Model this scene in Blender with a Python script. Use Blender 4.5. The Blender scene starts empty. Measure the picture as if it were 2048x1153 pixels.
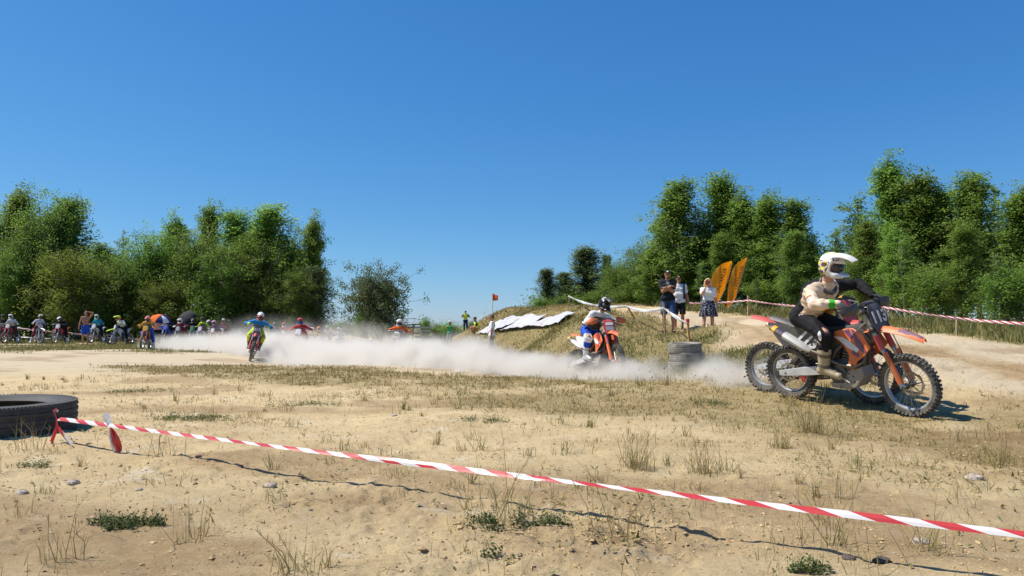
import bpy, math, random
import numpy as np
from mathutils import Vector, Matrix

# ------------------------------------------------------------------ camera, sky, sun, exposure
SC = bpy.context.scene
COL = SC.collection
F_PX, W_PX, H_PX, PITCH, CAM_Z = 1462.0, 2048.0, 1153.0, math.atan(78.5 / 1462.0), 1.0
cam_data = bpy.data.cameras.new("camera")
cam_data.sensor_width = 36.0
cam_data.lens = 36.0 * F_PX / W_PX
cam_data.clip_start = 0.05
cam_data.clip_end = 6000.0
cam = bpy.data.objects.new("camera", cam_data)
COL.objects.link(cam)
cam.location = (0, 0, CAM_Z)
cam.rotation_euler = (math.pi / 2 + PITCH, 0, 0)
SC.camera = cam

SUN_EL, SUN_H = math.radians(56), (-0.985, 0.12)          # height of the sun, and the compass direction TO the sun
world = bpy.data.worlds.new("World")
SC.world = world
world.use_nodes = True
wn = world.node_tree.nodes
bg = wn["Background"]
sky = wn.new("ShaderNodeTexSky")
sky.sky_type = 'NISHITA'
sky.sun_disc = False
sky.sun_elevation = SUN_EL
sky.sun_rotation = math.atan2(SUN_H[0], SUN_H[1])
sky.altitude = 600
sky.air_density = 1.0
sky.dust_density = 0.25
sky.ozone_density = 4.5
# the phone's deep, saturated rendering of a clear sky: one even contrast curve and white balance over the whole dome
SKY_K = 0.1
_wl = world.node_tree.links
_sp = wn.new("ShaderNodeSeparateColor")
_cb = wn.new("ShaderNodeCombineColor")
_wl.new(sky.outputs[0], _sp.inputs[0])
for _i, (_p, _k) in enumerate([(1.28, 0.53), (0.86, 0.565), (0.60, 0.685)]):
    _m1 = wn.new("ShaderNodeMath"); _m1.operation = 'MULTIPLY'; _m1.inputs[1].default_value = 0.1065
    _m2 = wn.new("ShaderNodeMath"); _m2.operation = 'POWER'; _m2.inputs[1].default_value = _p
    _m3 = wn.new("ShaderNodeMath"); _m3.operation = 'MULTIPLY'; _m3.inputs[1].default_value = _k / SKY_K
    _wl.new(_sp.outputs[_i], _m1.inputs[0]); _wl.new(_m1.outputs[0], _m2.inputs[0]); _wl.new(_m2.outputs[0], _m3.inputs[0])
    _wl.new(_m3.outputs[0], _cb.inputs[_i])
_wl.new(_cb.outputs[0], bg.inputs[0])
bg.inputs[1].default_value = SKY_K

sun_data = bpy.data.lights.new("sun", 'SUN')
sun_data.energy = 4.6
sun_data.angle = math.radians(0.53)
sun_data.color = (1.0, 0.945, 0.86)
sun = bpy.data.objects.new("sun", sun_data)
COL.objects.link(sun)
_to = Vector((SUN_H[0] * math.cos(SUN_EL), SUN_H[1] * math.cos(SUN_EL), math.sin(SUN_EL)))
sun.rotation_euler = _to.to_track_quat('Z', 'Y').to_euler()
sun.location = (0, 0, 40)

SC.view_settings.view_transform = 'Standard'
SC.view_settings.look = 'None'
SC.view_settings.exposure = 0.50
SC.view_settings.gamma = 1.0
SC.view_settings.use_curve_mapping = False
SC.cycles.volume_bounces = 3
SC.cycles.volume_step_rate = 0.12
SC.cycles.volume_max_steps = 512
SC.cycles.max_bounces = 8
SC.cycles.transparent_max_bounces = 12

# ------------------------------------------------------------------ maths helpers
RNG = np.random.default_rng(7)
_c, _s = math.cos(PITCH), math.sin(PITCH)


def P(px, py, Y):
    """World point seen at photo pixel (px, py) at distance Y along the ground axis."""
    u, v = (px - W_PX / 2) / F_PX, (H_PX / 2 - py) / F_PX
    d = np.array([u, _c - v * _s, _s + v * _c])
    t = Y / d[1]
    return np.array([d[0] * t, Y, CAM_Z + d[2] * t])


def X_at(px, Y, py=660):
    return P(px, py, Y)[0]


def lerp(a, b, t):
    return a + (b - a) * t


def sstep(a, b, x):
    t = np.clip((x - a) / (b - a), 0, 1)
    return t * t * (3 - 2 * t)


def vnoise(x, y, seed=0):
    """Value noise in 2D, numpy arrays, range 0..1."""
    xi, yi = np.floor(x).astype(np.int64), np.floor(y).astype(np.int64)
    xf, yf = x - xi, y - yi
    xf, yf = xf * xf * (3 - 2 * xf), yf * yf * (3 - 2 * yf)

    def h(i, j):
        n = (i * 374761393 + j * 668265263 + seed * 1442695041) & 0x7fffffff
        n = ((n ^ (n >> 13)) * 1274126177) & 0x7fffffff
        return ((n ^ (n >> 16)) & 0xffff) / 65535.0
    return lerp(lerp(h(xi, yi), h(xi + 1, yi), xf), lerp(h(xi, yi + 1), h(xi + 1, yi + 1), xf), yf)


def fbm(x, y, octv=4, seed=0, gain=0.5):
    s, a, t = 0.0, 1.0, 0.0
    for o in range(octv):
        s = s + a * vnoise(x * 2 ** o + 17.3 * o, y * 2 ** o - 9.1 * o, seed + o)
        t += a
        a *= gain
    return s / t


def vn(v):
    v = np.asarray(v, float)
    return v / (np.linalg.norm(v) + 1e-12)


def V(*a):
    return np.array(a, float)


# ------------------------------------------------------------------ objects and properties
def tag(o, label=None, cat=None, group=None, kind=None):
    if label:
        o["label"] = label
    if cat:
        o["category"] = cat
    if group:
        o["group"] = group
    if kind:
        o["kind"] = kind
    return o


def empty(name, loc=(0, 0, 0), rz=0.0, label=None, cat=None, group=None):
    o = bpy.data.objects.new(name, None)
    COL.objects.link(o)
    o.empty_display_size = 0.2
    o.location = tuple(float(c) for c in loc)
    o.rotation_euler = (0, 0, rz)
    return tag(o, label, cat, group)


def mesh_np(name, verts, faces_flat, sizes, mats, parent=None, smooth=True, mat_idx=None):
    """Fast mesh from numpy arrays."""
    me = bpy.data.meshes.new(name)
    verts = np.asarray(verts, np.float32)
    faces_flat = np.asarray(faces_flat, np.int32)
    sizes = np.asarray(sizes, np.int32)
    me.vertices.add(len(verts))
    me.vertices.foreach_set("co", verts.ravel())
    me.loops.add(len(faces_flat))
    me.loops.foreach_set("vertex_index", faces_flat)
    me.polygons.add(len(sizes))
    starts = np.zeros(len(sizes), np.int32)
    starts[1:] = np.cumsum(sizes)[:-1]
    me.polygons.foreach_set("loop_start", starts)
    me.polygons.foreach_set("loop_total", sizes)
    if mat_idx is not None:
        me.polygons.foreach_set("material_index", np.asarray(mat_idx, np.int32))
    me.polygons.foreach_set("use_smooth", np.full(len(sizes), smooth, bool))
    me.update(calc_edges=True)
    for m in (mats if isinstance(mats, (list, tuple)) else [mats]):
        me.materials.append(m)
    o = bpy.data.objects.new(name, me)
    COL.objects.link(o)
    if parent is not None:
        o.parent = parent
    return o


def add_attr(o, name, arr, domain='POINT'):
    a = o.data.attributes.new(name, 'FLOAT', domain)
    a.data.foreach_set("value", np.asarray(arr, np.float32))


class MB:
    """Collects shapes into one mesh object."""

    def __init__(self):
        self.v, self.f, self.m = [], [], []

    def add(self, vs, fs, mi=0):
        b = len(self.v)
        self.v.extend([tuple(float(c) for c in p) for p in vs])
        for f in fs:
            self.f.append([b + i for i in f])
            self.m.append(mi)

    def prism(self, poly, y0, y1, bev=0.004, mi=0, bulge=0.0):
        """Polygon in the xz plane given depth along y, with softened rims. poly: list of (x, z) or (x, z, dy)."""
        p = np.array([(q[0], q[1]) for q in poly])
        dy = np.array([q[2] if len(q) > 2 else 0.0 for q in poly])
        c = p.mean(0)
        d = p - c
        L = np.linalg.norm(d, axis=1, keepdims=True)
        ins = c + d * np.clip(1 - bev / np.maximum(L, 1e-6), 0.05, 1)
        n = len(p)
        sg = 1 if y1 > y0 else -1
        rings = [(ins, y0), (p, y0 + sg * bev), (p, y1 - sg * bev), (ins, y1)]
        vs = []
        for q, y in rings:
            vs += [(q[i, 0], y + dy[i], q[i, 1]) for i in range(n)]
        fs = []
        for r in range(3):
            for i in range(n):
                j = (i + 1) % n
                fs.append((r * n + i, r * n + j, (r + 1) * n + j, (r + 1) * n + i))
        if bulge:
            vs.append((c[0], y0 - sg * bulge + dy.mean(), c[1]))
            vs.append((c[0], y1 + sg * bulge + dy.mean(), c[1]))
            a, b = len(vs) - 2, len(vs) - 1
            for i in range(n):
                j = (i + 1) % n
                fs.append((i, j, a))
                fs.append((3 * n + i, 3 * n + j, b))
        else:
            fs.append(tuple(range(n)))
            fs.append(tuple(range(3 * n, 4 * n)))
        self.add(vs, fs, mi)

    def box(self, c, s, mi=0, R=None, bev=0.0):
        hx, hy, hz = s[0] / 2, s[1] / 2, s[2] / 2
        vs = [V(x * hx, y * hy, z * hz) for x in (-1, 1) for y in (-1, 1) for z in (-1, 1)]
        if R is not None:
            vs = [R @ q for q in vs]
        vs = [q + np.asarray(c) for q in vs]
        self.add(vs, [(0, 1, 3, 2), (4, 6, 7, 5), (0, 4, 5, 1), (2, 3, 7, 6), (0, 2, 6, 4), (1, 5, 7, 3)], mi)

    def tube(self, path, r, n=8, mi=0, caps=True, squash=1.0):
        path = [np.asarray(p, float) for p in path]
        m = len(path)
        rs = r if hasattr(r, '__len__') else [r] * m
        t0 = vn(path[1] - path[0])
        up = V(0, 0, 1) if abs(t0[2]) < 0.9 else V(1, 0, 0)
        a = vn(np.cross(up, t0))
        vs = []
        for i in range(m):
            t = vn(path[min(i + 1, m - 1)] - path[max(i - 1, 0)])
            a = vn(a - t * a.dot(t))
            b = np.cross(t, a)
            for k in range(n):
                th = 2 * math.pi * k / n
                vs.append(path[i] + rs[i] * (a * math.cos(th) + b * math.sin(th) * squash))
        fs = []
        for i in range(m - 1):
            for k in range(n):
                l = (k + 1) % n
                fs.append((i * n + k, i * n + l, (i + 1) * n + l, (i + 1) * n + k))
        if caps:
            fs.append(tuple(range(n))[::-1])
            fs.append(tuple(range((m - 1) * n, m * n)))
        self.add(vs, fs, mi)

    def lathe(self, c, prof, seg=32, mi=0, axis='y', closed=False):
        """Profile [(r, h)] spun about an axis through c."""
        c = np.asarray(c, float)
        n = len(prof)
        vs = []
        for k in range(seg):
            th = 2 * math.pi * k / seg
            co, si = math.cos(th), math.sin(th)
            for r, h in prof:
                if axis == 'y':
                    vs.append(c + V(r * co, h, r * si))
                else:
                    vs.append(c + V(r * co, r * si, h))
        fs = []
        for k in range(seg):
            l = (k + 1) % seg
            for i in range(n if closed else n - 1):
                j = (i + 1) % n
                fs.append((k * n + i, l * n + i, l * n + j, k * n + j))
        self.add(vs, fs, mi)

    def grid(self, pts, nu, nv, thick=None, mi=0):
        """pts: nu*nv points; a sheet, with a second skin offset along thick (vector or None)."""
        vs = [np.asarray(p, float) for p in pts]
        fs = []
        for i in range(nu - 1):
            for j in range(nv - 1):
                fs.append((i * nv + j, (i + 1) * nv + j, (i + 1) * nv + j + 1, i * nv + j + 1))
        if thick is not None:
            t = np.asarray(thick, float)
            N = len(vs)
            vs = vs + [p + t for p in vs]
            fs = fs + [tuple(N + k for k in f[::-1]) for f in fs]
            rim = [i * nv for i in range(nu)] + [(nu - 1) * nv + j for j in range(1, nv)] + \
                  [i * nv + nv - 1 for i in range(nu - 2, -1, -1)] + [j for j in range(nv - 2, 0, -1)]
            for k in range(len(rim)):
                a, b = rim[k], rim[(k + 1) % len(rim)]
                fs.append((a, b, N + b, N + a))
        self.add(vs, fs, mi)

    def xf(self, M):
        """Transform everything so far by a 4x4 numpy matrix."""
        a = np.array(self.v)
        a = a @ M[:3, :3].T + M[:3, 3]
        self.v = [tuple(q) for q in a]
        return self

    def build(self, name, mats, parent=None, smooth=True, kind=None, label=None):
        flat = [i for f in self.f for i in f]
        o = mesh_np(name, np.array(self.v), flat, [len(f) for f in self.f], mats, parent, smooth, self.m)
        if smooth:
            try:
                o.data.set_sharp_from_angle(angle=math.radians(38))
            except Exception:
                pass
        if kind:
            o["kind"] = kind
        if label:
            o["label"] = label
        return o


def rot_axis(axis, ang):
    a = vn(axis)
    K = np.array([[0, -a[2], a[1]], [a[2], 0, -a[0]], [-a[1], a[0], 0]])
    return np.eye(3) + math.sin(ang) * K + (1 - math.cos(ang)) * K @ K


def mat4(R, t):
    M = np.eye(4)
    M[:3, :3] = R
    M[:3, 3] = t
    return M


# ------------------------------------------------------------------ materials
MATS = {}


def M(name, rgb, rough=0.55, metal=0.0, var=0.12, scale=9.0, bump=0.0, dust=0.0, dustc=(0.36, 0.29, 0.2), spec=0.5,
      trans=0.0, coat=0.0):
    """A paint, cloth, metal or rubber with grain, uneven tone and, for dusty things, patches of dry dirt."""
    if name in MATS:
        return MATS[name]
    m = bpy.data.materials.new(name)
    m.use_nodes = True
    nt = m.node_tree
    n, l = nt.nodes, nt.links
    b = n["Principled BSDF"]
    b.inputs["Roughness"].default_value = rough
    b.inputs["Metallic"].default_value = metal
    b.inputs["Specular IOR Level"].default_value = spec
    if coat:
        b.inputs["Coat Weight"].default_value = coat
    tc = n.new("ShaderNodeTexCoord")
    no = n.new("ShaderNodeTexNoise")
    no.inputs["Scale"].default_value = scale
    no.inputs["Detail"].default_value = 5
    l.new(tc.outputs["Object"], no.inputs["Vector"])
    mr = n.new("ShaderNodeMapRange")
    mr.inputs[1].default_value, mr.inputs[2].default_value = 0.3, 0.7
    mr.inputs[3].default_value, mr.inputs[4].default_value = 1 - var, 1 + var
    l.new(no.outputs["Fac"], mr.inputs[0])
    mx = n.new("ShaderNodeMix")
    mx.data_type = 'RGBA'
    mx.blend_type = 'MULTIPLY'
    mx.inputs[0].default_value = 1.0
    mx.inputs[6].default_value = (*rgb, 1)
    l.new(mr.outputs[0], mx.inputs[7])
    out = mx.outputs[2]
    if dust:
        n2 = n.new("ShaderNodeTexNoise")
        n2.inputs["Scale"].default_value = scale * 0.7
        n2.inputs["Detail"].default_value = 8
        n2.inputs["Roughness"].default_value = 0.7
        l.new(tc.outputs["Object"], n2.inputs["Vector"])
        r2 = n.new("ShaderNodeMapRange")
        r2.inputs[1].default_value, r2.inputs[2].default_value = 0.38, 0.68
        r2.inputs[3].default_value, r2.inputs[4].default_value = dust * 0.25, min(1, dust * 1.2)
        l.new(n2.outputs["Fac"], r2.inputs[0])
        m2 = n.new("ShaderNodeMix")
        m2.data_type = 'RGBA'
        l.new(r2.outputs[0], m2.inputs[0])
        l.new(out, m2.inputs[6])
        m2.inputs[7].default_value = (*dustc, 1)
        out = m2.outputs[2]
        r3 = n.new("ShaderNodeMix")
        l.new(r2.outputs[0], r3.inputs[0])
        r3.inputs[2].default_value, r3.inputs[3].default_value = rough, 0.9
        l.new(r3.outputs[0], b.inputs["Roughness"])
    l.new(out, b.inputs["Base Color"])
    if bump:
        bp = n.new("ShaderNodeBump")
        bp.inputs["Strength"].default_value = bump
        bp.inputs["Distance"].default_value = 0.01
        n3 = n.new("ShaderNodeTexNoise")
        n3.inputs["Scale"].default_value = scale * 4
        n3.inputs["Detail"].default_value = 4
        l.new(tc.outputs["Object"], n3.inputs["Vector"])
        l.new(n3.outputs["Fac"], bp.inputs["Height"])
        l.new(bp.outputs[0], b.inputs["Normal"])
    if trans:
        t = n.new("ShaderNodeBsdfTranslucent")
        l.new(out, t.inputs[0])
        ms = n.new("ShaderNodeMixShader")
        ms.inputs[0].default_value = trans
        l.new(b.outputs[0], ms.inputs[1])
        l.new(t.outputs[0], ms.inputs[2])
        l.new(ms.outputs[0], n["Material Output"].inputs["Surface"])
    MATS[name] = m
    return m


ORANGE, RED, WHITE, BLACK = (0.75, 0.13, 0.012), (0.55, 0.02, 0.02), (0.78, 0.77, 0.74), (0.012, 0.012, 0.013)


def cloth(name, rgb, **k):
    return M("cloth_" + name, rgb, rough=0.85, var=0.16, scale=14, bump=0.25, spec=0.2, **k)


def plastic(name, rgb, dust=0.22, **k):
    return M("plastic_" + name, rgb, rough=0.45, var=0.08, scale=10, dust=dust, **k)


C_ = {  # clothing and plastic colours
    'white': (0.72, 0.71, 0.70), 'black': (0.014, 0.014, 0.016), 'red': (0.50, 0.03, 0.035), 'orange': (0.72, 0.14, 0.02),
    'yellow': (0.72, 0.42, 0.02), 'lime': (0.55, 0.75, 0.03), 'blue': (0.02, 0.08, 0.45), 'teal': (0.02, 0.30, 0.45),
    'sky': (0.03, 0.22, 0.50), 'grey': (0.30, 0.31, 0.33), 'dark': (0.05, 0.05, 0.055), 'cream': (0.72, 0.55, 0.40), 'green': (0.03, 0.30, 0.10),
    'mint': (0.42, 0.62, 0.50), 'maroon': (0.16, 0.02, 0.03), 'pink': (0.68, 0.36, 0.42), 'purple': (0.10, 0.03, 0.12),
    'lavender': (0.52, 0.50, 0.60), 'navy': (0.02, 0.03, 0.11), 'silver': (0.55, 0.56, 0.58), 'brown': (0.10, 0.06, 0.035),
    'denim': (0.035, 0.075, 0.16), 'khaki': (0.42, 0.35, 0.22), 'mango': (0.62, 0.33, 0.03), 'charcoal': (0.035, 0.035, 0.037),
}


def clo(c):
    return cloth(c, C_[c])


def pla(c, dust=0.22):
    return plastic(c, C_[c], min(dust, 0.12) if c in ("black", "dark") else dust)


SKIN = M("skin", (0.50, 0.27, 0.18), rough=0.55, var=0.08, scale=20)
SKIN_TAN = M("skin_tan", (0.40, 0.19, 0.11), rough=0.55, var=0.08, scale=20)
RUBBER = M("rubber_dusty", (0.022, 0.022, 0.022), rough=0.8, var=0.2, dust=0.36, scale=16, dustc=(0.34, 0.30, 0.24))
RUBBER_D = M("rubber_clean", (0.016, 0.016, 0.017), rough=0.7, var=0.2, dust=0.1)
ALU = M("aluminium", (0.62, 0.62, 0.62), rough=0.38, metal=0.75, dust=0.2)
ALU_D = M("cast_engine_metal", (0.13, 0.125, 0.12), rough=0.5, metal=0.6, dust=0.3)
STEEL = M("steel", (0.45, 0.44, 0.42), rough=0.3, metal=1.0, dust=0.12)
STEELD = M("dark_steel", (0.10, 0.095, 0.09), rough=0.42, metal=0.8, dust=0.25)
FRAME_O = M("frame_paint_orange", (0.62, 0.12, 0.02), rough=0.4, dust=0.3)
BLK = plastic("black", (0.015, 0.015, 0.016), 0.2)
SEATM = M("seat_cover", (0.018, 0.018, 0.02), rough=0.9, dust=0.06, spec=0.15, bump=0.2)
WOOD = M("stake_wood", (0.45, 0.30, 0.16), rough=0.8, var=0.25, scale=20, bump=0.3)
# ------------------------------------------------------------------ terrain: heights through surveyed points
def _ctrl():
    pts = []
    px_pts = [  # photo column, photo row, distance
        (1812, 832, 8.1), (1582, 798, 9.28), (1240, 757, 14.9), (1150, 759, 15.9), (1370, 741, 14.6), (1330, 738, 15.6),
        (2048, 795, 8.6), (1850, 750, 10.3), (1700, 722, 11.8), (1540, 692, 14.0), (1430, 655, 20.0), (1330, 641, 22.5), (1240, 627, 24.5),
        (2048, 697, 12.6), (1770, 662, 16.5), (1497, 633, 22.5), (1330, 622, 25.5), (1250, 620, 26.0),
        (1335, 668, 20.9), (1415, 676, 20.6), (1460, 700, 17.0), (1290, 690, 19.5), (1220, 665, 21.5),
        (985, 629, 40), (1040, 621, 34), (1100, 617, 30), (1180, 617, 27.5), (1100, 622, 34), (1170, 620, 31), (1040, 626, 39), (1110, 632, 39), (960, 642, 44), (940, 655, 50), (931, 662, 60),
        (990, 665, 36), (1060, 660, 29), (1130, 656, 25), (1200, 652, 22.5), (957, 674, 42),
        (955, 702, 34), (1020, 715, 27.5), (1090, 725, 22.5), (1150, 738, 19.0), (1260, 738, 17.2),
        (515, 722, 26),
    ]
    for a in px_pts:
        if a[2]:
            pts.append(P(*a))
    for x, y, z in [
        (0, 3, 0), (-6, 3, 0), (6, 3, 0.0), (0, 6, 0), (-5, 7, 0), (4, 6, 0.0), (-9, 10, 0), (0, 10, 0), (-3, 14, 0), (0, 14, 0), (-8, 16, 0), (8, 5, 0.0),
        (-14, 22, 0), (-4, 20, -0.05), (0, 19, 0), (-24, 37, 0), (-18, 35, 0), (-28, 30, 0), (-16, 42, -0.2), (-15, 45, -0.35), (-9, 32, -0.36), (-4.7, 29.6, -0.36),
        (-2.9, 38, -0.5), (-3.4, 44, -0.6), (-4.2, 52, -0.65), (-6, 70, -0.7), (-2.6, 33, -0.42), (-6.2, 60, -0.45), (-5.0, 60, 0.1), (-11, 46, -0.7), (-3, 40, -0.55), (-3, 48, -0.8), (-8, 60, -0.8), (-1, 27.5, -0.35), (-30, 50, 0.1), (-22, 48, 0),
        (0, 0, 0), (-8, 0, 0), (8, 0, 0.0), (0, -8, 0), (-12, -6, 0), (12, -6, 0), (0, -20, 0), (-25, 0, 0), (25, -5, 0.4),
        (14, 18, 0.95), (20, 20, 1.0), (18, 10, 0.6), (12, 30, 1.2), (6, 33, 1.35), (2.5, 37, 1.3), (20, 35, 1.2), (30, 25, 1.0), (0.5, 46, 1.0), (8, 50, 1.0), (0, 60, 0.2),
        (-40, 45, 0.2), (-40, 20, 0.1), (40, 50, 0.8), (-50, 80, 0), (-20, 80, -0.4), (10, 85, 0), (50, 90, 0.3), (-4, 80, -0.8), (40, 0, 0.6), (-60, 10, 0), (0, 130, -0.8), (60, 140, 0), (-60, 140, 0), (0, -60, 0), (70, 30, 0.8), (-90, 60, 0), (90, 90, 0.3), (-60, -50, 0), (60, -50, 0.3)]:
        pts.append(V(x, y, z))
    return np.array(pts)


_CT = _ctrl()


def _tps_phi(r2):
    return np.where(r2 > 1e-9, 0.5 * r2 * np.log(np.maximum(r2, 1e-9)), 0)


_n = len(_CT)
_d2 = ((_CT[:, None, :2] - _CT[None, :, :2]) ** 2).sum(-1)
_A = np.zeros((_n + 3, _n + 3))
_A[:_n, :_n] = _tps_phi(_d2) + np.eye(_n) * 0.02
_A[:_n, _n] = 1
_A[:_n, _n + 1:] = _CT[:, :2]
_A[_n:, :_n] = _A[:_n, _n:].T
_W = np.linalg.solve(_A, np.concatenate([_CT[:, 2], np.zeros(3)]))


def H0(x, y):
    x, y = np.atleast_1d(np.asarray(x, float)), np.atleast_1d(np.asarray(y, float))
    out = np.zeros(len(x))
    for i in range(0, len(x), 20000):
        s = slice(i, i + 20000)
        d2 = (x[s, None] - _CT[:, 0]) ** 2 + (y[s, None] - _CT[:, 1]) ** 2
        out[s] = _tps_phi(d2) @ _W[:_n] + _W[_n] + _W[_n + 1] * x[s] + _W[_n + 2] * y[s]
    R = np.hypot(x, y)
    return out * (1 - sstep(110, 170, R)) - 0.6 * sstep(110, 170, R)


def H(x, y):
    """Ground height, with lumps and ruts."""
    x, y = np.atleast_1d(np.asarray(x, float)), np.atleast_1d(np.asarray(y, float))
    z = H0(x, y)
    z = z + (fbm(x * 0.9, y * 0.9, 4, 3) - 0.5) * 0.07
    near = 1 - sstep(14, 26, y)
    rough = 0.35 + 0.9 * sstep(0.5, 0.68, fbm(x * 0.7 + 5, y * 0.7, 3, 11))
    z = z + near * (fbm(x * 7, y * 7, 4, 21) - 0.5) * 0.042 * rough
    z = z + near * (1 - np.abs(2 * fbm(x * 13, y * 13, 3, 31) - 1)) * 0.016 * rough
    z = z + near * (fbm(x * 2.0 + y * 0.9, y * 11 - x * 1.3, 4, 23) - 0.5) * 0.028
    z = z - near * 0.016 * sstep(0.62, 0.72, fbm(x * 3.1 + 40, y * 4.2, 3, 27))
    # churned soil under the tape
    ch = np.exp(-(((x - 0.55) / 0.55) ** 2 + ((y - 3.55) / 0.33) ** 2)) + 0.8 * np.exp(-(((x + 0.9) / 0.6) ** 2 + ((y - 4.3) / 0.5) ** 2)) \
        + 0.8 * np.exp(-(((x - 4.3) / 1.3) ** 2 + ((y - 5.7) / 0.5) ** 2))
    z = z + ch * (fbm(x * 16, y * 16, 3, 41) - 0.45) * 0.07
    md = sstep(0.35, 0.9, H0(x, y)) * sstep(12, 17, y)
    z = z + md * (fbm(x * 2.2, y * 2.2, 3, 51) - 0.5) * 0.15
    return z


def Hs(x, y):
    return float(H(x, y)[0])


def on_ground(px, Y, dz=0.0):
    x = X_at(px, Y)
    return V(x, Y, Hs(x, Y) + dz)


def poly_sd(x, y, poly):
    """Signed distance to a polygon (inside positive)."""
    p = np.asarray(poly, float)
    n = len(p)
    dmin = np.full(x.shape, 1e18)
    ins = np.zeros(x.shape, bool)
    for i in range(n):
        a, b = p[i], p[(i + 1) % n]
        e = b - a
        wx, wy = x - a[0], y - a[1]
        t = np.clip((wx * e[0] + wy * e[1]) / (e @ e + 1e-12), 0, 1)
        dmin = np.minimum(dmin, (wx - t * e[0]) ** 2 + (wy - t * e[1]) ** 2)
        c = (a[1] > y) != (b[1] > y)
        ins ^= c & (x < (b[0] - a[0]) * (y - a[1]) / (b[1] - a[1] + 1e-12) + a[0])
    return np.where(ins, 1, -1) * np.sqrt(dmin)


def gp(px, py):
    """World xy of a photo point on the flat part of the ground."""
    Y = CAM_Z * F_PX / (py - 655.0)
    return (X_at(px, Y, py), Y)


def gpl(L):
    return [gp(*q) for q in L]


def pxd(L):
    return [tuple(P(a, b, c)[:2]) for a, b, c in L]


Z_ROAD = pxd([(1235, 621, 25.6), (1330, 623, 25.2), (1497, 634, 22.3), (1640, 648, 19.2), (1770, 664, 16.2), (1900, 680, 14.2), (2048, 699, 12.5), (2300, 735, 10.5),
              (2300, 850, 7.6), (2048, 795, 8.6), (1930, 768, 9.5), (1850, 752, 10.3), (1700, 724, 11.8), (1540, 692, 14.0), (1430, 657, 20.0), (1330, 642, 22.5), (1240, 629, 24.4)])
Z_RUT = pxd([(1240, 624, 25), (1330, 628, 24.2), (1497, 645, 19.5), (1640, 668, 16.3), (1800, 698, 13.2), (2048, 738, 10.6), (2300, 780, 9), (2300, 815, 8.3),
             (2048, 766, 9.6), (1830, 722, 11.8), (1600, 686, 14.5), (1450, 652, 19.6), (1330, 634, 23.3), (1240, 627, 24.6)])
Z_STRAW = gpl([(200, 728), (520, 733), (800, 745), (960, 752), (1120, 752), (1480, 770), (1560, 790), (1950, 825), (2300, 840), (2300, 960), (2048, 950), (1850, 905), (1500, 868), (1250, 840), (960, 818), (640, 775), (330, 757)])
Z_STRAW2 = gpl([(1150, 830), (1900, 850), (2300, 900), (2300, 1010), (1800, 1000), (1450, 975), (1200, 930), (1000, 880)])
Z_LEFTG = [(-45, 60), (-30, 47), (-14, 50), (-13, 40), (-11.5, 33), (-13.5, 29), (-17, 26.5), (-21, 25), (-40, 27), (-60, 40)]
Z_MOUND = [(-9, 72), (2, 66), (3, 38), (6, 30), (3.6, 25.5), (4.3, 24.2), (6.4, 20), (5.6, 14.4), (5.0, 11.9), (3.9, 12.2), (2.9, 13.6),
           (1.2, 17.0), (0.3, 20), (-1.2, 26), (-2.6, 33), (-3.8, 42), (-8, 54)]
Z_EDGE = pxd([(1330, 621, 25.9), (1497, 632, 22.9), (1640, 646, 19.8), (1770, 661, 16.8), (1900, 677, 14.8), (2048, 696, 13), (2300, 730, 11), (2500, 720, 13), (2048, 660, 17), (1770, 640, 20), (1497, 610, 28), (1330, 610, 31)])
Z_BROWN = gpl([(1840, 868), (1990, 862), (2300, 880), (2300, 945), (2048, 930), (1930, 915), (1850, 895)])


def zones(x, y):
    """Masks 0..1 of what covers the ground at each point."""
    w = (fbm(x * 0.8, y * 0.8, 4, 61) - 0.5)
    far = np.clip(y / 14, 0.5, 3)
    e = lambda poly, s, j=1.0: sstep(-s, s, poly_sd(x, y, poly) + w * 2.2 * s * j * 1.6)
    patch = fbm(x * 0.5 + 31, y * 0.5, 4, 71)
    straw = np.maximum(e(Z_STRAW, 0.7), 0.55 * e(Z_STRAW2, 0.5) * sstep(0.42, 0.6, patch))
    straw = straw * (0.45 + 0.55 * sstep(0.36, 0.52, fbm(x * 0.9, y * 0.6, 4, 81)))
    road = e(Z_ROAD, 0.35)
    rut = e(Z_RUT, 0.4) * road
    mound = e(Z_MOUND, 0.6) * (1 - road)
    edge = e(Z_EDGE, 0.5) * (1 - road)
    left = e(Z_LEFTG, 1.2) * sstep(0.33, 0.5, fbm(x * 0.25, y * 0.6, 4, 91))
    R = np.hypot(x, y)
    left = np.maximum(left, np.maximum(sstep(52, 75, R), sstep(16, 26, x) * sstep(0, 10, y)) * (0.5 + 0.5 * sstep(0.35, 0.55, patch)))
    brown = np.maximum.reduce([e(Z_BROWN, 0.5), rut * 0.9,
                               0.65 * np.exp(-(((x - 0.55) / 0.6) ** 2 + ((y - 3.5) / 0.3) ** 2)), 0.6 * np.exp(-(((x + 0.9) / 0.6) ** 2 + ((y - 4.25) / 0.45) ** 2)),
                               0.6 * sstep(0.54, 0.70, fbm(x * 0.6 + 3, y * 0.9, 4, 101))])
    pale = np.maximum(road * (1 - rut), sstep(13, 19, y) * (1 - sstep(0.3, 0.6, H0(x, y))) * (x < 3))
    return dict(straw=straw, road=road, rut=rut, mound=mound, edge=edge, left=left, brown=brown, pale=pale)


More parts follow.
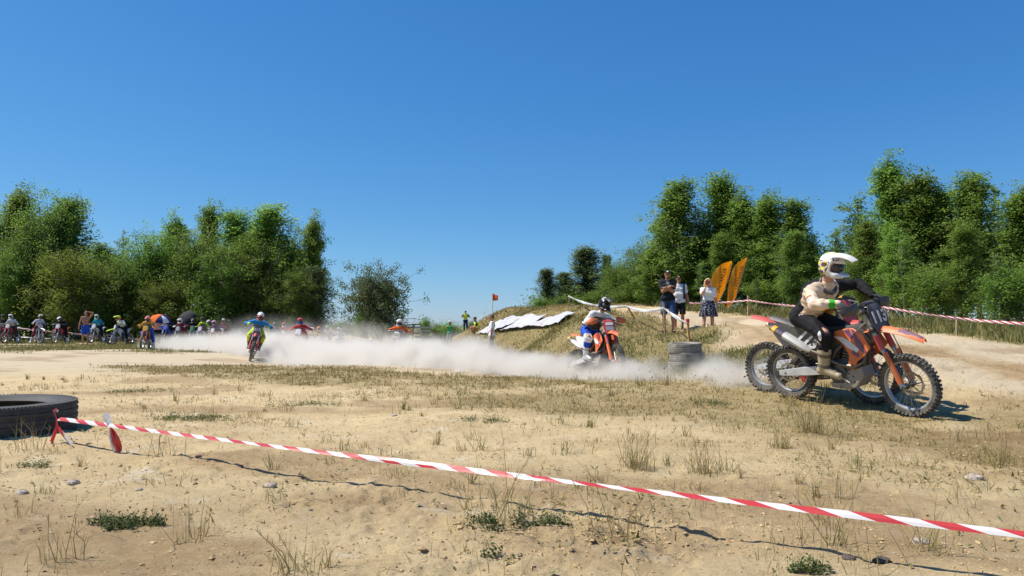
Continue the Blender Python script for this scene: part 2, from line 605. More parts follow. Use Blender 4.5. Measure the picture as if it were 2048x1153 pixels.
def ground_material():
    m = bpy.data.materials.new("sandy_ground")
    m.use_nodes = True
    nt = m.node_tree
    n, l = nt.nodes, nt.links
    b = n["Principled BSDF"]
    b.inputs["Roughness"].default_value = 0.95
    b.inputs["Specular IOR Level"].default_value = 0.15
    tc = n.new("ShaderNodeTexCoord")

    def noise(scale, det=6, ro=0.6):
        t = n.new("ShaderNodeTexNoise")
        t.inputs["Scale"].default_value = scale
        t.inputs["Detail"].default_value = det
        t.inputs["Roughness"].default_value = ro
        l.new(tc.outputs["Object"], t.inputs["Vector"])
        return t.outputs["Fac"]

    def rng(x, a, bb, c, d):
        r = n.new("ShaderNodeMapRange")
        for i, q in zip((1, 2, 3, 4), (a, bb, c, d)):
            r.inputs[i].default_value = q
        l.new(x, r.inputs[0])
        return r.outputs[0]

    def mix(f, a, bb, blend='MIX'):
        x = n.new("ShaderNodeMix")
        x.data_type = 'RGBA'
        x.blend_type = blend
        for s, q in ((0, f), (6, a), (7, bb)):
            if isinstance(q, tuple):
                x.inputs[s].default_value = (*q, 1)
            elif isinstance(q, float):
                x.inputs[s].default_value = q
            else:
                l.new(q, x.inputs[s])
        return x.outputs[2]

    def mul(a, bb):
        x = n.new("ShaderNodeMath")
        x.operation = 'MULTIPLY'
        l.new(a, x.inputs[0])
        if isinstance(bb, float):
            x.inputs[1].default_value = bb
        else:
            l.new(bb, x.inputs[1])
        return x.outputs[0]

    def at(name):
        a = n.new("ShaderNodeAttribute")
        a.attribute_name = name
        return a.outputs["Fac"]
    c = mix(rng(noise(0.9, 8, 0.65), 0.36, 0.64, 0, 1), (0.60, 0.465, 0.26), (0.51, 0.385, 0.208))
    c = mix(rng(noise(0.45, 9, 0.72), 0.50, 0.66, 0, 0.75), c, (0.47, 0.345, 0.175))
    c = mix(rng(noise(2.6, 9, 0.75), 0.56, 0.66, 0, 0.6), c, (0.42, 0.30, 0.15))
    c = mix(rng(noise(1.7, 9, 0.7), 0.57, 0.70, 0, 0.8), c, (0.66, 0.57, 0.42))
    c = mix(at("pale"), c, (0.52, 0.425, 0.285))
    c = mix(mul(at("brown"), rng(noise(3.5, 8, 0.7), 0.33, 0.60, 0.5, 1.0)), c, (0.24, 0.145, 0.07))
    st = mix(rng(noise(2.3, 8, 0.7), 0.35, 0.65, 0, 1), (0.30, 0.225, 0.10), (0.22, 0.175, 0.075))
    c = mix(mul(at("straw"), rng(noise(5, 8, 0.75), 0.3, 0.6, 0.35, 0.95)), c, st)
    mo = mix(rng(noise(1.2, 9, 0.75), 0.35, 0.65, 0, 1), (0.26, 0.19, 0.085), (0.16, 0.14, 0.05))
    c = mix(mul(at("mound"), 0.92), c, mo)
    gr = mix(rng(noise(1.7, 8, 0.7), 0.4, 0.62, 0, 1), (0.20, 0.19, 0.065), (0.30, 0.25, 0.12))
    c = mix(mul(at("left"), 0.95), c, gr)
    c = mix(mul(at("edge"), 0.9), c, (0.17, 0.15, 0.06))
    # grains, pebbles, dark crumbs
    c = mix(rng(noise(62, 5, 0.7), 0.60, 0.68, 0, 0.55), c, (0.27, 0.18, 0.09))
    c = mix(1.0, c, rng(noise(38, 6, 0.8), 0.3, 0.7, 0.80, 1.16), 'MULTIPLY')
    vo = n.new("ShaderNodeTexVoronoi")
    vo.inputs["Scale"].default_value = 30
    l.new(tc.outputs["Object"], vo.inputs["Vector"])
    peb = rng(vo.outputs["Distance"], 0.10, 0.2, 1.0, 0.0)
    vc = n.new("ShaderNodeSeparateColor")
    l.new(vo.outputs["Color"], vc.inputs[0])
    pm = mul(peb, rng(vc.outputs[0], 0.80, 0.86, 0, 0.8))
    c = mix(pm, c, mix(vc.outputs[1], (0.58, 0.5, 0.38), (0.2, 0.15, 0.1)))
    l.new(c, b.inputs["Base Color"])
    bp = n.new("ShaderNodeBump")
    bp.inputs["Strength"].default_value = 0.75
    bp.inputs["Distance"].default_value = 0.03
    hsum = n.new("ShaderNodeMath")
    hsum.operation = 'ADD'
    l.new(noise(16, 10, 0.8), hsum.inputs[0])
    l.new(mul(pm, 0.3), hsum.inputs[1])
    l.new(hsum.outputs[0], bp.inputs["Height"])
    b2 = n.new("ShaderNodeBump")
    b2.inputs["Strength"].default_value = 0.8
    b2.inputs["Distance"].default_value = 0.010
    l.new(noise(85, 7, 0.75), b2.inputs["Height"])
    l.new(bp.outputs[0], b2.inputs["Normal"])
    l.new(b2.outputs[0], b.inputs["Normal"])
    return m


def build_ground():
    # rings: dense in front of the camera, coarse behind
    a_in = np.linspace(-42, 42, 430)
    a_out = np.linspace(45, 315, 60)
    ang = np.radians(np.concatenate([a_in, a_out]))
    r = np.concatenate([[0.0], np.geomspace(0.5, 2.3, 14)[:-1], np.geomspace(2.3, 16, 260)[:-1], np.geomspace(16, 75, 130)[:-1], np.geomspace(75, 4500, 45)])
    A, R = np.meshgrid(ang, r)
    x, y = (R * np.sin(A)).ravel(), (R * np.cos(A)).ravel()
    z = H(x, y)
    z = z - 0.0
    nr, na = len(r), len(ang)
    i, j = np.meshgrid(np.arange(nr - 1), np.arange(na), indexing='ij')
    j2 = (j + 1) % na
    q = np.stack([i * na + j, i * na + j2, (i + 1) * na + j2, (i + 1) * na + j], -1).reshape(-1, 4)
    o = mesh_np("ground", np.stack([x, y, z], 1), q[:, ::-1].ravel(), np.full(len(q), 4), ground_material())
    zz = zones(x, y)
    for k in ("straw", "brown", "pale", "mound", "edge", "left"):
        add_attr(o, k, zz[k])
    tag(o, kind="structure")
    return o


ground = build_ground()


# ------------------------------------------------------------------ grass as real blades
def leafy_material(name, colors, trans=0.35, rough=0.6, hue_obj=0.0):
    """Leaves and blades: colour chosen by a per-piece number, some light passing through."""
    m = bpy.data.materials.new(name)
    m.use_nodes = True
    nt = m.node_tree
    n, l = nt.nodes, nt.links
    b = n["Principled BSDF"]
    b.inputs["Roughness"].default_value = rough
    b.inputs["Specular IOR Level"].default_value = 0.3
    a = n.new("ShaderNodeAttribute")
    a.attribute_name = "tone"
    cr = n.new("ShaderNodeValToRGB")
    el = cr.color_ramp.elements
    for k, (pos, col) in enumerate(colors):
        e = el[k] if k < 2 else el.new(pos)
        e.position = pos
        e.color = (*col, 1)
    fac = a.outputs["Fac"]
    out = cr.outputs[0]
    l.new(fac, cr.inputs[0])
    if hue_obj:
        oi = n.new("ShaderNodeObjectInfo")
        hs = n.new("ShaderNodeHueSaturation")
        r = n.new("ShaderNodeMapRange")
        r.inputs[3].default_value, r.inputs[4].default_value = 0.5 - hue_obj * 0.35, 0.5 + hue_obj * 0.25
        l.new(oi.outputs["Random"], r.inputs[0])
        l.new(r.outputs[0], hs.inputs["Hue"])
        r2 = n.new("ShaderNodeMapRange")
        r2.inputs[3].default_value, r2.inputs[4].default_value = 0.78, 1.25
        l.new(oi.outputs["Random"], r2.inputs[0])
        l.new(r2.outputs[0], hs.inputs["Value"])
        l.new(out, hs.inputs["Color"])
        out = hs.outputs[0]
    l.new(out, b.inputs["Base Color"])
    t = n.new("ShaderNodeBsdfTranslucent")
    l.new(out, t.inputs[0])
    ms = n.new("ShaderNodeMixShader")
    ms.inputs[0].default_value = trans
    l.new(b.outputs[0], ms.inputs[1])
    l.new(t.outputs[0], ms.inputs[2])
    l.new(ms.outputs[0], n["Material Output"].inputs["Surface"])
    return m


GRASS_M = leafy_material("grass_blades", [(0.0, (0.42, 0.31, 0.13)), (1.0, (0.075, 0.12, 0.025)), (0.35, (0.34, 0.26, 0.10)), (0.6, (0.20, 0.20, 0.06))], 0.3)


def blades(name, x, y, h, w, tone, lean=0.5, parent=None, z=None, bend=0.5, mat=None, kind=None):
    """Many blades: each a bent strip of three faces narrowing to a tip."""
    n = len(x)
    if z is None:
        z = H(x, y) - 0.006
    a = RNG.uniform(0, 2 * math.pi, n)
    la = RNG.uniform(0, 2 * math.pi, n)
    ln = np.abs(RNG.normal(0, lean, n)) * h
    dx, dy = np.cos(a) * w / 2, np.sin(a) * w / 2
    lx, ly = np.cos(la) * ln, np.sin(la) * ln
    base = np.stack([x, y, z], 1)
    side = np.stack([dx, dy, np.zeros(n)], 1)
    mid = base + np.stack([lx * 0.35, ly * 0.35, h * 0.55], 1)
    tip = base + np.stack([lx, ly, h * np.clip(1 - bend * (ln / h) ** 2 * 0.5, 0.25, 1)], 1)
    v = np.stack([base - side, base + side, mid - side * 0.75, mid + side * 0.75, tip], 1).reshape(-1, 3)
    k = np.arange(n)[:, None] * 5
    quad = k + np.array([[0, 1, 3, 2]])
    tri = k + np.array([[2, 3, 4]])
    flat = np.concatenate([quad, tri], 1).ravel()
    sizes = np.tile([4, 3], n)
    o = mesh_np(name, v, flat, sizes, mat or GRASS_M, parent, smooth=False)
    add_attr(o, "tone", np.repeat(np.clip(tone, 0, 1), 5))
    if kind:
        o["kind"] = kind
    return o


def scatter(n, x0, x1, y0, y1, dens):
    x, y = RNG.uniform(x0, x1, n), RNG.uniform(y0, y1, n)
    k = RNG.uniform(0, 1, n) < dens(x, y)
    # only where the camera or a step beside it can see
    k &= (np.abs(x) < y * 0.78 + 2.5)
    return x[k], y[k]


def build_grass():
    # trampled straw across the middle of the field
    x, y = scatter(200000, -13, 11, 4.2, 20, lambda x, y: zones(x, y)["straw"] ** 1.3 * (0.25 + 0.75 * sstep(0.4, 0.6, fbm(x * 2, y * 2, 3, 5))))
    h = RNG.gamma(4, 0.007, len(x)) * (0.8 + 0.045 * y)
    blades("dry_grass", x, y, h, 0.004 + 0.0009 * y, np.clip(RNG.normal(0.20, 0.15, len(x)) + 0.5 * (fbm(x * 0.7, y * 0.7, 3, 15) - 0.45), 0, 0.7), 1.3, kind="stuff")
    # the mound and the bank below the road
    x, y = scatter(230000, -5, 9, 11, 52, lambda x, y: zones(x, y)["mound"] * (0.3 + 0.7 * sstep(0.35, 0.55, fbm(x * 1.1, y * 1.1, 3, 25))) * np.clip(26 / y, 0.3, 1))
    gr = sstep(0.45, 0.62, fbm(x * 0.6, y * 0.6, 3, 35))
    low = sstep(24, 13, y)
    h = RNG.gamma(5, 0.0125, len(x)) * (1 + 0.6 * gr + 0.4 * low)
    blades("bank_grass", x, y, h, 0.007 + 0.0007 * y, np.clip(RNG.normal(0.27, 0.16, len(x)) + 0.24 * gr + 0.34 * low, 0, 0.95), 1.1, kind="stuff")
    # tall grass at the feet of the trees beyond the road
    x, y = scatter(90000, 3, 16, 12, 33, lambda x, y: zones(x, y)["edge"] * 0.9)
    h = RNG.gamma(5, 0.032, len(x)) * (0.7 + 0.6 * fbm(x, y, 3, 65))
    blades("verge_grass", x, y, h, 0.009 + 0.0006 * y, np.clip(RNG.normal(0.62, 0.2, len(x)), 0, 1), 0.6, kind="stuff")
    # the green by the start line
    x, y = scatter(120000, -40, -9, 24, 50, lambda x, y: zones(x, y)["left"] * 0.8)
    h = RNG.gamma(4, 0.02, len(x))
    blades("start_line_grass", x, y, h, 0.03, np.clip(RNG.normal(0.52, 0.16, len(x)), 0, 0.9), 0.7, kind="stuff")
    # loose weeds over the sand, in tufts
    n = 1700
    cx, cy = RNG.uniform(-9, 9, n), 2.6 + 13 * RNG.uniform(0, 1, n) ** 1.3
    k = (np.abs(cx) < cy * 0.75 + 1) & (RNG.uniform(0, 1, n) < 0.25 + 0.7 * sstep(0.45, 0.6, fbm(cx * 0.6, cy * 0.6, 3, 45)) + 0.45 * (cx > 0.2)) & (zones(cx, cy)["road"] < 0.3)
    cx, cy = cx[k], cy[k]
    m = RNG.integers(3, 24, len(cx))
    sp = np.repeat(RNG.gamma(3, 0.016, len(cx)), m)
    tx, ty = np.repeat(cx, m) + RNG.normal(0, 1, m.sum()) * sp, np.repeat(cy, m) + RNG.normal(0, 1, m.sum()) * sp
    th = np.repeat(RNG.gamma(4, 0.022, len(cx)), m) * RNG.uniform(0.4, 1.2, m.sum())
    tn = np.repeat(np.clip(RNG.normal(0.33, 0.2, len(cx)), 0.05, 0.9), m) + RNG.normal(0, 0.1, m.sum())
    blades("sparse_weeds", tx, ty, th + 0.012, 0.0020 + 0.00045 * ty, tn, 0.8, kind="stuff")
    # creeping weeds, dry leaves and crushed stems lying flat
    x, y = scatter(110000, -9, 11, 2.6, 15, lambda x, y: 0.04 + 0.8 * sstep(0.55, 0.68, fbm(x * 0.75 + 13, y * 0.75, 4, 75)) * (1 - zones(x, y)["road"]) * np.where(x > -0.5, 1.0, 0.55))
    n = len(x)
    L, a = np.minimum(RNG.gamma(2.2, 0.0042, n) + 0.003, 0.0035 * y + 0.004), RNG.uniform(0, 6.28, n)
    w_ = L * RNG.uniform(0.15, 0.7, n)
    dx, dy = np.cos(a) * L, np.sin(a) * L
    z = H(x, y) + 0.006
    up = RNG.gamma(2, 0.006, n)
    v = np.stack([np.stack([x - dx, y - dy, z], 1), np.stack([x - dy * w_ / L, y + dx * w_ / L, z + 0.004], 1), np.stack([x + dx, y + dy, z + up], 1), np.stack([x + dy * w_ / L, y - dx * w_ / L, z + 0.004], 1)], 1).reshape(-1, 3)
    k = np.arange(n)[:, None] * 4
    f = np.concatenate([k + np.array([[0, 2, 1]]), k + np.array([[0, 3, 2]])], 1).ravel()
    o = mesh_np("ground_cover", v, f, np.full(2 * n, 3), GRASS_M, None, smooth=False)
    add_attr(o, "tone", np.repeat(np.clip(RNG.normal(0.50, 0.24, n), 0, 1), 4))
    o["kind"] = "stuff"
    # stubble and litter everywhere on the sand
    x, y = scatter(60000, -9, 10, 2.5, 13, lambda x, y: 0.12 + 0.6 * sstep(0.5, 0.66, fbm(x * 1.3, y * 1.3, 4, 55)) * (1 - zones(x, y)["road"]))
    blades("straw_litter", x, y, RNG.gamma(3, 0.006, len(x)) + 0.004, 0.0025 + 0.0003 * y, np.clip(RNG.normal(0.22, 0.15, len(x)), 0, 0.6), 2.0, bend=0.9, kind="stuff")


build_grass()


def clods(name, x, y, r, mat, kind="stuff", squash=0.6, z=None):
    """Crumbs of soil and grit: little uneven eight-faced lumps sunk in the ground."""
    n = len(x)
    base = np.array([[1, 0, 0], [0, 1, 0], [-1, 0, 0], [0, -1, 0], [0, 0, 1], [0, 0, -1]], float)
    a = RNG.uniform(0, 6.28, n)
    v = base[None] * RNG.uniform(0.6, 1.3, (n, 6, 1)) + RNG.normal(0, 0.15, (n, 6, 3))
    c, s_ = np.cos(a)[:, None], np.sin(a)[:, None]
    vx = v[..., 0] * c - v[..., 1] * s_
    vy = v[..., 0] * s_ + v[..., 1] * c
    v = np.stack([vx, vy, v[..., 2] * squash], -1) * r[:, None, None]
    zz = H(x, y) + r * 0.12 if z is None else z
    v = v + np.stack([x, y, zz], 1)[:, None]
    f = np.array([[0, 1, 4], [1, 2, 4], [2, 3, 4], [3, 0, 4], [1, 0, 5], [2, 1, 5], [3, 2, 5], [0, 3, 5]])
    F = (np.arange(n)[:, None, None] * 6 + f[None]).ravel()
    o = mesh_np(name, v.reshape(-1, 3), F, np.full(8 * n, 3), mat, None, smooth=False)
    if kind:
        o["kind"] = kind
    return o


SOIL = M("soil_crumbs", (0.43, 0.30, 0.15), rough=0.95, var=0.3, scale=5)
GRIT = M("pale_grit", (0.46, 0.38, 0.27), rough=0.9, var=0.3, scale=6)
_x, _y = scatter(90000, -8, 8, 2.5, 12, lambda x, y: (0.25 + 0.75 * sstep(0.48, 0.62, fbm(x * 0.9 + 9, y * 0.9, 4, 111))) * np.clip(5.0 / y, 0.2, 1))
clods("soil_crumbs", _x, _y, RNG.gamma(1.8, 0.0023, len(_x)) + 0.0015, SOIL)
_x, _y = scatter(9000, -8, 10, 2.5, 14, lambda x, y: 0.2 + 0.8 * sstep(0.55, 0.65, fbm(x * 0.8 + 2, y * 0.8, 4, 121)))
clods("grit", _x, _y, RNG.gamma(1.6, 0.0026, len(_x)) + 0.002, GRIT)
_x, _y = RNG.normal(0.55, 0.5, 700), RNG.normal(3.55, 0.22, 700)
clods("soil_crumbs", _x, _y, RNG.gamma(2.0, 0.0028, 700) + 0.002, SOIL)
# ------------------------------------------------------------------ trees: trunk with limbs, crown of single leaves
BARK = M("bark", (0.14, 0.115, 0.085), rough=0.9, var=0.3, scale=14, bump=0.5)
BARK_PALE = M("bark_birch", (0.42, 0.40, 0.34), rough=0.85, var=0.4, scale=10, bump=0.3)
LEAF_A = leafy_material("leaves_poplar", [(0.0, (0.10, 0.18, 0.03)), (1.0, (0.34, 0.45, 0.09)), (0.5, (0.20, 0.32, 0.058))], 0.65, 0.45, 0.04)
LEAF_B = leafy_material("leaves_broad", [(0.0, (0.085, 0.16, 0.026)), (1.0, (0.30, 0.42, 0.08)), (0.5, (0.175, 0.285, 0.047))], 0.65, 0.45, 0.05)
LEAF_Y = leafy_material("leaves_olive", [(0.0, (0.11, 0.155, 0.02)), (1.0, (0.31, 0.37, 0.055)), (0.5, (0.20, 0.26, 0.034))], 0.6, 0.5, 0.02)
LEAF_D = leafy_material("leaves_willow", [(0.0, (0.07, 0.11, 0.04)), (1.0, (0.24, 0.30, 0.13)), (0.5, (0.15, 0.20, 0.075))], 0.6, 0.5, 0.06)


def leaf_mesh(name, pts, size, nrm, tone, mat, parent=None, aspect=0.62):
    """One folded leaf (two triangles) at each point."""
    n = len(pts)
    nv = nrm + RNG.normal(0, 0.95, (n, 3))
    nv /= np.linalg.norm(nv, axis=1, keepdims=True) + 1e-9
    r = RNG.normal(0, 1, (n, 3))
    r[:, 2] -= 0.5
    d = r - nv * (r * nv).sum(1, keepdims=True)
    d /= np.linalg.norm(d, axis=1, keepdims=True) + 1e-9
    s = np.cross(nv, d)
    L = (size * RNG.uniform(0.6, 1.35, n))[:, None]
    v = np.stack([pts - d * L * 0.5, pts + s * L * aspect * 0.5 + nv * L * 0.1, pts + d * L * 0.5, pts - s * L * aspect * 0.5 + nv * L * 0.1], 1).reshape(-1, 3)
    k = np.arange(n)[:, None] * 4
    f = np.concatenate([k + np.array([[0, 1, 2]]), k + np.array([[0, 2, 3]])], 1).ravel()
    o = mesh_np(name, v, f, np.full(2 * n, 3), mat, parent, smooth=False)
    add_attr(o, "tone", np.repeat(np.clip(tone, 0, 1), 4))
    return o


def gen_tree(kind, seed, n_leaf, leaf, bark, bark_m):
    """A tree of height 1. Returns (trunk mesh, crown mesh)."""
    rs = np.random.default_rng(seed)
    slender = kind == 'slender'
    P_ = dict(slender=dict(W=0.19, t0=0.12, up=(0.65, 1.2), nb=54, spread=0.024, top=0.98, tr=0.011),
              broad=dict(W=0.46, t0=0.14, up=(0.35, 0.95), nb=44, spread=0.055, top=0.85, tr=0.016),
              bush=dict(W=0.55, t0=0.03, up=(0.5, 1.2), nb=40, spread=0.075, top=0.75, tr=0.010),
              lone=dict(W=0.50, t0=0.24, up=(0.2, 1.2), nb=64, spread=0.085, top=0.62, tr=0.022),
              thin=dict(W=0.13, t0=0.35, up=(0.5, 1.0), nb=26, spread=0.028, top=0.97, tr=0.009))[kind]
    mb = MB()
    # trunk(s)
    stems = []
    ns = {'bush': 5, 'lone': 4}.get(kind, 1)
    for s in range(ns):
        a0 = rs.uniform(0, 6.28)
        sp = 0 if ns == 1 else rs.uniform(0.1, 0.32) * (1.1 if kind == 'lone' else 1)
        p = []
        for t in np.linspace(0, 1, 9):
            hh = t * P_['top'] * (1 if s == 0 else rs.uniform(0.78, 0.98))
            p.append(V(math.cos(a0) * sp * t ** 0.8 + 0.012 * math.sin(5 * t + a0), math.sin(a0) * sp * t ** 0.8 + 0.012 * math.cos(4 * t + a0), hh))
        stems.append(np.array(p))
        mb.tube(p, [P_['tr'] * (1 - 0.86 * t) * (1 if ns == 1 else 0.7) for t in np.linspace(0, 1, 9)], 7, caps=False)
    pts, nr, tn = [], [], []
    cl = []
    nb = P_['nb']
    for b in range(nb):
        st = stems[b % ns]
        u = (b + rs.uniform(0, 1)) / nb
        t = P_['t0'] + (0.985 - P_['t0']) * u
        i = min(int(t * 8), 7)
        base = lerp(st[i], st[i + 1], t * 8 - i)
        az = b * 2.39996 + rs.uniform(-0.5, 0.5)
        if slender:
            L = P_['W'] * (0.05 + 0.95 * math.sin(math.pi * min(1, (1 - u) * 0.60 + 0.012)) ** 1.8) * rs.uniform(0.45, 1.6)
        elif kind == 'thin':
            L = P_['W'] * (1 - 0.6 * u) * rs.uniform(0.6, 1.2)
        else:
            L = P_['W'] * (0.35 + 0.65 * math.sin(math.pi * (0.18 + 0.74 * u))) * rs.uniform(0.7, 1.2)
        el = rs.uniform(*P_['up']) + (0.3 * u if not slender else 0.2 * u)
        if kind == 'lone' and u < 0.4:
            el -= 0.25
        if kind in ('slender', 'broad') and rs.uniform() < 0.16 and u > 0.25:
            el, L = rs.uniform(1.2, 1.42), max(L, P_['W'] * 0.45) * 1.3      # a steep leader that spikes out of the crown
        d = V(math.cos(az) * math.cos(el), math.sin(az) * math.cos(el), math.sin(el))
        path = [base]
        for q in range(1, 5):
            d2 = vn(d + V(0, 0, 0.12 * q if slender else (0.06 * q - (0.16 * q if kind == 'lone' else 0))) + rs.normal(0, 0.10, 3))
            path.append(path[-1] + d2 * L / 4)
        mb.tube(path, [P_['tr'] * 0.38 * (1 - 0.8 * q / 4) for q in range(5)], 4, caps=False)
        # twigs: leaf clusters along the outer part
        nt = 13 if kind != 'thin' else 5
        for q in range(nt):
            tt = 0.22 + 0.78 * (q + rs.uniform(0, 1)) / nt
            j = min(int(tt * 4), 3)
            c = lerp(path[j], path[j + 1], tt * 4 - j)
            off = rs.normal(0, 1, 3) * P_['spread'] * (0.5 + 0.8 * tt)
            tw = c + off
            if q % 2 == 0:
                mb.tube([c, lerp(c, tw, 0.6) + rs.normal(0, 0.004, 3), tw], [P_['tr'] * 0.1, P_['tr'] * 0.08, P_['tr'] * 0.04], 3, caps=False)
            cl.append((tw, vn(tw - V(base[0] * 0.5, base[1] * 0.5, base[2] - 0.05)), rs.uniform(0, 1)))
    # leaders at the top
    for st in stems:
        for q in range(9):
            c = lerp(st[6], st[8], rs.uniform(0, 1))
            cl.append((c + rs.normal(0, 0.006, 3), vn(rs.normal(0, 1, 3) + V(0, 0, 1)), rs.uniform(0, 1)))
    m = len(cl)
    w = np.array([1.0 + 1.2 * rs.uniform() ** 2 for _ in range(m)])
    cnt = np.maximum((w / w.sum() * n_leaf).astype(int), 3)
    idx = np.repeat(np.arange(m), cnt)
    cp, cn, ct = np.array([c[0] for c in cl]), np.array([c[1] for c in cl]), np.array([c[2] for c in cl])
    sig = {'slender': 0.0135, 'broad': 0.026, 'bush': 0.036, 'lone': 0.034, 'thin': 0.012}[kind]
    pts = cp[idx] + rs.normal(0, 1, (len(idx), 3)) * sig * (V(1, 1, 1.25) if kind in ('slender', 'broad', 'bush') else V(1, 1, 0.8))
    pts[:, 2] = np.maximum(pts[:, 2], 0.012)
    nrm = cn[idx] * 0.7 + V(0, 0, 0.4)
    tone = np.clip(0.38 + 0.55 * (ct[idx] - 0.35) + rs.normal(0, 0.17, len(idx)), 0, 1)
    size = {'slender': 0.0118, 'broad': 0.0146, 'bush': 0.027, 'lone': 0.024, 'thin': 0.014}[kind]
    tr = mb.build("trunk", bark_m)
    cr = leaf_mesh("crown", pts, size, nrm, tone, leaf)
    for o in (tr, cr):
        COL.objects.unlink(o)
    # true extent of the crown, so that copies can be fitted to the outline in the photo
    ext = (np.percentile(np.hypot(pts[:, 0], pts[:, 1]), 96), np.percentile(pts[:, 2], 99.7))
    return tr.data, cr.data, ext


TV = {
    'slender': [gen_tree('slender', 11 + i, 25000, LEAF_A, None, BARK_PALE if i == 1 else BARK) for i in range(4)],
    'broad': [gen_tree('broad', 31 + i, 30000, LEAF_B, None, BARK) for i in range(4)],
    'bush': [gen_tree('bush', 51 + i, 11000, LEAF_B if i else LEAF_A, None, BARK) for i in range(3)],
    'olive': [gen_tree('broad', 71, 24000, LEAF_Y, None, BARK)],
    'willow': [gen_tree('slender', 81 + i, 19000, LEAF_D, None, BARK) for i in range(2)],
    'lone': [gen_tree('lone', 93, 30000, LEAF_D, None, BARK)],
    'thin': [gen_tree('thin', 95 + i, 2600, LEAF_A, None, BARK_PALE if i else BARK) for i in range(2)],
}
_tcount = {}


def tree(px, top, Y, wpx, kind, label, group, cat="tree", name=None, lean=0.0, variant=None, sink=0.0):
    """A tree at photo column px, its top at photo row top, wpx photo pixels wide, Y metres away."""
    i = _tcount.get(kind, 0)
    _tcount[kind] = i + 1
    trm, crm, ext = TV[kind][(variant if variant is not None else i) % len(TV[kind])]
    x = X_at(px, Y)
    z = Hs(x, Y) - 0.04 - sink
    hz = (P(px, top, Y)[2] - z) / ext[1]
    w = wpx / F_PX * Y / (2 * ext[0])
    nm = name or {'slender': 'poplar_tree', 'broad': 'broadleaf_tree', 'bush': 'leafy_bush', 'olive': 'broadleaf_tree', 'willow': 'willow_tree', 'lone': 'lone_tree', 'thin': 'sapling_tree'}[kind]
    e = empty(nm, (x, Y, z), RNG.uniform(0, 6.28), label, cat, group)
    e.scale = (w, w, hz)
    if lean:
        e.rotation_euler = (0, lean, 0)
    for n, me in (("trunk", trm), ("crown", crm)):
        o = bpy.data.objects.new(n, me)
        COL.objects.link(o)
        o.parent = e
    return e


GL, GR, GB = "trees behind the start line", "trees beyond the right bank", "bushes in front of the right-hand trees"
for a in [
    (-45, 405, 46, 190, 'broad', "dark broadleaf tree cut by the left edge of the photo"),
    (30, 376, 47, 105, 'slender', "tall poplar with a thin tip at far left of the wood"),
    (85, 384, 45.5, 150, 'broad', "tallest broad tree of the left-hand clump, crown behind the silver bike"),
    (128, 398, 47.5, 120, 'slender', "poplar on the right shoulder of the left-hand clump"),
    (20, 500, 43, 130, 'broad', "low shaded tree behind the leftmost riders"),
    (150, 500, 42.5, 190, 'olive', "yellow-green rounded tree above the shirtless person"),
    (205, 490, 50, 90, 'slender', "short dark tree in the dip of the left wood"),
    (240, 462, 51, 34, 'thin', "spindly sapling standing alone above the dip of the left wood"),
    (235, 520, 43.5, 150, 'broad', "dull green tree right of the yellow-green rounded tree"),
    (305, 460, 46, 160, 'broad', "light green tree behind the orange and navy umbrella"),
    (350, 430, 48, 100, 'slender', "poplar left of the highest sprig in the left wood"),
    (418, 408, 48, 80, 'slender', "poplar with the highest sprig of the left wood"),
    (395, 455, 45, 170, 'broad', "full light green tree above the black umbrella"),
    (470, 424, 47.5, 110, 'slender', "dark poplar left of the tree behind rider 817"),
    (530, 411, 46.5, 130, 'slender', "tall dark poplar straight above rider 817"),
    (505, 470, 44.5, 160, 'broad', "broad shaded tree behind rider 817"),
    (580, 452, 46.5, 130, 'broad', "dark broad tree above the rider in red"),
    (622, 430, 45.5, 80, 'slender', "outermost poplar at the right end of the left wood"),
    (628, 535, 44.5, 85, 'willow', "drooping low tree at the right end of the left wood"),
    (270, 515, 45, 120, 'broad', "mid-green tree left of the light green umbrella tree"),
    (440, 500, 43.5, 150, 'broad', "low spreading tree between umbrella and rider 817"),
    (330, 560, 42.8, 130, 'olive', "low yellowish tree just behind the two umbrellas"),
    (590, 540, 43.5, 110, 'broad', "low shaded tree right of rider 817"),
    (60, 455, 44.5, 140, 'broad', "round dark tree in the middle of the left-hand clump"),
]:
    tree(a[0], a[1], a[2] + 4.5, *a[3:], GL)
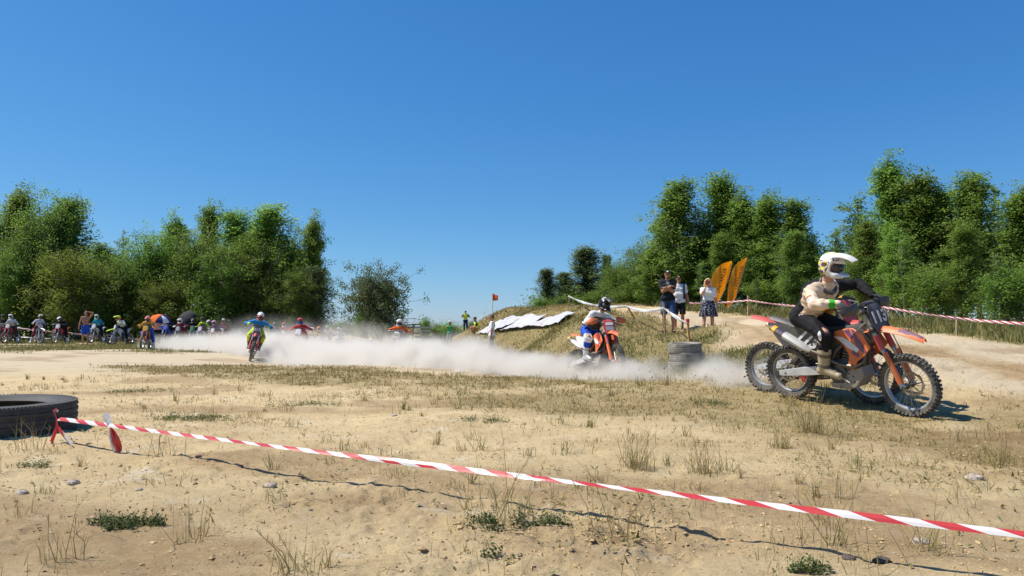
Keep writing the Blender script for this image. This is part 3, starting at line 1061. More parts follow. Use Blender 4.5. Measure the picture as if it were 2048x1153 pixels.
for a in [
    (1094, 538, 38, 62, 'willow', "small grey-green tree leftmost on the right-hand bank"),
    (1132, 545, 40, 70, 'willow', "short grey-green tree second from the left on the bank"),
    (1178, 494, 40, 105, 'willow', "grey-green tree with a high rounded top behind the white tape"),
    (1213, 510, 41, 46, 'willow', "narrow grey-green tree right of the high rounded one"),
    (1080, 590, 36, 66, 'bush', "low scrub at the left end of the bank trees"),
    (1262, 540, 37, 90, 'broad', "small tree in the gap left of the tall poplars"),
    (1297, 474, 34, 130, 'broad', "mid-height tree left of the two standing men"),
    (1240, 520, 36, 110, 'broad', "rounded tree over the middle of the white tape"),
    (1330, 425, 32, 90, 'slender', "short poplar on the left shoulder of the tall poplars"),
    (1515, 430, 31, 120, 'broad', "broad tree filling the space behind the orange banners"),
    (1820, 440, 26, 150, 'broad', "broad tree under the tallest right-hand poplars"),
    (1925, 430, 25, 140, 'broad', "broad tree between the right-hand poplars"),
    (1358, 362, 30.5, 120, 'slender', "tall poplar above the man in the black T-shirt"),
    (1405, 420, 31, 130, 'broad', "dense broad tree behind the woman filming"),
    (1448, 352, 31, 120, 'slender', "tallest poplar left of the orange banners"),
    (1490, 385, 30, 100, 'slender', "poplar standing over the right-hand orange banner"),
    (1538, 388, 29, 110, 'slender', "dark poplar between banners and rider 113"),
    (1590, 402, 28.5, 110, 'slender', "bright green poplar left of the gap behind rider 113"),
    (1625, 480, 28, 66, 'slender', "lower poplar at the left rim of the sky gap"),
    (1676, 452, 31, 52, 'thin', "thin small tree standing in the sky gap above rider 113"),
    (1722, 385, 27, 96, 'thin', "sparse half-bare tree left of the tallest poplar"),
    (1745, 430, 27, 130, 'broad', "dense tree right behind the helmet of rider 113"),
    (1788, 314, 25, 125, 'slender', "tallest poplar of the right-hand group"),
    (1842, 346, 24, 140, 'slender', "bright poplar right of the tallest one"),
    (1892, 380, 24, 120, 'slender', "poplar in the middle of the right-hand group"),
    (1955, 346, 23, 120, 'slender', "tall full poplar second from the right edge"),
    (2000, 356, 24, 50, 'thin', "thin airy tree near the right edge"),
    (2045, 372, 22, 120, 'slender', "poplar cut by the right edge of the photo"),
    (2120, 350, 22, 150, 'slender', "poplar just beyond the right edge of the photo"),
    (2210, 380, 21, 150, 'slender', "second poplar beyond the right edge of the photo"),
    (2300, 400, 20.5, 170, 'broad', "broad tree well beyond the right edge of the photo"),
    (2400, 370, 20, 160, 'slender', "last poplar beyond the right edge of the photo"),
]:
    tree(*a, GR)
for a in [
    (1185, 570, 35.5, 120, "dark bush behind the left end of the white tape"),
    (1250, 572, 34, 110, "bush behind the orange-tipped stake on the mound"),
    (1312, 545, 31.5, 120, "bush behind the two standing men"),
    (1385, 520, 30, 120, "bush between the men and the woman"),
    (1450, 520, 28.5, 120, "bush directly behind the left orange banner"),
    (1530, 540, 27, 120, "bush right of the orange banners"),
    (1590, 520, 25.5, 110, "bush left of the helmet of rider 113"),
    (1660, 545, 24, 120, "bush behind the shoulders of rider 113"),
    (1735, 500, 22.5, 130, "bush behind the outstretched arm of rider 113"),
    (1800, 510, 21, 140, "bush behind the orange front fender"),
    (1865, 520, 19.8, 140, "leafy bush above the long tape, right of the front fender"),
    (1935, 500, 18.8, 150, "large bush above the long tape near the right edge"),
    (2020, 520, 17.4, 150, "bush meeting the right edge above the tape"),
    (2110, 500, 17, 170, "bush just past the right edge above the tape"),
]:
    _k = a[0] in (1312, 1450, 1590, 1800, 1935, 1735)
    tree(a[0], a[1] - (55 if _k else RNG.integers(-25, 12)), a[2], a[3] * (0.62 if _k else 1.0), 'slender' if _k else 'bush', a[4].replace('bush', 'young poplar') if _k else a[4], GB, 'tree' if _k else 'bush')

tree(762, 531, 78, 150, 'lone', "lone spreading tree with an open crown at the field's end", None, "tree")
tree(722, 618, 76, 44, 'bush', "low bush at the left foot of the lone tree", "bushes at the field's end", "bush")
tree(848, 634, 84, 34, 'bush', "small dark bush right of the lone tree", "bushes at the field's end", "bush")
tree(906, 642, 70, 60, 'bush', "bush left of the standing yellow vest", "bushes at the field's end", "bush")
tree(943, 637, 64, 26, 'bush', "small dark bush beside the standing yellow vest", "bushes at the field's end", "bush")
tree(875, 646, 78, 80, 'bush', "long low bush behind the timing frames", "bushes at the field's end", "bush")
tree(690, 641, 82, 70, 'bush', "low hedge-like bush left of the lone tree", "bushes at the field's end", "bush")
tree(800, 646, 86, 70, 'bush', "low bush behind the rider in orange-red", "bushes at the field's end", "bush")


def woodland(name, path, n, hmin, hmax, leaf, mat):
    """Deep wood that reads as one mass behind the trees one can tell apart."""
    seg = [np.array(p, float) for p in path]
    t = RNG.uniform(0, len(seg) - 1.001, n)
    i = t.astype(int)
    f = t - i
    A = np.array([seg[k] for k in i])
    B = np.array([seg[k + 1] for k in i])
    xy = lerp(A, B, f[:, None])[:, :2] + RNG.normal(0, 0.9, (n, 2))
    top = lerp(A, B, f[:, None])[:, 2]
    zg = H0(xy[:, 0], xy[:, 1])
    lump = 0.65 + 0.5 * fbm(xy[:, 0] * 0.45, xy[:, 1] * 0.45, 3, 7)
    z = zg + RNG.uniform(0.0, 1, n) ** 0.9 * (top - zg) * lump
    pts = np.stack([xy[:, 0], xy[:, 1], z], 1)
    o = leaf_mesh(name, pts, leaf, np.tile(V(0, -0.5, 0.6), (n, 1)), RNG.normal(0.3, 0.18, n), mat)
    tag(o, kind="stuff")
    return o


woodland("woodland", [tuple(P(-260, 470, 55.0)), tuple(P(100, 470, 57.0)), tuple(P(330, 520, 58.0)), tuple(P(600, 500, 55.5))], 40000, 0, 1, 0.21, LEAF_B)
woodland("woodland", [tuple(P(1110, 585, 44)), tuple(P(1300, 530, 40)), tuple(P(1450, 460, 36)), tuple(P(1620, 510, 33)), tuple(P(1800, 440, 30)), tuple(P(2060, 440, 27)), tuple(P(2400, 450, 24))], 52000, 0, 1, 0.13, LEAF_B)
woodland("undergrowth", [tuple(P(-200, 600, 49.5)), tuple(P(100, 612, 49.0)), tuple(P(330, 618, 49.0)), tuple(P(640, 625, 50.5))], 9000, 0, 1, 0.22, LEAF_B)

for a in [(1515, 555, 26.0, 26, "thin pale-stemmed sapling right of the orange banners"), (1808, 470, 20.5, 40, "pale-stemmed sapling above the front fender of bike 113"), (1998, 500, 17.2, 44, "forked pale-stemmed sapling near the right edge"),
          (1403, 520, 28.5, 30, "thin sapling behind the head of the filming woman")]:
    tree(*a[:4], 'thin', a[4], "saplings in front of the right-hand trees", "sapling", variant=1)
# ------------------------------------------------------------------ lettering
def text_mesh(name, s, size, mat, parent, Mx, bold=0.0, shear=0.0, ext=0.0015, align='CENTER', spacing=1.0):
    """Flat letters as a thin mesh; Mx: 4x4 numpy matrix of the lettering plane (x along the line, y up)."""
    cu = bpy.data.curves.new(name, 'FONT')
    cu.body = s
    cu.size = size
    cu.extrude = ext
    cu.offset = bold
    cu.shear = shear
    cu.align_x = align
    cu.align_y = 'CENTER'
    cu.resolution_u = 3
    cu.space_character = spacing
    t = bpy.data.objects.new(name + "_curve", cu)
    COL.objects.link(t)
    bpy.context.view_layer.update()
    me = bpy.data.meshes.new_from_object(t.evaluated_get(bpy.context.evaluated_depsgraph_get()))
    bpy.data.objects.remove(t)
    bpy.data.curves.remove(cu)
    me.name = name
    me.transform(Matrix([list(r) for r in Mx]))
    me.materials.clear()
    me.materials.append(mat)
    o = bpy.data.objects.new(name, me)
    COL.objects.link(o)
    o.parent = parent
    return o


def basis(x, y, o):
    """4x4 with given x and y axes at o."""
    x = vn(x)
    z = vn(np.cross(x, y))
    y = np.cross(z, x)
    Mx = np.eye(4)
    Mx[:3, 0], Mx[:3, 1], Mx[:3, 2], Mx[:3, 3] = x, y, z, o
    return Mx


# ------------------------------------------------------------------ motocross bikes (x forward, y left, z up)
AXR, AXF, RR, RF = V(-0.74, 0, 0.335), V(0.72, 0, 0.35), 0.335, 0.35
FDIR = vn(V(-0.446, 0, 0.895))
STEER_O = V(0.30, 0, 1.06)
PART_KEY = {'front_fender': 'fender', 'rear_fender': 'rear', 'radiator_shroud': 'shroud', 'side_panel': 'side', 'number_plate': 'plate',
            'fork_guard': 'guard', 'hand_guard': 'hand', 'seat': 'seat', 'fuel_tank': 'tank', 'fork_sticker': 'sticker'}


def steer_mat(deg):
    R = rot_axis(FDIR, math.radians(deg))
    return mat4(R, STEER_O - R @ STEER_O)


def loft(mb, secs, mi=0, caps=True):
    n = len(secs[0])
    vs = [p for s in secs for p in s]
    fs = []
    for i in range(len(secs) - 1):
        for k in range(n):
            l = (k + 1) % n
            fs.append((i * n + k, i * n + l, (i + 1) * n + l, (i + 1) * n + k))
    if caps:
        fs.append(tuple(range(n))[::-1])
        fs.append(tuple(range((len(secs) - 1) * n, len(secs) * n)))
    mb.add(vs, fs, mi)


def fender_mesh(line, half, drop, th=0.005, nv=7):
    mb = MB()
    pts = []
    for (x, z), w in zip(line, half):
        for j in range(nv):
            y = lerp(-w, w, j / (nv - 1))
            pts.append(V(x, y, z - drop * (abs(y) / w) ** 2.2 + (0.006 if j == nv // 2 else 0)))
    mb.grid(pts, len(line), nv, V(0, 0, -th))
    return mb


def wheel(root, front, hero, Mx, c):
    """hub > tyre, rim, spokes, brake_disc (a part with sub-parts)."""
    ax, Ro = (AXF, RF) if front else (AXR, RR)
    w, Rr = (0.088, 0.272) if front else (0.118, 0.248)
    seg = 60 if hero else 22
    mb = MB()
    mb.lathe(ax, [(0.012, -0.075), (0.03, -0.07), (0.034, -0.045), (0.022, -0.03), (0.022, 0.03), (0.034, 0.045), (0.03, 0.07), (0.012, 0.075)], 16 if hero else 8)
    mb.tube([ax + V(0, -0.125, 0), ax + V(0, 0.125, 0)], 0.011, 8)
    hub = mb.xf(Mx).build("front_wheel" if front else "rear_wheel", c['hub'], root)
    h = Ro - Rr
    k = 0.014 if hero else 0.0
    mb = MB()
    prof = [(Rr - 0.004, -w * 0.30), (Rr + 0.25 * h, -w * 0.47), (Rr + 0.6 * h, -w * 0.5), (Ro - k - 0.16 * h, -w * 0.42), (Ro - k, -w * 0.16), (Ro - k, w * 0.16), (Ro - k - 0.16 * h, w * 0.42),
            (Rr + 0.6 * h, w * 0.5), (Rr + 0.25 * h, w * 0.47), (Rr - 0.004, w * 0.30)]
    mb.lathe(ax, prof, seg, closed=True)
    if hero:
        nk = 46 if front else 42
        for i in range(nk):
            th = 2 * math.pi * i / nk
            rows = [(-0.15, 0), (0.15, 0), (-0.43, 0.3), (0.43, 0.3)] if i % 2 else [(0.0, 0), (-0.34, 0.14), (0.34, 0.14), (-0.5, 0.52), (0.5, 0.52)]
            for yy, tilt in rows:
                r0 = Ro - k - (0.15 * h if abs(yy) > 0.4 else 0.02 * h) - (0.07 * h if abs(yy) > 0.3 else 0)
                rad = V(math.cos(th), 0, math.sin(th))
                tan = V(-math.sin(th), 0, math.cos(th))
                sy = 1 if yy > 0 else -1
                nn = vn(rad * math.cos(tilt * 1.6) + V(0, sy, 0) * math.sin(tilt * 1.6))
                lat = np.cross(tan, nn)
                ce = ax + rad * r0 + V(0, yy * w, 0) + nn * (k * 0.35)
                mb.box(ce, (0.024, w * 0.22, 0.020 + k * 0.5), 0, np.stack([tan, lat, nn], 1))
    else:
        for i in range(26):
            th = 2 * math.pi * i / 26
            rad, tan = V(math.cos(th), 0, math.sin(th)), V(-math.sin(th), 0, math.cos(th))
            mb.box(ax + rad * (Ro + 0.002), (0.03, w * 0.75, 0.016), 0, np.stack([tan, V(0, 1, 0), rad], 1))
    mb.xf(Mx).build("tyre", RUBBER, hub, smooth=not hero or True)
    mb = MB()
    mb.lathe(ax, [(Rr + 0.006, -0.030), (Rr - 0.012, -0.027), (Rr - 0.018, -0.012), (Rr - 0.018, 0.012), (Rr - 0.012, 0.027), (Rr + 0.006, 0.030)], seg, closed=True)
    mb.xf(Mx).build("rim", c['rim'], hub)
    mb = MB()
    ns = 36 if hero else 14
    for i in range(ns):
        th = 2 * math.pi * i / ns
        sy = 1 if i % 2 else -1
        t2 = th + (0.5 if (i // 2) % 2 else -0.5)
        a = ax + V(0.032 * math.cos(t2), 0.04 * sy, 0.032 * math.sin(t2))
        b = ax + V((Rr - 0.014) * math.cos(th), 0.006 * sy, (Rr - 0.014) * math.sin(th))
        mb.tube([a, b], 0.0023 if hero else 0.004, 3, caps=False)
    mb.xf(Mx).build("spokes", STEEL, hub, kind="stuff")
    # wave brake disc
    mb = MB()
    yo = 0.062 if front else -0.062
    rd = 0.135 if front else 0.115
    n = 48 if hero else 16
    vs, fs = [], []
    for i in range(n):
        th = 2 * math.pi * i / n
        r = rd + (0.006 * math.cos(8 * th) if hero else 0)
        for rr, dy in ((r, -0.002), (rd - 0.028, -0.002), (rd - 0.028, 0.002), (r, 0.002)):
            vs.append(ax + V(rr * math.cos(th), yo + dy, rr * math.sin(th)))
    for i in range(n):
        j = (i + 1) % n
        for q in range(4):
            p = (q + 1) % 4
            fs.append((i * 4 + q, j * 4 + q, j * 4 + p, i * 4 + p))
    mb.add(vs, fs)
    for i in range(6):
        th = math.pi / 3 * i
        mb.tube([ax + V(0.03 * math.cos(th), yo, 0.03 * math.sin(th)), ax + V((rd - 0.025) * math.cos(th + 0.3), yo, (rd - 0.025) * math.sin(th + 0.3))], 0.006 if hero else 0.009, 4)
    mb.xf(Mx).build("brake_disc", STEEL, hub)
    if not front:
        mb = MB()
        mb.lathe(ax, [(0.085, 0.058), (0.108, 0.058), (0.108, 0.064), (0.085, 0.064)], 40 if hero else 16, closed=True)
        for i in range(5):
            th = 1.2566 * i
            mb.tube([ax + V(0.03 * math.cos(th), 0.061, 0.03 * math.sin(th)), ax + V(0.09 * math.cos(th), 0.061, 0.09 * math.sin(th))], 0.007, 4)
        mb.xf(Mx).build("sprocket", c['sprocket'], hub)
    return hub


def make_bike(col, steer=0.0, hero=True, number=None, num_c='white', side_number=None):
    """One bike, standing on z = 0. col: colour names by part key. Returns (root, grips dict)."""
    c = dict(hub=pla(col.get('hub', 'black')) if col.get('hub') != 'silver' else ALU, rim=M("rim_" + col.get('rim', 'silver'), C_[col.get('rim', 'silver')], 0.35, metal=0.6, dust=0.3), sprocket=STEELD)
    K = lambda k, d: pla(col.get(k, d))
    root = empty("motocross_bike")
    S = steer_mat(steer)
    I4 = np.eye(4)
    wheel(root, True, hero, S, c)
    wheel(root, False, hero, I4, c)
    fp = lambda s, y=0, f=0: AXF + V(-0.025, 0, 0) + FDIR * s + V(0, y, 0) + V(0.895, 0, 0.446) * f
    # fork legs
    for sy in (-1, 1):
        y = 0.098 * sy
        mb = MB()
        mb.tube([fp(-0.02, y), fp(0.47, y)], 0.023, 12 if hero else 6, mi=0)
        mb.tube([fp(0.42, y), fp(0.56, y), fp(0.62, y), fp(0.94, y)], [0.028, 0.031, 0.030, 0.030], 14 if hero else 6, mi=1)
        mb.tube([fp(0.94, y), fp(0.965, y)], 0.02, 8, mi=2)
        mb.tube([AXF + V(-0.06, y, 0.03), AXF + V(0.0, y, 0), fp(0.10, y)], [0.018, 0.027, 0.03], 8, mi=2)
        mb.xf(S).build("fork_leg", [STEEL, M("fork_outer", (0.34, 0.335, 0.32), 0.4, metal=0.5, dust=0.35), ALU], root)
        # lower guard: a curved plate in front of the leg
        mb = MB()
        pts = []
        for s in np.linspace(0.03, 0.40, 5):
            ww = lerp(0.05, 0.034, (s - 0.03) / 0.37)
            for a in np.linspace(-1.25, 1.25, 5):
                pts.append(fp(s, y + math.sin(a) * ww + 0.012 * sy, 0.012 + math.cos(a) * 0.034))
        mb.grid(pts, 5, 5, V(-0.005, 0, 0))
        mb.xf(S).build("fork_guard", K('guard', 'orange'), root)
        if hero:
            mb = MB()
            mb.tube([fp(0.44, y), fp(0.60, y)], 0.0325, 14, caps=False)
            mb.xf(S).build("fork_sticker", K('sticker', 'red'), root)
    mb = MB()
    for s, hh in ((0.66, 0.035), (0.88, 0.03)):
        p = fp(s, 0, -0.005)
        R = np.stack([vn(V(0.895, 0, 0.446)), V(0, 1, 0), FDIR], 1)
        mb.box(p, (0.085, 0.27, hh), 0, R)
        for y in (-0.098, 0.098):
            mb.tube([fp(s - hh * 0.6, y), fp(s + hh * 0.6, y)], 0.042, 10)
    mb.tube([fp(0.62, 0, -0.03), fp(0.93, 0, -0.03)], 0.03, 10)
    mb.xf(S).build("triple_clamp", M("clamp_black", (0.03, 0.03, 0.032), 0.4, metal=0.5, dust=0.25), root)
    # handlebar, grips, levers
    bar = [V(0.20, -0.405, 1.222), V(0.235, -0.26, 1.235), V(0.285, -0.15, 1.215), V(0.30, -0.06, 1.185), V(0.30, 0.06, 1.185), V(0.285, 0.15, 1.215), V(0.235, 0.26, 1.235), V(0.20, 0.405, 1.222)]
    mb = MB()
    mb.tube(bar, 0.0135, 8)
    mb.tube([V(0.285, -0.16, 1.23), V(0.285, 0.16, 1.23)], 0.008, 6)
    hb = mb.xf(S).build("handlebar", STEELD, root)
    mb = MB()
    mb.tube([V(0.287, -0.10, 1.235), V(0.287, 0.10, 1.235)], 0.03, 10)
    mb.xf(S).build("bar_pad", pla(col.get('pad', 'black')), root)
    for sy in (-1, 1):
        mb = MB()
        mb.tube([V(0.235, 0.27 * sy, 1.234), V(0.20, 0.405 * sy, 1.222)], 0.0175, 8)
        mb.xf(S).build("grip", RUBBER_D, hb)
        mb = MB()
        mb.tube([V(0.27, 0.215 * sy, 1.235), V(0.29, 0.27 * sy, 1.225), V(0.275, 0.39 * sy, 1.212)], [0.008, 0.007, 0.006], 5)
        mb.xf(S).build("lever", ALU, hb)
        if col.get('hand'):
            mb = MB()
            pts = []
            for t in np.linspace(0, 1, 7):
                yy = lerp(0.20, 0.44, t)
                xx = 0.31 + 0.035 * math.sin(t * 2.4) - 0.07 * t ** 3
                hh = 0.045 + 0.024 * math.sin(t * math.pi) - 0.012 * t
                for q in np.linspace(-1, 1, 5):
                    pts.append(V(xx - 0.022 * q * q + (0.01 if q < 0 else 0), yy * sy, 1.225 - 0.03 * t + q * hh))
            mb.grid(pts, 7, 5, V(-0.006, 0, 0))
            mb.tube([V(0.25, 0.23 * sy, 1.225), V(0.305, 0.24 * sy, 1.225)], 0.01, 6)
            mb.tube([V(0.20, 0.408 * sy, 1.222), V(0.255, 0.44 * sy, 1.21)], 0.01, 6)
            mb.xf(S).build("hand_guard", K('hand', 'black'), root)
    # number plate
    mb = MB()
    poly = [(-0.075, 0.94), (0.075, 0.94), (0.115, 1.03), (0.115, 1.17), (0.085, 1.225), (0.03, 1.235), (-0.03, 1.235), (-0.085, 1.225), (-0.115, 1.17), (-0.115, 1.03)]
    mb.prism(poly, -0.006, 0.006, 0.004, bulge=0.010)
    Rp = np.stack([V(0, 1, 0), vn(V(0.93, 0, 0.37)), V(-0.37, 0, 0.93)], 1)
    Mp = mat4(Rp, V(0, 0, 0))
    mb.xf(mat4(np.eye(3), V(0, 0, -1.09)))
    if hero:
        mb.xf(mat4(np.diag([1.15, 1, 1.15]), V(0, 0, 0)))
    mb.xf(Mp)
    mb.xf(mat4(np.eye(3), V(0.405, 0, 1.08)))
    mb.xf(S)
    plate = mb.build("number_plate", K('plate', 'white'), root)
    if number:
        nrm = vn(V(0.93, 0, 0.37))
        Mt = S @ basis(V(0, 1, 0), V(-0.37, 0, 0.93), V(0.405, 0, 1.085) + nrm * 0.0185)
        text_mesh("number", number, 0.185 if hero else 0.17, pla(num_c, 0.25), plate, Mt, bold=0.006, shear=0.1, ext=0.001)
    # fenders
    line = [(0.17, 0.90), (0.26, 0.955), (0.40, 0.985), (0.55, 0.985), (0.70, 0.965), (0.83, 0.93), (0.93, 0.89)]
    mb = fender_mesh(line, [0.06, 0.075, 0.078, 0.072, 0.066, 0.056, 0.03], 0.045, nv=7 if hero else 5)
    ff = mb.xf(S).build("front_fender", K('fender', 'orange'), root)
    if hero:
        for sy in (-1, 1):
            mb = MB()
            pts = []
            for x, z, w0, w1 in ((0.66, 0.9775, 0.022, 0.050), (0.75, 0.9575, 0.012, 0.046), (0.84, 0.928, 0.006, 0.036), (0.915, 0.898, 0.004, 0.018)):
                for q in np.linspace(w0, w1, 4):
                    wl = lerp(0.066, 0.03, (x - 0.66) / 0.27)
                    pts.append(V(x, q * sy, z - 0.045 * (q / wl) ** 2.2 + 0.005))
            mb.grid(pts, 4, 4, V(0, 0, -0.002))
            mb.xf(S).build("graphic", pla(col.get('graphic2', 'purple')), ff)
    line = [(-0.40, 0.895), (-0.55, 0.945), (-0.70, 0.985), (-0.84, 1.01), (-0.99, 1.03)]
    fender_mesh(line, [0.075, 0.085, 0.085, 0.075, 0.045], 0.04).build("rear_fender", K('rear', 'black'), root)
    # seat
    mb = MB()
    secs = []
    for x, z, w, t in [(0.19, 1.0, 0.045, 0.05), (0.05, 0.975, 0.06, 0.07), (-0.12, 0.95, 0.078, 0.085), (-0.30, 0.945, 0.085, 0.09), (-0.46, 0.955, 0.08, 0.07), (-0.62, 0.975, 0.05, 0.03)]:
        secs.append([V(x, -w, z - t), V(x, -w * 1.02, z - 0.025), V(x, -w * 0.8, z - 0.006), V(x, 0, z), V(x, w * 0.8, z - 0.006), V(x, w * 1.02, z - 0.025), V(x, w, z - t)])
    loft(mb, secs)
    mb.build("seat", SEATM if col.get('seat', 'black') == 'black' else K('seat', 'black'), root)
    # tank
    mb = MB()
    secs = []
    for x, z, w in [(0.33, 0.99, 0.03), (0.26, 1.015, 0.055), (0.14, 1.0, 0.075), (0.0, 0.96, 0.085), (-0.10, 0.92, 0.08)]:
        secs.append([V(x, -w, z - 0.2), V(x, -w * 1.15, z - 0.08), V(x, -w * 0.6, z - 0.004), V(x, w * 0.6, z - 0.004), V(x, w * 1.15, z - 0.08), V(x, w, z - 0.2)])
    loft(mb, secs)
    mb.lathe(V(0.20, 0, 1.01), [(0.0, 0.028), (0.024, 0.026), (0.028, 0.0)], 10, axis='z')
    mb.build("fuel_tank", K('tank', 'charcoal'), root)
    # shrouds with graphics
    for sy in (-1, 1):
        sh = [(-0.07, 0.905, 0.0), (0.06, 0.945, 0.02), (0.17, 0.965, 0.035), (0.30, 0.915, 0.065), (0.405, 0.765, 0.085), (0.33, 0.665, 0.08), (0.245, 0.60, 0.07), (0.17, 0.475, 0.055),
              (0.115, 0.50, 0.05), (0.13, 0.65, 0.05), (0.05, 0.765, 0.03), (-0.09, 0.845, 0.0)]
        mb = MB()
        mb.prism([(x, z, d * sy) for x, z, d in sh], 0.098 * sy, 0.110 * sy, 0.006)
        so = mb.build("radiator_shroud", K('shroud', 'orange'), root, smooth=False)
        if hero:
            mb = MB()
            g = [(-0.085, 0.852, 0.002), (0.05, 0.85, 0.022), (0.17, 0.80, 0.05), (0.27, 0.735, 0.075), (0.24, 0.695, 0.071), (0.12, 0.735, 0.047), (0.02, 0.80, 0.02)]
            mb.prism([(x, z, d * sy) for x, z, d in g], 0.108 * sy, 0.1135 * sy, 0.001)
            mb.build("graphic", K('graphic', 'white'), so, smooth=False)
            mb = MB()
            g = [(0.16, 0.955, 0.034), (0.20, 0.945, 0.042), (0.30, 0.80, 0.077), (0.355, 0.715, 0.083), (0.32, 0.69, 0.078), (0.22, 0.79, 0.06)]
            mb.prism([(x, z, d * sy) for x, z, d in g], 0.108 * sy, 0.1132 * sy, 0.001)
            g = [(0.06, 0.925, 0.02), (0.13, 0.955, 0.03), (0.19, 0.86, 0.048), (0.16, 0.835, 0.045)]
            mb.prism([(x, z, d * sy) for x, z, d in g], 0.108 * sy, 0.1132 * sy, 0.001)
            g = [(0.19, 0.72, 0.063), (0.27, 0.672, 0.077), (0.25, 0.64, 0.071), (0.17, 0.68, 0.058)]
            mb.prism([(x, z, d * sy) for x, z, d in g], 0.108 * sy, 0.1148 * sy, 0.001)
            mb.build("graphic", pla(col.get('graphic2', 'purple')), so, smooth=False)
        # radiators
        mb = MB()
        mb.box(V(0.235, 0.095 * sy, 0.74), (0.05, 0.07, 0.26))
        for k in range(7 if hero else 0):
            mb.box(V(0.268, 0.105 * sy, 0.63 + 0.035 * k), (0.018, 0.09, 0.006))
        mb.build("radiator", BLK, root, smooth=False)
        # side panels
        sp = [(-0.13, 0.84, 0), (-0.26, 0.885, 0.012), (-0.46, 0.92, 0.02), (-0.63, 0.94, 0.015), (-0.665, 0.915, 0.012), (-0.55, 0.77, 0.02), (-0.42, 0.63, 0.015), (-0.27, 0.505, 0.0), (-0.20, 0.53, 0), (-0.12, 0.68, 0)]
        mb = MB()
        mb.prism([(x, z, d * sy) for x, z, d in sp], 0.108 * sy, 0.120 * sy, 0.006, bulge=0.008)
        po = mb.build("side_panel", K('side', 'black'), root)
        if side_number:
            a = math.radians(-33)
            ux = V(math.cos(a), 0, math.sin(a)) * (1 if sy < 0 else -1)
            if sy > 0:
                a = -a
                ux = V(-math.cos(a), 0, math.sin(a))
            uy = V(0, 0, 1)
            text_mesh("number", side_number, 0.185, pla('white', 0.12), po, basis(ux, uy, V(-0.40, 0.146 * sy, 0.79)), bold=0.007, shear=0.25, ext=0.002, spacing=0.95)
    # frame
    mb = MB()
    n8 = 8 if hero else 5
    for sy in (-1, 1):
        mb.tube([V(0.28, 0.025 * sy, 1.02), V(0.10, 0.075 * sy, 0.84), V(-0.08, 0.095 * sy, 0.66), V(-0.16, 0.10 * sy, 0.46), V(-0.16, 0.09 * sy, 0.34)], 0.020, n8)
        mb.tube([V(0.285, 0.015 * sy, 0.92), V(0.25, 0.04 * sy, 0.56), V(0.19, 0.06 * sy, 0.38), V(0.10, 0.07 * sy, 0.295), V(-0.10, 0.08 * sy, 0.295), V(-0.17, 0.085 * sy, 0.38)], 0.016, n8)
        mb.tube([V(-0.06, 0.07 * sy, 0.80), V(-0.60, 0.055 * sy, 0.90)], 0.011, n8)
        mb.tube([V(-0.15, 0.085 * sy, 0.52), V(-0.55, 0.055 * sy, 0.86)], 0.011, n8)
    mb.tube([V(0.315, 0, 0.90), V(0.262, 0, 1.06)], 0.034, 10)
    mb.build("frame", M("frame_" + col.get('frame', 'orange'), C_[col.get('frame', 'orange')], 0.4, dust=0.35), root)
    # engine
    mb = MB()
    mb.prism([(-0.165, 0.37), (-0.18, 0.47), (-0.11, 0.565), (0.02, 0.585), (0.14, 0.53), (0.185, 0.43), (0.14, 0.33), (0.0, 0.285), (-0.12, 0.295)], -0.10, 0.10, 0.02)
    seg = 20 if hero else 10
    mb.lathe(V(-0.03, 0, 0.43), [(0.09, -0.095), (0.088, -0.125), (0.06, -0.133), (0.0, -0.133)], seg)
    mb.lathe(V(0.085, 0, 0.40), [(0.055, -0.095), (0.05, -0.118), (0.0, -0.12)], seg)
    mb.lathe(V(0.06, 0, 0.42), [(0.085, 0.095), (0.08, 0.125), (0.0, 0.13)], seg)
    eng = mb.build("engine", ALU_D, root)
    mb = MB()
    R = rot_axis(V(0, 1, 0), math.radians(12))
    for k in range(7 if hero else 3):
        s = k / (6 if hero else 2)
        mb.box(V(0.065 + 0.04 * s, 0, 0.575 + 0.19 * s), (0.15, 0.15, 0.016 if hero else 0.06), 0, R)
    mb.tube([V(0.06, 0, 0.55), V(0.115, 0, 0.80)], 0.058, 12)
    mb.build("cylinder", ALU_D, eng)
    # exhaust
    EX = np.diag([1.0, -1.0 if col.get('exhaust') == 'left' else 1.0, 1.0, 1.0])
    mb = MB()
    mb.tube([V(0.16, -0.03, 0.69), V(0.255, -0.06, 0.655), V(0.265, -0.12, 0.575), V(0.18, -0.155, 0.52), V(0.03, -0.165, 0.53), V(-0.13, -0.15, 0.575), V(-0.28, -0.145, 0.635), V(-0.36, -0.155, 0.655)],
            [0.021, 0.023, 0.026, 0.028, 0.024, 0.023, 0.024, 0.026], n8 + 2)
    ex = mb.xf(EX).build("exhaust_pipe", M("header_pipe", (0.16, 0.13, 0.11), 0.4, metal=0.9, dust=0.2), root)
    a, b = V(-0.35, -0.16, 0.655), V(-0.87, -0.175, 0.915)
    mb = MB()
    mb.tube([a, lerp(a, b, 0.10), lerp(a, b, 0.18), lerp(a, b, 0.62), lerp(a, b, 0.66)], [0.028, 0.050, 0.062, 0.062, 0.058], 8 if hero else 6, mi=0, squash=0.82)
    mb.tube([lerp(a, b, 0.655), lerp(a, b, 0.90), b, lerp(a, b, 1.02)], [0.057, 0.056, 0.046, 0.03], 8 if hero else 6, mi=1, squash=0.82)
    si = mb.xf(EX).build("silencer", [M("silencer_can", (0.62, 0.61, 0.58), 0.42, metal=0.3, dust=0.2), M("silencer_end", (0.16, 0.12, 0.14), 0.35, metal=0.6, dust=0.25)], root, smooth=hero)
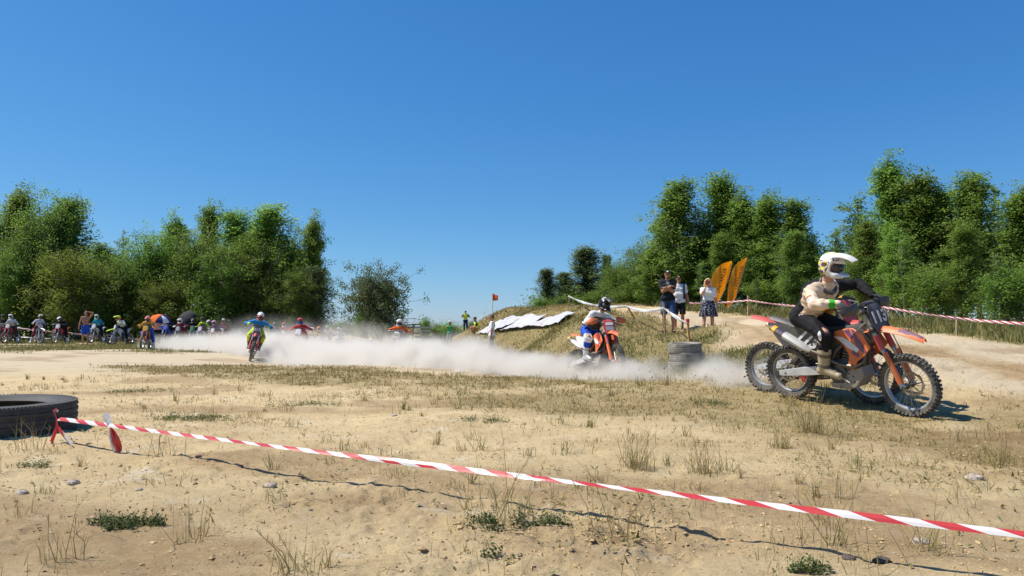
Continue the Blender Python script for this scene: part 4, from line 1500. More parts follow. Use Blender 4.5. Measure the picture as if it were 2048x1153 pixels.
    if hero:
        mb = MB()
        mb.tube([lerp(a, b, 0.86), lerp(a, b, 0.95)], [0.0585, 0.053], 8, squash=0.82, caps=False)
        mb.xf(EX).build("sticker", M("sticker_yellow", (0.80, 0.50, 0.02), 0.5, dust=0.15), si)
    # skid plate
    mb = MB()
    mb.prism([(0.245, 0.52), (0.275, 0.42), (0.19, 0.275), (0.08, 0.232), (-0.12, 0.238), (-0.14, 0.29), (0.03, 0.30), (0.06, 0.40), (0.10, 0.47)], -0.128, 0.128, 0.014)
    sk = mb.build("skid_plate", M("skid_plate_grey", (0.30, 0.275, 0.235), 0.6, metal=0.2, dust=0.45), root)
    if hero:
        for x, z in ((0.10, 0.43), (0.085, 0.375), (0.09, 0.315), (0.155, 0.40), (0.17, 0.34), (0.0, 0.26)):
            mb = MB()
            mb.lathe(V(x, -0.1285, z), [(0.0, -0.001), (0.012, -0.001), (0.012, 0.006)], 8)
            mb.build("bolt_hole", BLK, sk)
    # swingarm, chain, shock
    for sy in (-1, 1):
        mb = MB()
        y0, y1 = (0.082, 0.118)
        mb.prism([(-0.13, 0.50), (-0.15, 0.39), (-0.40, 0.345), (-0.78, 0.295), (-0.835, 0.30), (-0.84, 0.355), (-0.78, 0.37), (-0.45, 0.445)], y0 * sy, y1 * sy, 0.012)
        mb.build("swingarm", M("swingarm_alu", (0.60, 0.60, 0.60), 0.42, metal=0.35, dust=0.2), root)
    mb = MB()
    mb.tube([V(-0.15, 0.061, 0.475), V(-0.45, 0.061, 0.455), V(-0.74, 0.061, 0.442)], 0.008, 4)
    mb.tube([V(-0.15, 0.061, 0.405), V(-0.45, 0.061, 0.30), V(-0.74, 0.061, 0.228)], 0.008, 4)
    mb.build("chain", STEELD, root)
    mb = MB()
    mb.prism([(-0.50, 0.21), (-0.62, 0.20), (-0.66, 0.27), (-0.58, 0.33), (-0.50, 0.31)], 0.045, 0.08, 0.006)
    mb.build("chain_guide", K('guide', 'red'), root)
    mb = MB()
    mb.tube([V(-0.16, 0.0, 0.42), V(-0.15, 0, 0.80)], 0.022, 8)
    for k in range(7 if hero else 3):
        z = 0.50 + 0.3 * k / (6 if hero else 2)
        mb.lathe(V(-0.157, 0, z), [(0.032, -0.009), (0.046, -0.009), (0.046, 0.009), (0.032, 0.009)], 12 if hero else 8, axis='z', closed=True)
    mb.build("shock", K('shock', 'orange'), root)
    mb = MB()
    mb.prism([(-0.12, 0.84), (-0.50, 0.86), (-0.42, 0.66), (-0.22, 0.56), (-0.10, 0.62)], -0.085, 0.085, 0.02)
    mb.build("airbox", BLK, root)
    for sy in (-1, 1):
        mb = MB()
        mb.box(V(-0.12, 0.185 * sy, 0.375), (0.06, 0.10, 0.018))
        mb.tube([V(-0.12, 0.09 * sy, 0.37), V(-0.12, 0.17 * sy, 0.37)], 0.012, 6)
        mb.build("foot_peg", STEELD, root, smooth=False)
    if hero:
        mb = MB()
        mb.prism([(0.60, 0.40), (0.56, 0.34), (0.50, 0.40), (0.54, 0.47), (0.60, 0.48)], 0.075, 0.11, 0.01)
        mb.xf(S).build("brake_caliper", BLK, root)
        mb = MB()
        mb.tube([V(0.30, 0.13, 1.20), V(0.44, 0.10, 1.12), V(0.46, 0.115, 0.95), V(0.62, 0.125, 0.60), V(0.57, 0.11, 0.46)], 0.0055, 5)
        mb.tube([V(0.28, -0.2, 1.22), V(0.40, -0.13, 1.15), V(0.36, -0.08, 1.0), V(0.22, -0.06, 0.95)], 0.0055, 5)
        mb.tube([V(0.28, 0.2, 1.22), V(0.40, 0.12, 1.17), V(0.36, 0.06, 1.0), V(0.10, 0.08, 0.70)], 0.0055, 5)
        mb.xf(S).build("cable", RUBBER_D, root)
        mb = MB()
        mb.tube([V(0.0, -0.15, 0.39), V(0.12, -0.155, 0.33), V(0.14, -0.19, 0.33)], 0.008, 6)
        mb.build("brake_pedal", ALU, root)
        mb = MB()
        mb.tube([V(-0.10, 0.14, 0.40), V(0.04, 0.15, 0.40), V(0.05, 0.19, 0.405)], 0.008, 6)
        mb.build("gear_lever", ALU, root)
    grips = {}
    for nm, sy in (('R', -1), ('L', 1)):
        g0 = (S @ np.append(V(0.232, 0.285 * sy, 1.234), 1))[:3]
        g1 = (S @ np.append(V(0.203, 0.395 * sy, 1.223), 1))[:3]
        grips[nm] = (g0, g1)
    return root, grips


def child_list(o):
    return [c for c in bpy.data.objects if c.parent == o]


def copy_thing(src, kids, recolor=None):
    """Copy of a thing with its parts and sub-parts (shared meshes). kids: {object: children}. recolor: {part name: material}."""
    def rec(o, parent):
        c = o.copy()
        COL.objects.link(c)
        if parent is not None:
            c.parent = parent
        stem = o.name.split('.')[0]
        if recolor and stem in recolor and c.type == 'MESH':
            for i, m in enumerate(recolor[stem] if isinstance(recolor[stem], list) else [recolor[stem]]):
                if m is not None and i < len(c.material_slots):
                    c.material_slots[i].link = 'OBJECT'
                    c.material_slots[i].material = m
        for k in kids.get(o.name, ()):
            rec(k, c)
        return c
    return rec(src, None)


def kids_map(root):
    km = {}
    allo = list(bpy.data.objects)
    for o in allo:
        if o.parent is not None:
            km.setdefault(o.parent.name, []).append(o)
    return km
# ------------------------------------------------------------------ people: smooth bodies from blended tapered limbs
def surface_nets(f, lo, h, name):
    """Mesh of the zero level of the sampled field f (negative inside)."""
    ins = f < 0
    nx, ny, nz = f.shape
    cells = np.zeros((nx - 1, ny - 1, nz - 1), np.int8)
    for dx in (0, 1):
        for dy in (0, 1):
            for dz in (0, 1):
                cells += ins[dx:nx - 1 + dx, dy:ny - 1 + dy, dz:nz - 1 + dz]
    act = (cells > 0) & (cells < 8)
    ids = np.argwhere(act)
    if not len(ids):
        return None
    num = -np.ones(act.shape, np.int32)
    num[act] = np.arange(len(ids))
    acc, cnt = np.zeros((len(ids), 3)), np.zeros(len(ids))
    corners = [(a, b, c) for a in (0, 1) for b in (0, 1) for c in (0, 1)]
    for a in corners:
        for ax in range(3):
            if a[ax]:
                continue
            b = list(a)
            b[ax] = 1
            fa = f[ids[:, 0] + a[0], ids[:, 1] + a[1], ids[:, 2] + a[2]]
            fb = f[ids[:, 0] + b[0], ids[:, 1] + b[1], ids[:, 2] + b[2]]
            k = (fa < 0) != (fb < 0)
            t = np.where(k, fa / np.where(fa == fb, 1, fa - fb), 0)
            p = np.tile(np.array(a, float), (len(ids), 1))
            p[:, ax] += t
            acc += p * k[:, None]
            cnt += k
    v = lo + (ids + acc / cnt[:, None]) * h
    quads = []
    for ax in range(3):
        o1, o2 = [(1, 2), (2, 0), (0, 1)][ax]
        sl0 = [slice(None)] * 3
        sl1 = [slice(None)] * 3
        sl0[ax], sl1[ax] = slice(0, -1), slice(1, None)
        a, b = ins[tuple(sl0)], ins[tuple(sl1)]
        for flip, k in ((False, a & ~b), (True, ~a & b)):
            e = np.argwhere(k)
            e = e[(e[:, o1] > 0) & (e[:, o2] > 0) & (e[:, o1] < f.shape[o1] - 1) & (e[:, o2] < f.shape[o2] - 1)]
            if not len(e):
                continue
            q = []
            for d1, d2 in ((0, 0), (-1, 0), (-1, -1), (0, -1)):
                c = e.copy()
                c[:, o1] += d1
                c[:, o2] += d2
                q.append(num[c[:, 0], c[:, 1], c[:, 2]])
            q = np.stack(q, 1)
            quads.append(q[:, ::-1] if flip else q)
    return v, np.concatenate(quads)


class Shape:
    """Union of tapered capsules and ellipsoids with soft joins, then cuts."""

    def __init__(self, k=0.03):
        self.p, self.cuts, self.k = [], [], k

    def cap(self, a, b, ra, rb=None, k=None):
        self.p.append(('c', np.asarray(a, float), np.asarray(b, float), ra, rb if rb is not None else ra, k))
        return self

    def chain(self, pts, rs, k=None):
        for i in range(len(pts) - 1):
            self.cap(pts[i], pts[i + 1], rs[i], rs[i + 1], k)
        return self

    def ell(self, c, R, r, k=None):
        """Ellipsoid: R columns are its axes."""
        self.p.append(('e', np.asarray(c, float), np.asarray(R, float), np.asarray(r, float), None, k))
        return self

    def cut(self, o, n):
        """Remove the side the normal n points to."""
        self.cuts.append(('pl', np.asarray(o, float), vn(n)))
        return self

    def sub_ell(self, c, R, r):
        self.cuts.append(('el', np.asarray(c, float), np.asarray(R, float), np.asarray(r, float)))
        return self

    def sub_box(self, c, R, r, rad=0.01):
        self.cuts.append(('bx', np.asarray(c, float), np.asarray(R, float), np.asarray(r, float), rad))
        return self

    def bounds(self):
        lo, hi = np.full(3, 1e9), np.full(3, -1e9)
        for q in self.p:
            if q[0] == 'c':
                m = max(q[3], q[4])
                lo = np.minimum(lo, np.minimum(q[1], q[2]) - m)
                hi = np.maximum(hi, np.maximum(q[1], q[2]) + m)
            else:
                m = q[3].max()
                lo, hi = np.minimum(lo, q[1] - m), np.maximum(hi, q[1] + m)
        return lo, hi

    def field(self, X):
        d = None
        for q in self.p:
            if q[0] == 'c':
                a, b = q[1], q[2]
                e = b - a
                w = X - a
                t = np.clip((w @ e) / (e @ e + 1e-12), 0, 1)
                dd = np.linalg.norm(w - t[:, None] * e, axis=1) - (q[3] + (q[4] - q[3]) * t)
            else:
                y = (X - q[1]) @ q[2]
                k0 = np.linalg.norm(y / q[3], axis=1)
                k1 = np.linalg.norm(y / q[3] ** 2, axis=1)
                dd = k0 * (k0 - 1) / (k1 + 1e-9)
            if d is None:
                d = dd
            else:
                k = q[5] if q[5] is not None else self.k
                hh = np.clip(0.5 + 0.5 * (d - dd) / k, 0, 1)
                d = dd * hh + d * (1 - hh) - k * hh * (1 - hh)
        for c in self.cuts:
            if c[0] == 'pl':
                d = np.maximum(d, (X - c[1]) @ c[2])
            elif c[0] == 'el':
                y = (X - c[1]) @ c[2]
                k0 = np.linalg.norm(y / c[3], axis=1)
                d = np.maximum(d, -(k0 - 1) * c[3].min())
            else:
                y = np.abs((X - c[1]) @ c[2]) - c[3] + c[4]
                db = np.linalg.norm(np.maximum(y, 0), axis=1) + np.minimum(y.max(1), 0) - c[4]
                d = np.maximum(d, -db)
        return d

    def build(self, name, h, mats, parent=None, mat_fn=None, Mx=None, noise=0.0):
        lo, hi = self.bounds()
        lo, hi = lo - 2.5 * h, hi + 2.5 * h
        n = np.ceil((hi - lo) / h).astype(int) + 1
        ax = [lo[i] + h * np.arange(n[i]) for i in range(3)]
        # coarse pass first, fine only near the surface
        s = 4
        ca = [a[::s] for a in ax]
        G = np.stack(np.meshgrid(*ca, indexing='ij'), -1).reshape(-1, 3)
        fc = self.field(G).reshape([len(a) for a in ca])
        near = np.abs(fc) < h * s * 2.2
        full = np.repeat(np.repeat(np.repeat(fc, s, 0), s, 1), s, 2)[:n[0], :n[1], :n[2]]
        nm = np.repeat(np.repeat(np.repeat(near, s, 0), s, 1), s, 2)[:n[0], :n[1], :n[2]]
        idx = np.argwhere(nm)
        X = lo + idx * h
        val = self.field(X)
        if noise:
            val = val + noise * (np.sin(X[:, 0] * 44 + 3 * np.sin(X[:, 2] * 31)) * np.sin(X[:, 1] * 39 + X[:, 2] * 27) + 0.7 * np.sin(X[:, 2] * 85 + X[:, 0] * 41 + 2 * np.sin(X[:, 1] * 25)))
        f = np.array(full)
        f[nm] = val
        r = surface_nets(f, lo, h, name)
        v, q = r
        mi = None
        if mat_fn is not None:
            mi = mat_fn(v[q].mean(1))
        if Mx is not None:
            v = v @ Mx[:3, :3].T + Mx[:3, 3]
        return mesh_np(name, v, q.ravel(), np.full(len(q), 4), mats, parent, True, mi)


def ik(a, c, l1, l2, pole):
    a, c = np.asarray(a, float), np.asarray(c, float)
    d = c - a
    L = min(np.linalg.norm(d), (l1 + l2) * 0.999)
    d = vn(d)
    x = (L * L + l1 * l1 - l2 * l2) / (2 * L)
    hgt = math.sqrt(max(l1 * l1 - x * x, 0))
    p = np.asarray(pole, float)
    p = vn(p - d * p.dot(d))
    return a + d * x + p * hgt


def grip_hand(sh, g0, g1, wrist, up, r=0.0105, palm=True):
    """A fist closed round the bar from g0 (inner) to g1 (outer): palm, four unequal fingers, thumb."""
    g0, g1 = np.asarray(g0), np.asarray(g1)
    ax = vn(g1 - g0)
    mid = (g0 + g1) / 2
    back = vn((wrist - mid) - ax * ax.dot(wrist - mid))
    upv = vn(np.cross(ax, back))
    if upv[2] < 0:
        upv = -upv
    kn = mid + back * 0.022 + upv * 0.034
    if palm:
        for o in (-0.026, 0.0, 0.026):
            sh.cap(wrist + ax * o * 0.5, mid + ax * o + back * 0.022 + upv * 0.026, 0.021, 0.017, k=0.012)
    for o, L in ((-0.033, 0.95), (-0.011, 1.05), (0.011, 1.0), (0.032, 0.82)):
        c = mid + ax * o
        R = 0.030
        pts = []
        for a in (100, 55, 5, -50, -105 * L):
            t = math.radians(a)
            pts.append(c + (-back * math.cos(t) + upv * math.sin(t)) * R)
        sh.chain(pts, [r * 1.15, r * 1.1, r, r * 0.95, r * 0.85], k=0.004)
    c = mid - ax * 0.040
    sh.chain([wrist * 0.35 + mid * 0.65 - ax * 0.02, c + back * 0.03 - upv * 0.012, c - back * 0.008 - upv * 0.03, c - back * 0.028 - upv * 0.018], [0.015, 0.013, 0.0115, 0.010], k=0.006)


def open_hand(sh, wrist, d, side, curl_dir, s=1.0, curl=0.5):
    """A relaxed hand: palm, four fingers bending along curl_dir, a thumb off the side."""
    d, side = vn(d), vn(side)
    cu = vn(np.asarray(curl_dir) - d * np.dot(curl_dir, d))
    for o in (-0.026, -0.008, 0.010, 0.028):
        sh.cap(wrist + side * o * 0.6 * s, wrist + d * 0.085 * s + side * o * s, 0.015 * s, 0.013 * s, k=0.012)
    for o, L in ((-0.030, 0.85), (-0.010, 1.0), (0.010, 0.95), (0.029, 0.78)):
        p = wrist + d * 0.085 * s + side * o * s
        pts = [p]
        dd = d
        for q in range(3):
            dd = vn(dd + cu * curl * 0.75)
            pts.append(pts[-1] + dd * (0.036, 0.027, 0.02)[q] * L * s)
        sh.chain(pts, [0.0105 * s, 0.0098 * s, 0.0088 * s, 0.0075 * s], k=0.004)
    p = wrist + d * 0.02 * s - side * 0.024 * s
    p2 = p + vn(d * 0.7 - side * 0.8 + cu * 0.3) * 0.04 * s
    sh.chain([p, p2, p2 + vn(d + cu * 0.5) * 0.032 * s], [0.014 * s, 0.0115 * s, 0.009 * s], k=0.008)


def frame_from(fwd, up):
    f = vn(fwd)
    s = vn(np.cross(up, f))
    u = np.cross(f, s)
    return np.stack([f, s, u], 1)      # columns: forward, left, up


def helmet_parts(parent, Mx, h, shell_m, fn, peak_m, lens_m, frame_m, hero=False, goggles=True):
    """Off-road helmet about the head centre: shell with chin bar, peak, goggles (lens in a frame)."""
    I = np.eye(3)
    s = Shape(0.03)
    s.ell((-0.012, 0, 0.022), I, (0.148, 0.122, 0.136))
    s.ell((-0.03, 0, -0.03), I, (0.122, 0.116, 0.118))
    for sy in (-1, 1):
        s.cap((-0.02, 0.082 * sy, -0.055), (0.075, 0.074 * sy, -0.095), 0.052, 0.040)
        s.cap((0.075, 0.074 * sy, -0.095), (0.165, 0.035 * sy, -0.105), 0.036, 0.030)
    s.cap((0.165, -0.035, -0.105), (0.165, 0.035, -0.105), 0.030, 0.030)
    if hero:
        s.cap((0.182, -0.02, -0.118), (0.182, 0.02, -0.118), 0.020, 0.020)
    s.sub_box((0.135, 0, -0.008), I, (0.115, 0.135, 0.055), 0.03)
    s.cut((0, 0, -0.150), (0.25, 0, -1))
    s.sub_ell((-0.01, 0, -0.03), I, (0.108, 0.094, 0.108))
    s.sub_ell((-0.01, 0, -0.14), I, (0.100, 0.088, 0.09))
    hm = s.build("helmet", h, shell_m, parent, fn, Mx)
    # peak
    mb = MB()
    pts = []
    for t in np.linspace(0, 1, 6):
        x = lerp(-0.01, 0.27, t)
        w = lerp(0.098, 0.066, t) if t < 0.9 else 0.056
        zc = 0.150 + 0.030 * math.sin(t * 2.2) - 0.050 * t * t
        for q in np.linspace(-1, 1, 7):
            pts.append(V(x - 0.035 * q * q * t, q * w, zc - 0.045 * q * q * (1 - 0.35 * t)))
    mb.grid(pts, 6, 7, V(0, 0, -0.008))
    if hero:
        for sy in (-1, 1):
            mb.tube([V(0.02, 0.118 * sy, 0.05), V(0.03, 0.100 * sy, 0.115)], 0.016, 8)
    mb.xf(Mx).build("peak", peak_m, hm)
    if hero:
        for sy in (-1, 1):
            for poly, ya, yb in (([(0.14, -0.118), (0.185, -0.128), (0.192, -0.105), (0.15, -0.098)], 0.028, 0.066), ([(0.055, 0.075), (0.115, 0.088), (0.09, 0.108)], 0.100, 0.119),
                                 ([(0.0, 0.09), (0.05, 0.078), (0.035, 0.112)], 0.100, 0.1195)):
                mb = MB()
                mb.prism(poly, ya * sy, yb * sy, 0.003)
                mb.xf(Mx).build("vent", BLK, hm)
    if goggles:
        fr = Shape(0.012)
        fr.ell((0.012, 0, -0.008), I, (0.122, 0.104, 0.075))
        fr.cut((0, 0, 0.048), (0, 0, 1))
        fr.cut((0, 0, -0.060), (0, 0, -1))
        fr.cut((0.04, 0, 0), (-1, 0, 0))
        g = fr.build("goggles", h, frame_m, hm, None, Mx)
        ls = Shape(0.012)
        ls.ell((0.018, 0, -0.006), I, (0.122, 0.098, 0.068))
        ls.cut((0, 0, 0.034), (0, 0, 1))
        ls.cut((0, 0, -0.044), (0, 0, -1))
        ls.cut((0.062, 0, 0), (-1, 0, 0))
        ls.build("lens", h, lens_m, g, None, Mx)
    return hm


LENS = M("goggle_lens", (0.010, 0.010, 0.012), rough=0.12, var=0.05, coat=0.4)
LENS2 = M("goggle_lens_mirror", (0.10, 0.07, 0.03), rough=0.15, metal=0.6)


def head_shape(sh, Mx, face=True, k=0.02):
    """Skull, jaw, nose, ears in the head frame Mx."""
    T = lambda *p: (Mx @ np.array([*p, 1.0]))[:3]
    R = Mx[:3, :3]
    sh.ell(T(-0.012, 0, 0.028), R, V(0.098, 0.076, 0.094), k)
    sh.cap(T(0.025, 0, 0.0), T(0.050, 0, -0.082), 0.064, 0.036, k)
    sh.cap(T(-0.02, 0, -0.03), T(0.02, 0, -0.075), 0.062, 0.048, k)
    if face:
        sh.cap(T(0.088, 0, 0.012), T(0.106, 0, -0.026), 0.008, 0.0125, 0.010)
        for sy in (-1, 1):
            sh.ell(T(-0.008, 0.077 * sy, -0.008), R, V(0.017, 0.008, 0.027), 0.006)
            sh.cap(T(0.078, 0.014 * sy, 0.022), T(0.066, 0.042 * sy, 0.022), 0.010, 0.009, 0.01)
        sh.cap(T(0.083, -0.012, -0.056), T(0.083, 0.012, -0.056), 0.006, 0.006, 0.008)


class Pose:
    """Joints of one figure, metres, in the root's frame (x forward, y left, z up)."""

    def __init__(s, pelvis, neck, head, head_f, hands, feet, toes, lat=(0, 1, 0), lat_c=None, size=1.0, elbow=None, knee=None, sh_w=0.185, hip_w=0.095, head_up=(0, 0, 1)):
        s.pel, s.neck, s.head = V(*pelvis), V(*neck), V(*head)
        s.size = size
        s.lat = vn(lat)
        s.latc = vn(lat_c if lat_c is not None else lat)
        s.t = vn(s.neck - s.pel)
        s.f = vn(np.cross(s.lat, s.t))
        s.fc = vn(np.cross(s.latc, s.t))
        s.hip, s.knee, s.ank, s.toe, s.sho, s.elb, s.wri = {}, {}, {}, {}, {}, {}, {}
        ua, fa, th, sn = 0.295 * size, 0.265 * size, 0.435 * size, 0.43 * size
        for nm, sy in (('L', 1), ('R', -1)):
            s.hip[nm] = s.pel + s.lat * hip_w * sy
            s.sho[nm] = s.neck + s.latc * sh_w * sy - s.t * 0.05
            s.ank[nm] = V(*feet[nm])
            s.toe[nm] = V(*toes[nm])
            s.wri[nm] = V(*hands[nm])
            kp = knee[nm] if knee else V(*(s.f * 0.8 + s.lat * sy * 0.45))
            s.knee[nm] = ik(s.hip[nm], s.ank[nm], th, sn, kp)
            ep = elbow[nm] if elbow else V(-0.2, 0.9 * sy, -0.1)
            s.elb[nm] = ik(s.sho[nm], s.wri[nm], ua, fa, ep)
        hf = vn(head_f)
        s.hM = mat4(frame_from(hf, V(*head_up)), s.head)


def torso(sh, p, g=0.0, k=0.05, belly=0.0, w=1.0):
    """Pelvis, waist, rib cage, shoulders."""
    L, t, f = p.latc, p.t, p.fc
    ll = p.lat
    D = np.linalg.norm(p.neck - p.pel)
    sh.cap(p.pel - ll * 0.075 * w, p.pel + ll * 0.075 * w, 0.110 + g, None, k)
    m = p.pel + t * D * 0.36 + f * 0.01
    sh.cap(m - ll * 0.052 * w, m + ll * 0.052 * w, 0.102 + g + belly, None, k)
    c = p.pel + t * D * 0.68 - f * 0.005
    sh.cap(c - L * 0.070 * w, c + L * 0.070 * w, 0.112 + g, None, k)
    c2 = p.pel + t * D * 0.86 - f * 0.015
    sh.cap(c2 - L * 0.115 * w, c2 + L * 0.115 * w, 0.080 + g, None, k)
    sh.cap(p.sho['L'], p.sho['R'], 0.060 + g, None, k)


def leg(sh, p, nm, a, b, r, g=0.0, k=0.03):
    pts = {'hip': p.hip[nm], 'knee': p.knee[nm], 'ank': p.ank[nm]}
    sh.cap(pts['hip'], pts['knee'], 0.088 + g, 0.058 + g, k)
    kn, an = pts['knee'], pts['ank']
    mid = lerp(kn, an, 0.30) - vn(np.cross(np.cross(kn - an, p.f), kn - an)) * 0.0
    sh.chain([kn, mid, an], [0.055 + g, 0.056 + g, 0.036 + g], k)


def arm(sh, p, nm, g=0.0, k=0.025, upto=1.0):
    sh.cap(p.sho[nm], p.elb[nm], 0.055 + g, 0.041 + g, k)
    w = lerp(p.elb[nm], p.wri[nm], upto)
    m = lerp(p.elb[nm], p.wri[nm], 0.3 * upto)
    sh.chain([p.elb[nm], m, w], [0.042 + g, 0.043 + g, lerp(0.04, 0.028, upto) + g], k)


def boot(parent, p, nm, h, mats, fn=None, top=0.80, fat=1.0, name="boot"):
    s = Shape(0.022)
    an, kn, to = p.ank[nm], p.knee[nm], p.toe[nm]
    up = vn(kn - an)
    tp = lerp(an, kn, top)
    s.chain([an + up * 0.03, lerp(an, kn, 0.45), tp], [0.058 * fat, 0.066 * fat, 0.074 * fat])
    d = vn(to - an)
    sole = vn(np.cross(np.cross(d, up), d))
    s.cap(an - d * 0.045 - sole * 0.045, to - d * 0.045 - sole * 0.030, 0.046, 0.040)
    s.cap(an + sole * 0.0, lerp(an, to, 0.55) - sole * 0.02, 0.056, 0.044)
    s.cap(an - d * 0.055 - sole * 0.078, to - d * 0.03 - sole * 0.058, 0.020, 0.018, 0.012)
    s.cut(tp, up)
    return s.build(name, h, mats, parent, fn)


def shoe(parent, p, nm, h, mats):
    s = Shape(0.02)
    an, to = p.ank[nm], p.toe[nm]
    d = vn(to - an)
    s.cap(an + V(0, 0, 0.0), an - d * 0.03 - V(0, 0, 0.05), 0.042, 0.036)
    s.cap(an - d * 0.035 - V(0, 0, 0.055), to - d * 0.03 - V(0, 0, 0.02), 0.038, 0.032)
    s.cut(an + V(0, 0, 0.02), V(0, 0, 1))
    return s.build("shoe", h, mats, parent)


def foot_bare(s, p, nm):
    an, to = p.ank[nm], p.toe[nm]
    d = vn(to - an)
    s.cap(an, an - d * 0.04 - V(0, 0, 0.055), 0.036, 0.032)
    s.cap(an - d * 0.02 - V(0, 0, 0.04), to - d * 0.03 - V(0, 0, 0.01), 0.036, 0.026)


def rider(label, group, root_like, pose, h, c, grips=None, hero=False, texts=False, parts='all', gfist=True):
    """A rider in helmet, jersey, riding trousers, boots and gloves. c: colour names."""
    e = empty("person", root_like.location, 0, label, "rider", group)
    e.rotation_euler = root_like.rotation_euler
    p = pose
    T = lambda M_, q: (M_ @ np.append(q, 1))[:3]
    # body
    b = Shape(0.03)
    torso(b, p, -0.012)
    b.cap(p.neck - p.t * 0.03, p.head - p.hM[:3, 2] * 0.06 - p.hM[:3, 0] * 0.01, 0.056, 0.052)
    head_shape(b, p.hM, face=hero)
    for nm in 'LR':
        arm(b, p, nm, -0.008)
        b.cap(p.wri[nm], lerp(p.wri[nm], (grips[nm][0] + grips[nm][1]) / 2 if grips and grips[nm] is not None else p.wri[nm] + V(0, 0, -0.06), 0.6), 0.026, 0.022)
        leg(b, p, nm, 0, 1, 0, -0.012)
        b.cap(p.ank[nm], lerp(p.ank[nm], p.toe[nm], 0.6), 0.03, 0.026)
    b.build("body", max(h * 1.5, 0.012), SKIN, e)
    # trousers
    s = Shape(0.035)
    D = np.linalg.norm(p.neck - p.pel)
    g = 0.014
    s.cap(p.pel - p.lat * 0.078, p.pel + p.lat * 0.078, 0.118 + g)
    s.cap(p.pel + p.t * 0.10 - p.lat * 0.06, p.pel + p.t * 0.10 + p.lat * 0.06, 0.112)
    for nm in 'LR':
        s.cap(p.hip[nm], p.knee[nm], 0.092 + g, 0.072 + g)
        s.cap(p.knee[nm], lerp(p.knee[nm], p.ank[nm], 0.42), 0.072 + g, 0.066 + g)
        if hero:
            s.cap(p.knee[nm] + vn(p.knee[nm] - p.hip[nm]) * 0.0 + p.f * 0.02, lerp(p.knee[nm], p.ank[nm], 0.2) + p.f * 0.02, 0.07, 0.06)
    s.cut(p.pel + p.t * 0.155, p.t)
    fn_t = None
    mats_t = [clo(c.get('pants', 'black'))]
    if c.get('pants2'):
        mats_t.append(clo(c['pants2']))
        kn = [p.knee['L'], p.knee['R']]
        fn_t = lambda q: np.where((np.minimum(np.linalg.norm(q - kn[0], axis=1), np.linalg.norm(q - kn[1], axis=1)) < 0.125) & ((q - lerp(p.hip['L'], p.knee['L'], 0.8)) @ p.f > -0.02), 1, 0)
    s.build("trousers", h, mats_t, e, fn_t, noise=0.0035 if hero else 0.0)
    # jersey
    s = Shape(0.035)
    torso(s, p, 0.030 if hero else 0.008, w=1.15 if hero else 1.02)
    if hero:
        s.cap(lerp(p.pel, p.neck, 0.35) - p.f * 0.055, lerp(p.pel, p.neck, 0.85) - p.f * 0.075, 0.10, 0.09)
    for nm in 'LR':
        arm(s, p, nm, 0.018 if hero else 0.010, upto=0.94)
    s.cap(p.neck - p.t * 0.05, p.neck + p.t * 0.015, 0.07, 0.066)
    s.cut(p.pel + p.t * 0.06, -p.t)
    for nm in 'LR':
        d = vn(p.wri[nm] - p.elb[nm])
    jl = [c.get('jersey', 'white')] + [c[k] for k in ('jersey2', 'jersey3', 'jersey4') if k in c]
    mats_j = [clo(k) for k in jl]
    fj = c.get('jersey_fn')
    jo = s.build("jersey", h, mats_j, e, (lambda q: fj(q, p)) if fj else None, noise=0.0045 if hero else 0.0)
    if c.get('vest'):
        s = Shape(0.03)
        torso(s, p, 0.022, w=0.92)
        s.cut(p.pel + p.t * D * 0.30, -p.t)
        s.cut(p.neck - p.t * 0.035, p.t)
        for nm, sy in (('L', 1), ('R', -1)):
            s.cut(p.neck + p.latc * 0.165 * sy, p.latc * sy)
        s.build("chest_protector", h, [pla(c['vest'])], e)
    if hero:
        s = Shape(0.012)
        for a in range(12):
            a0, a1 = a * math.pi / 6, (a + 1) * math.pi / 6
            q = [p.neck + p.t * 0.035 + p.f * 0.03 + (p.latc * math.cos(x) * 0.098 + p.fc * math.sin(x) * 0.10 - p.t * (0.035 * math.sin(x) + 0.012)) for x in (a0, a1)]
            s.cap(q[0], q[1], 0.022, 0.022)
        s.build("neck_brace", h, [pla('charcoal', 0.15)], e)
    # boots and gloves
    mats_b = [plastic("boot_" + c.get('boots', 'white'), C_[c.get('boots', 'white')], 0.35), plastic("boot_" + c.get('boots2', c.get('boots', 'white')), C_[c.get('boots2', c.get('boots', 'white'))], 0.35)]
    for nm in 'LR':
        fb = None
        if c.get('boots2'):
            an, kn = p.ank[nm].copy(), p.knee[nm].copy()
            fb = lambda q, an=an, kn=kn: np.where((np.sin(((q - an) @ vn(kn - an)) * 46 + 5 * (q[:, 0] - an[0])) > 0.55) | (((q - an) @ vn(kn - an)) < -0.088), 1, 0)
        bo = boot(e, p, nm, h, mats_b, fb, fat=1.12 if hero else 1.0)
        if hero:
            for t in (0.16, 0.36, 0.58):
                mb = MB()
                ce = lerp(p.ank[nm], p.knee[nm], t)
                R = frame_from(vn(p.toe[nm] - p.ank[nm]), vn(p.knee[nm] - p.ank[nm]))
                pts = []
                rr = lerp(0.062, 0.075, t)
                for a in np.linspace(-1.9, 1.9, 9):
                    for z in (-0.011, 0.011):
                        pts.append(ce + R @ V(math.cos(a) * rr, math.sin(a) * rr, z + 0.02 * math.cos(a)))
                mb.grid(pts, 9, 2, R @ V(-0.006, 0, 0))
                mb.build("strap", clo('brown'), bo)
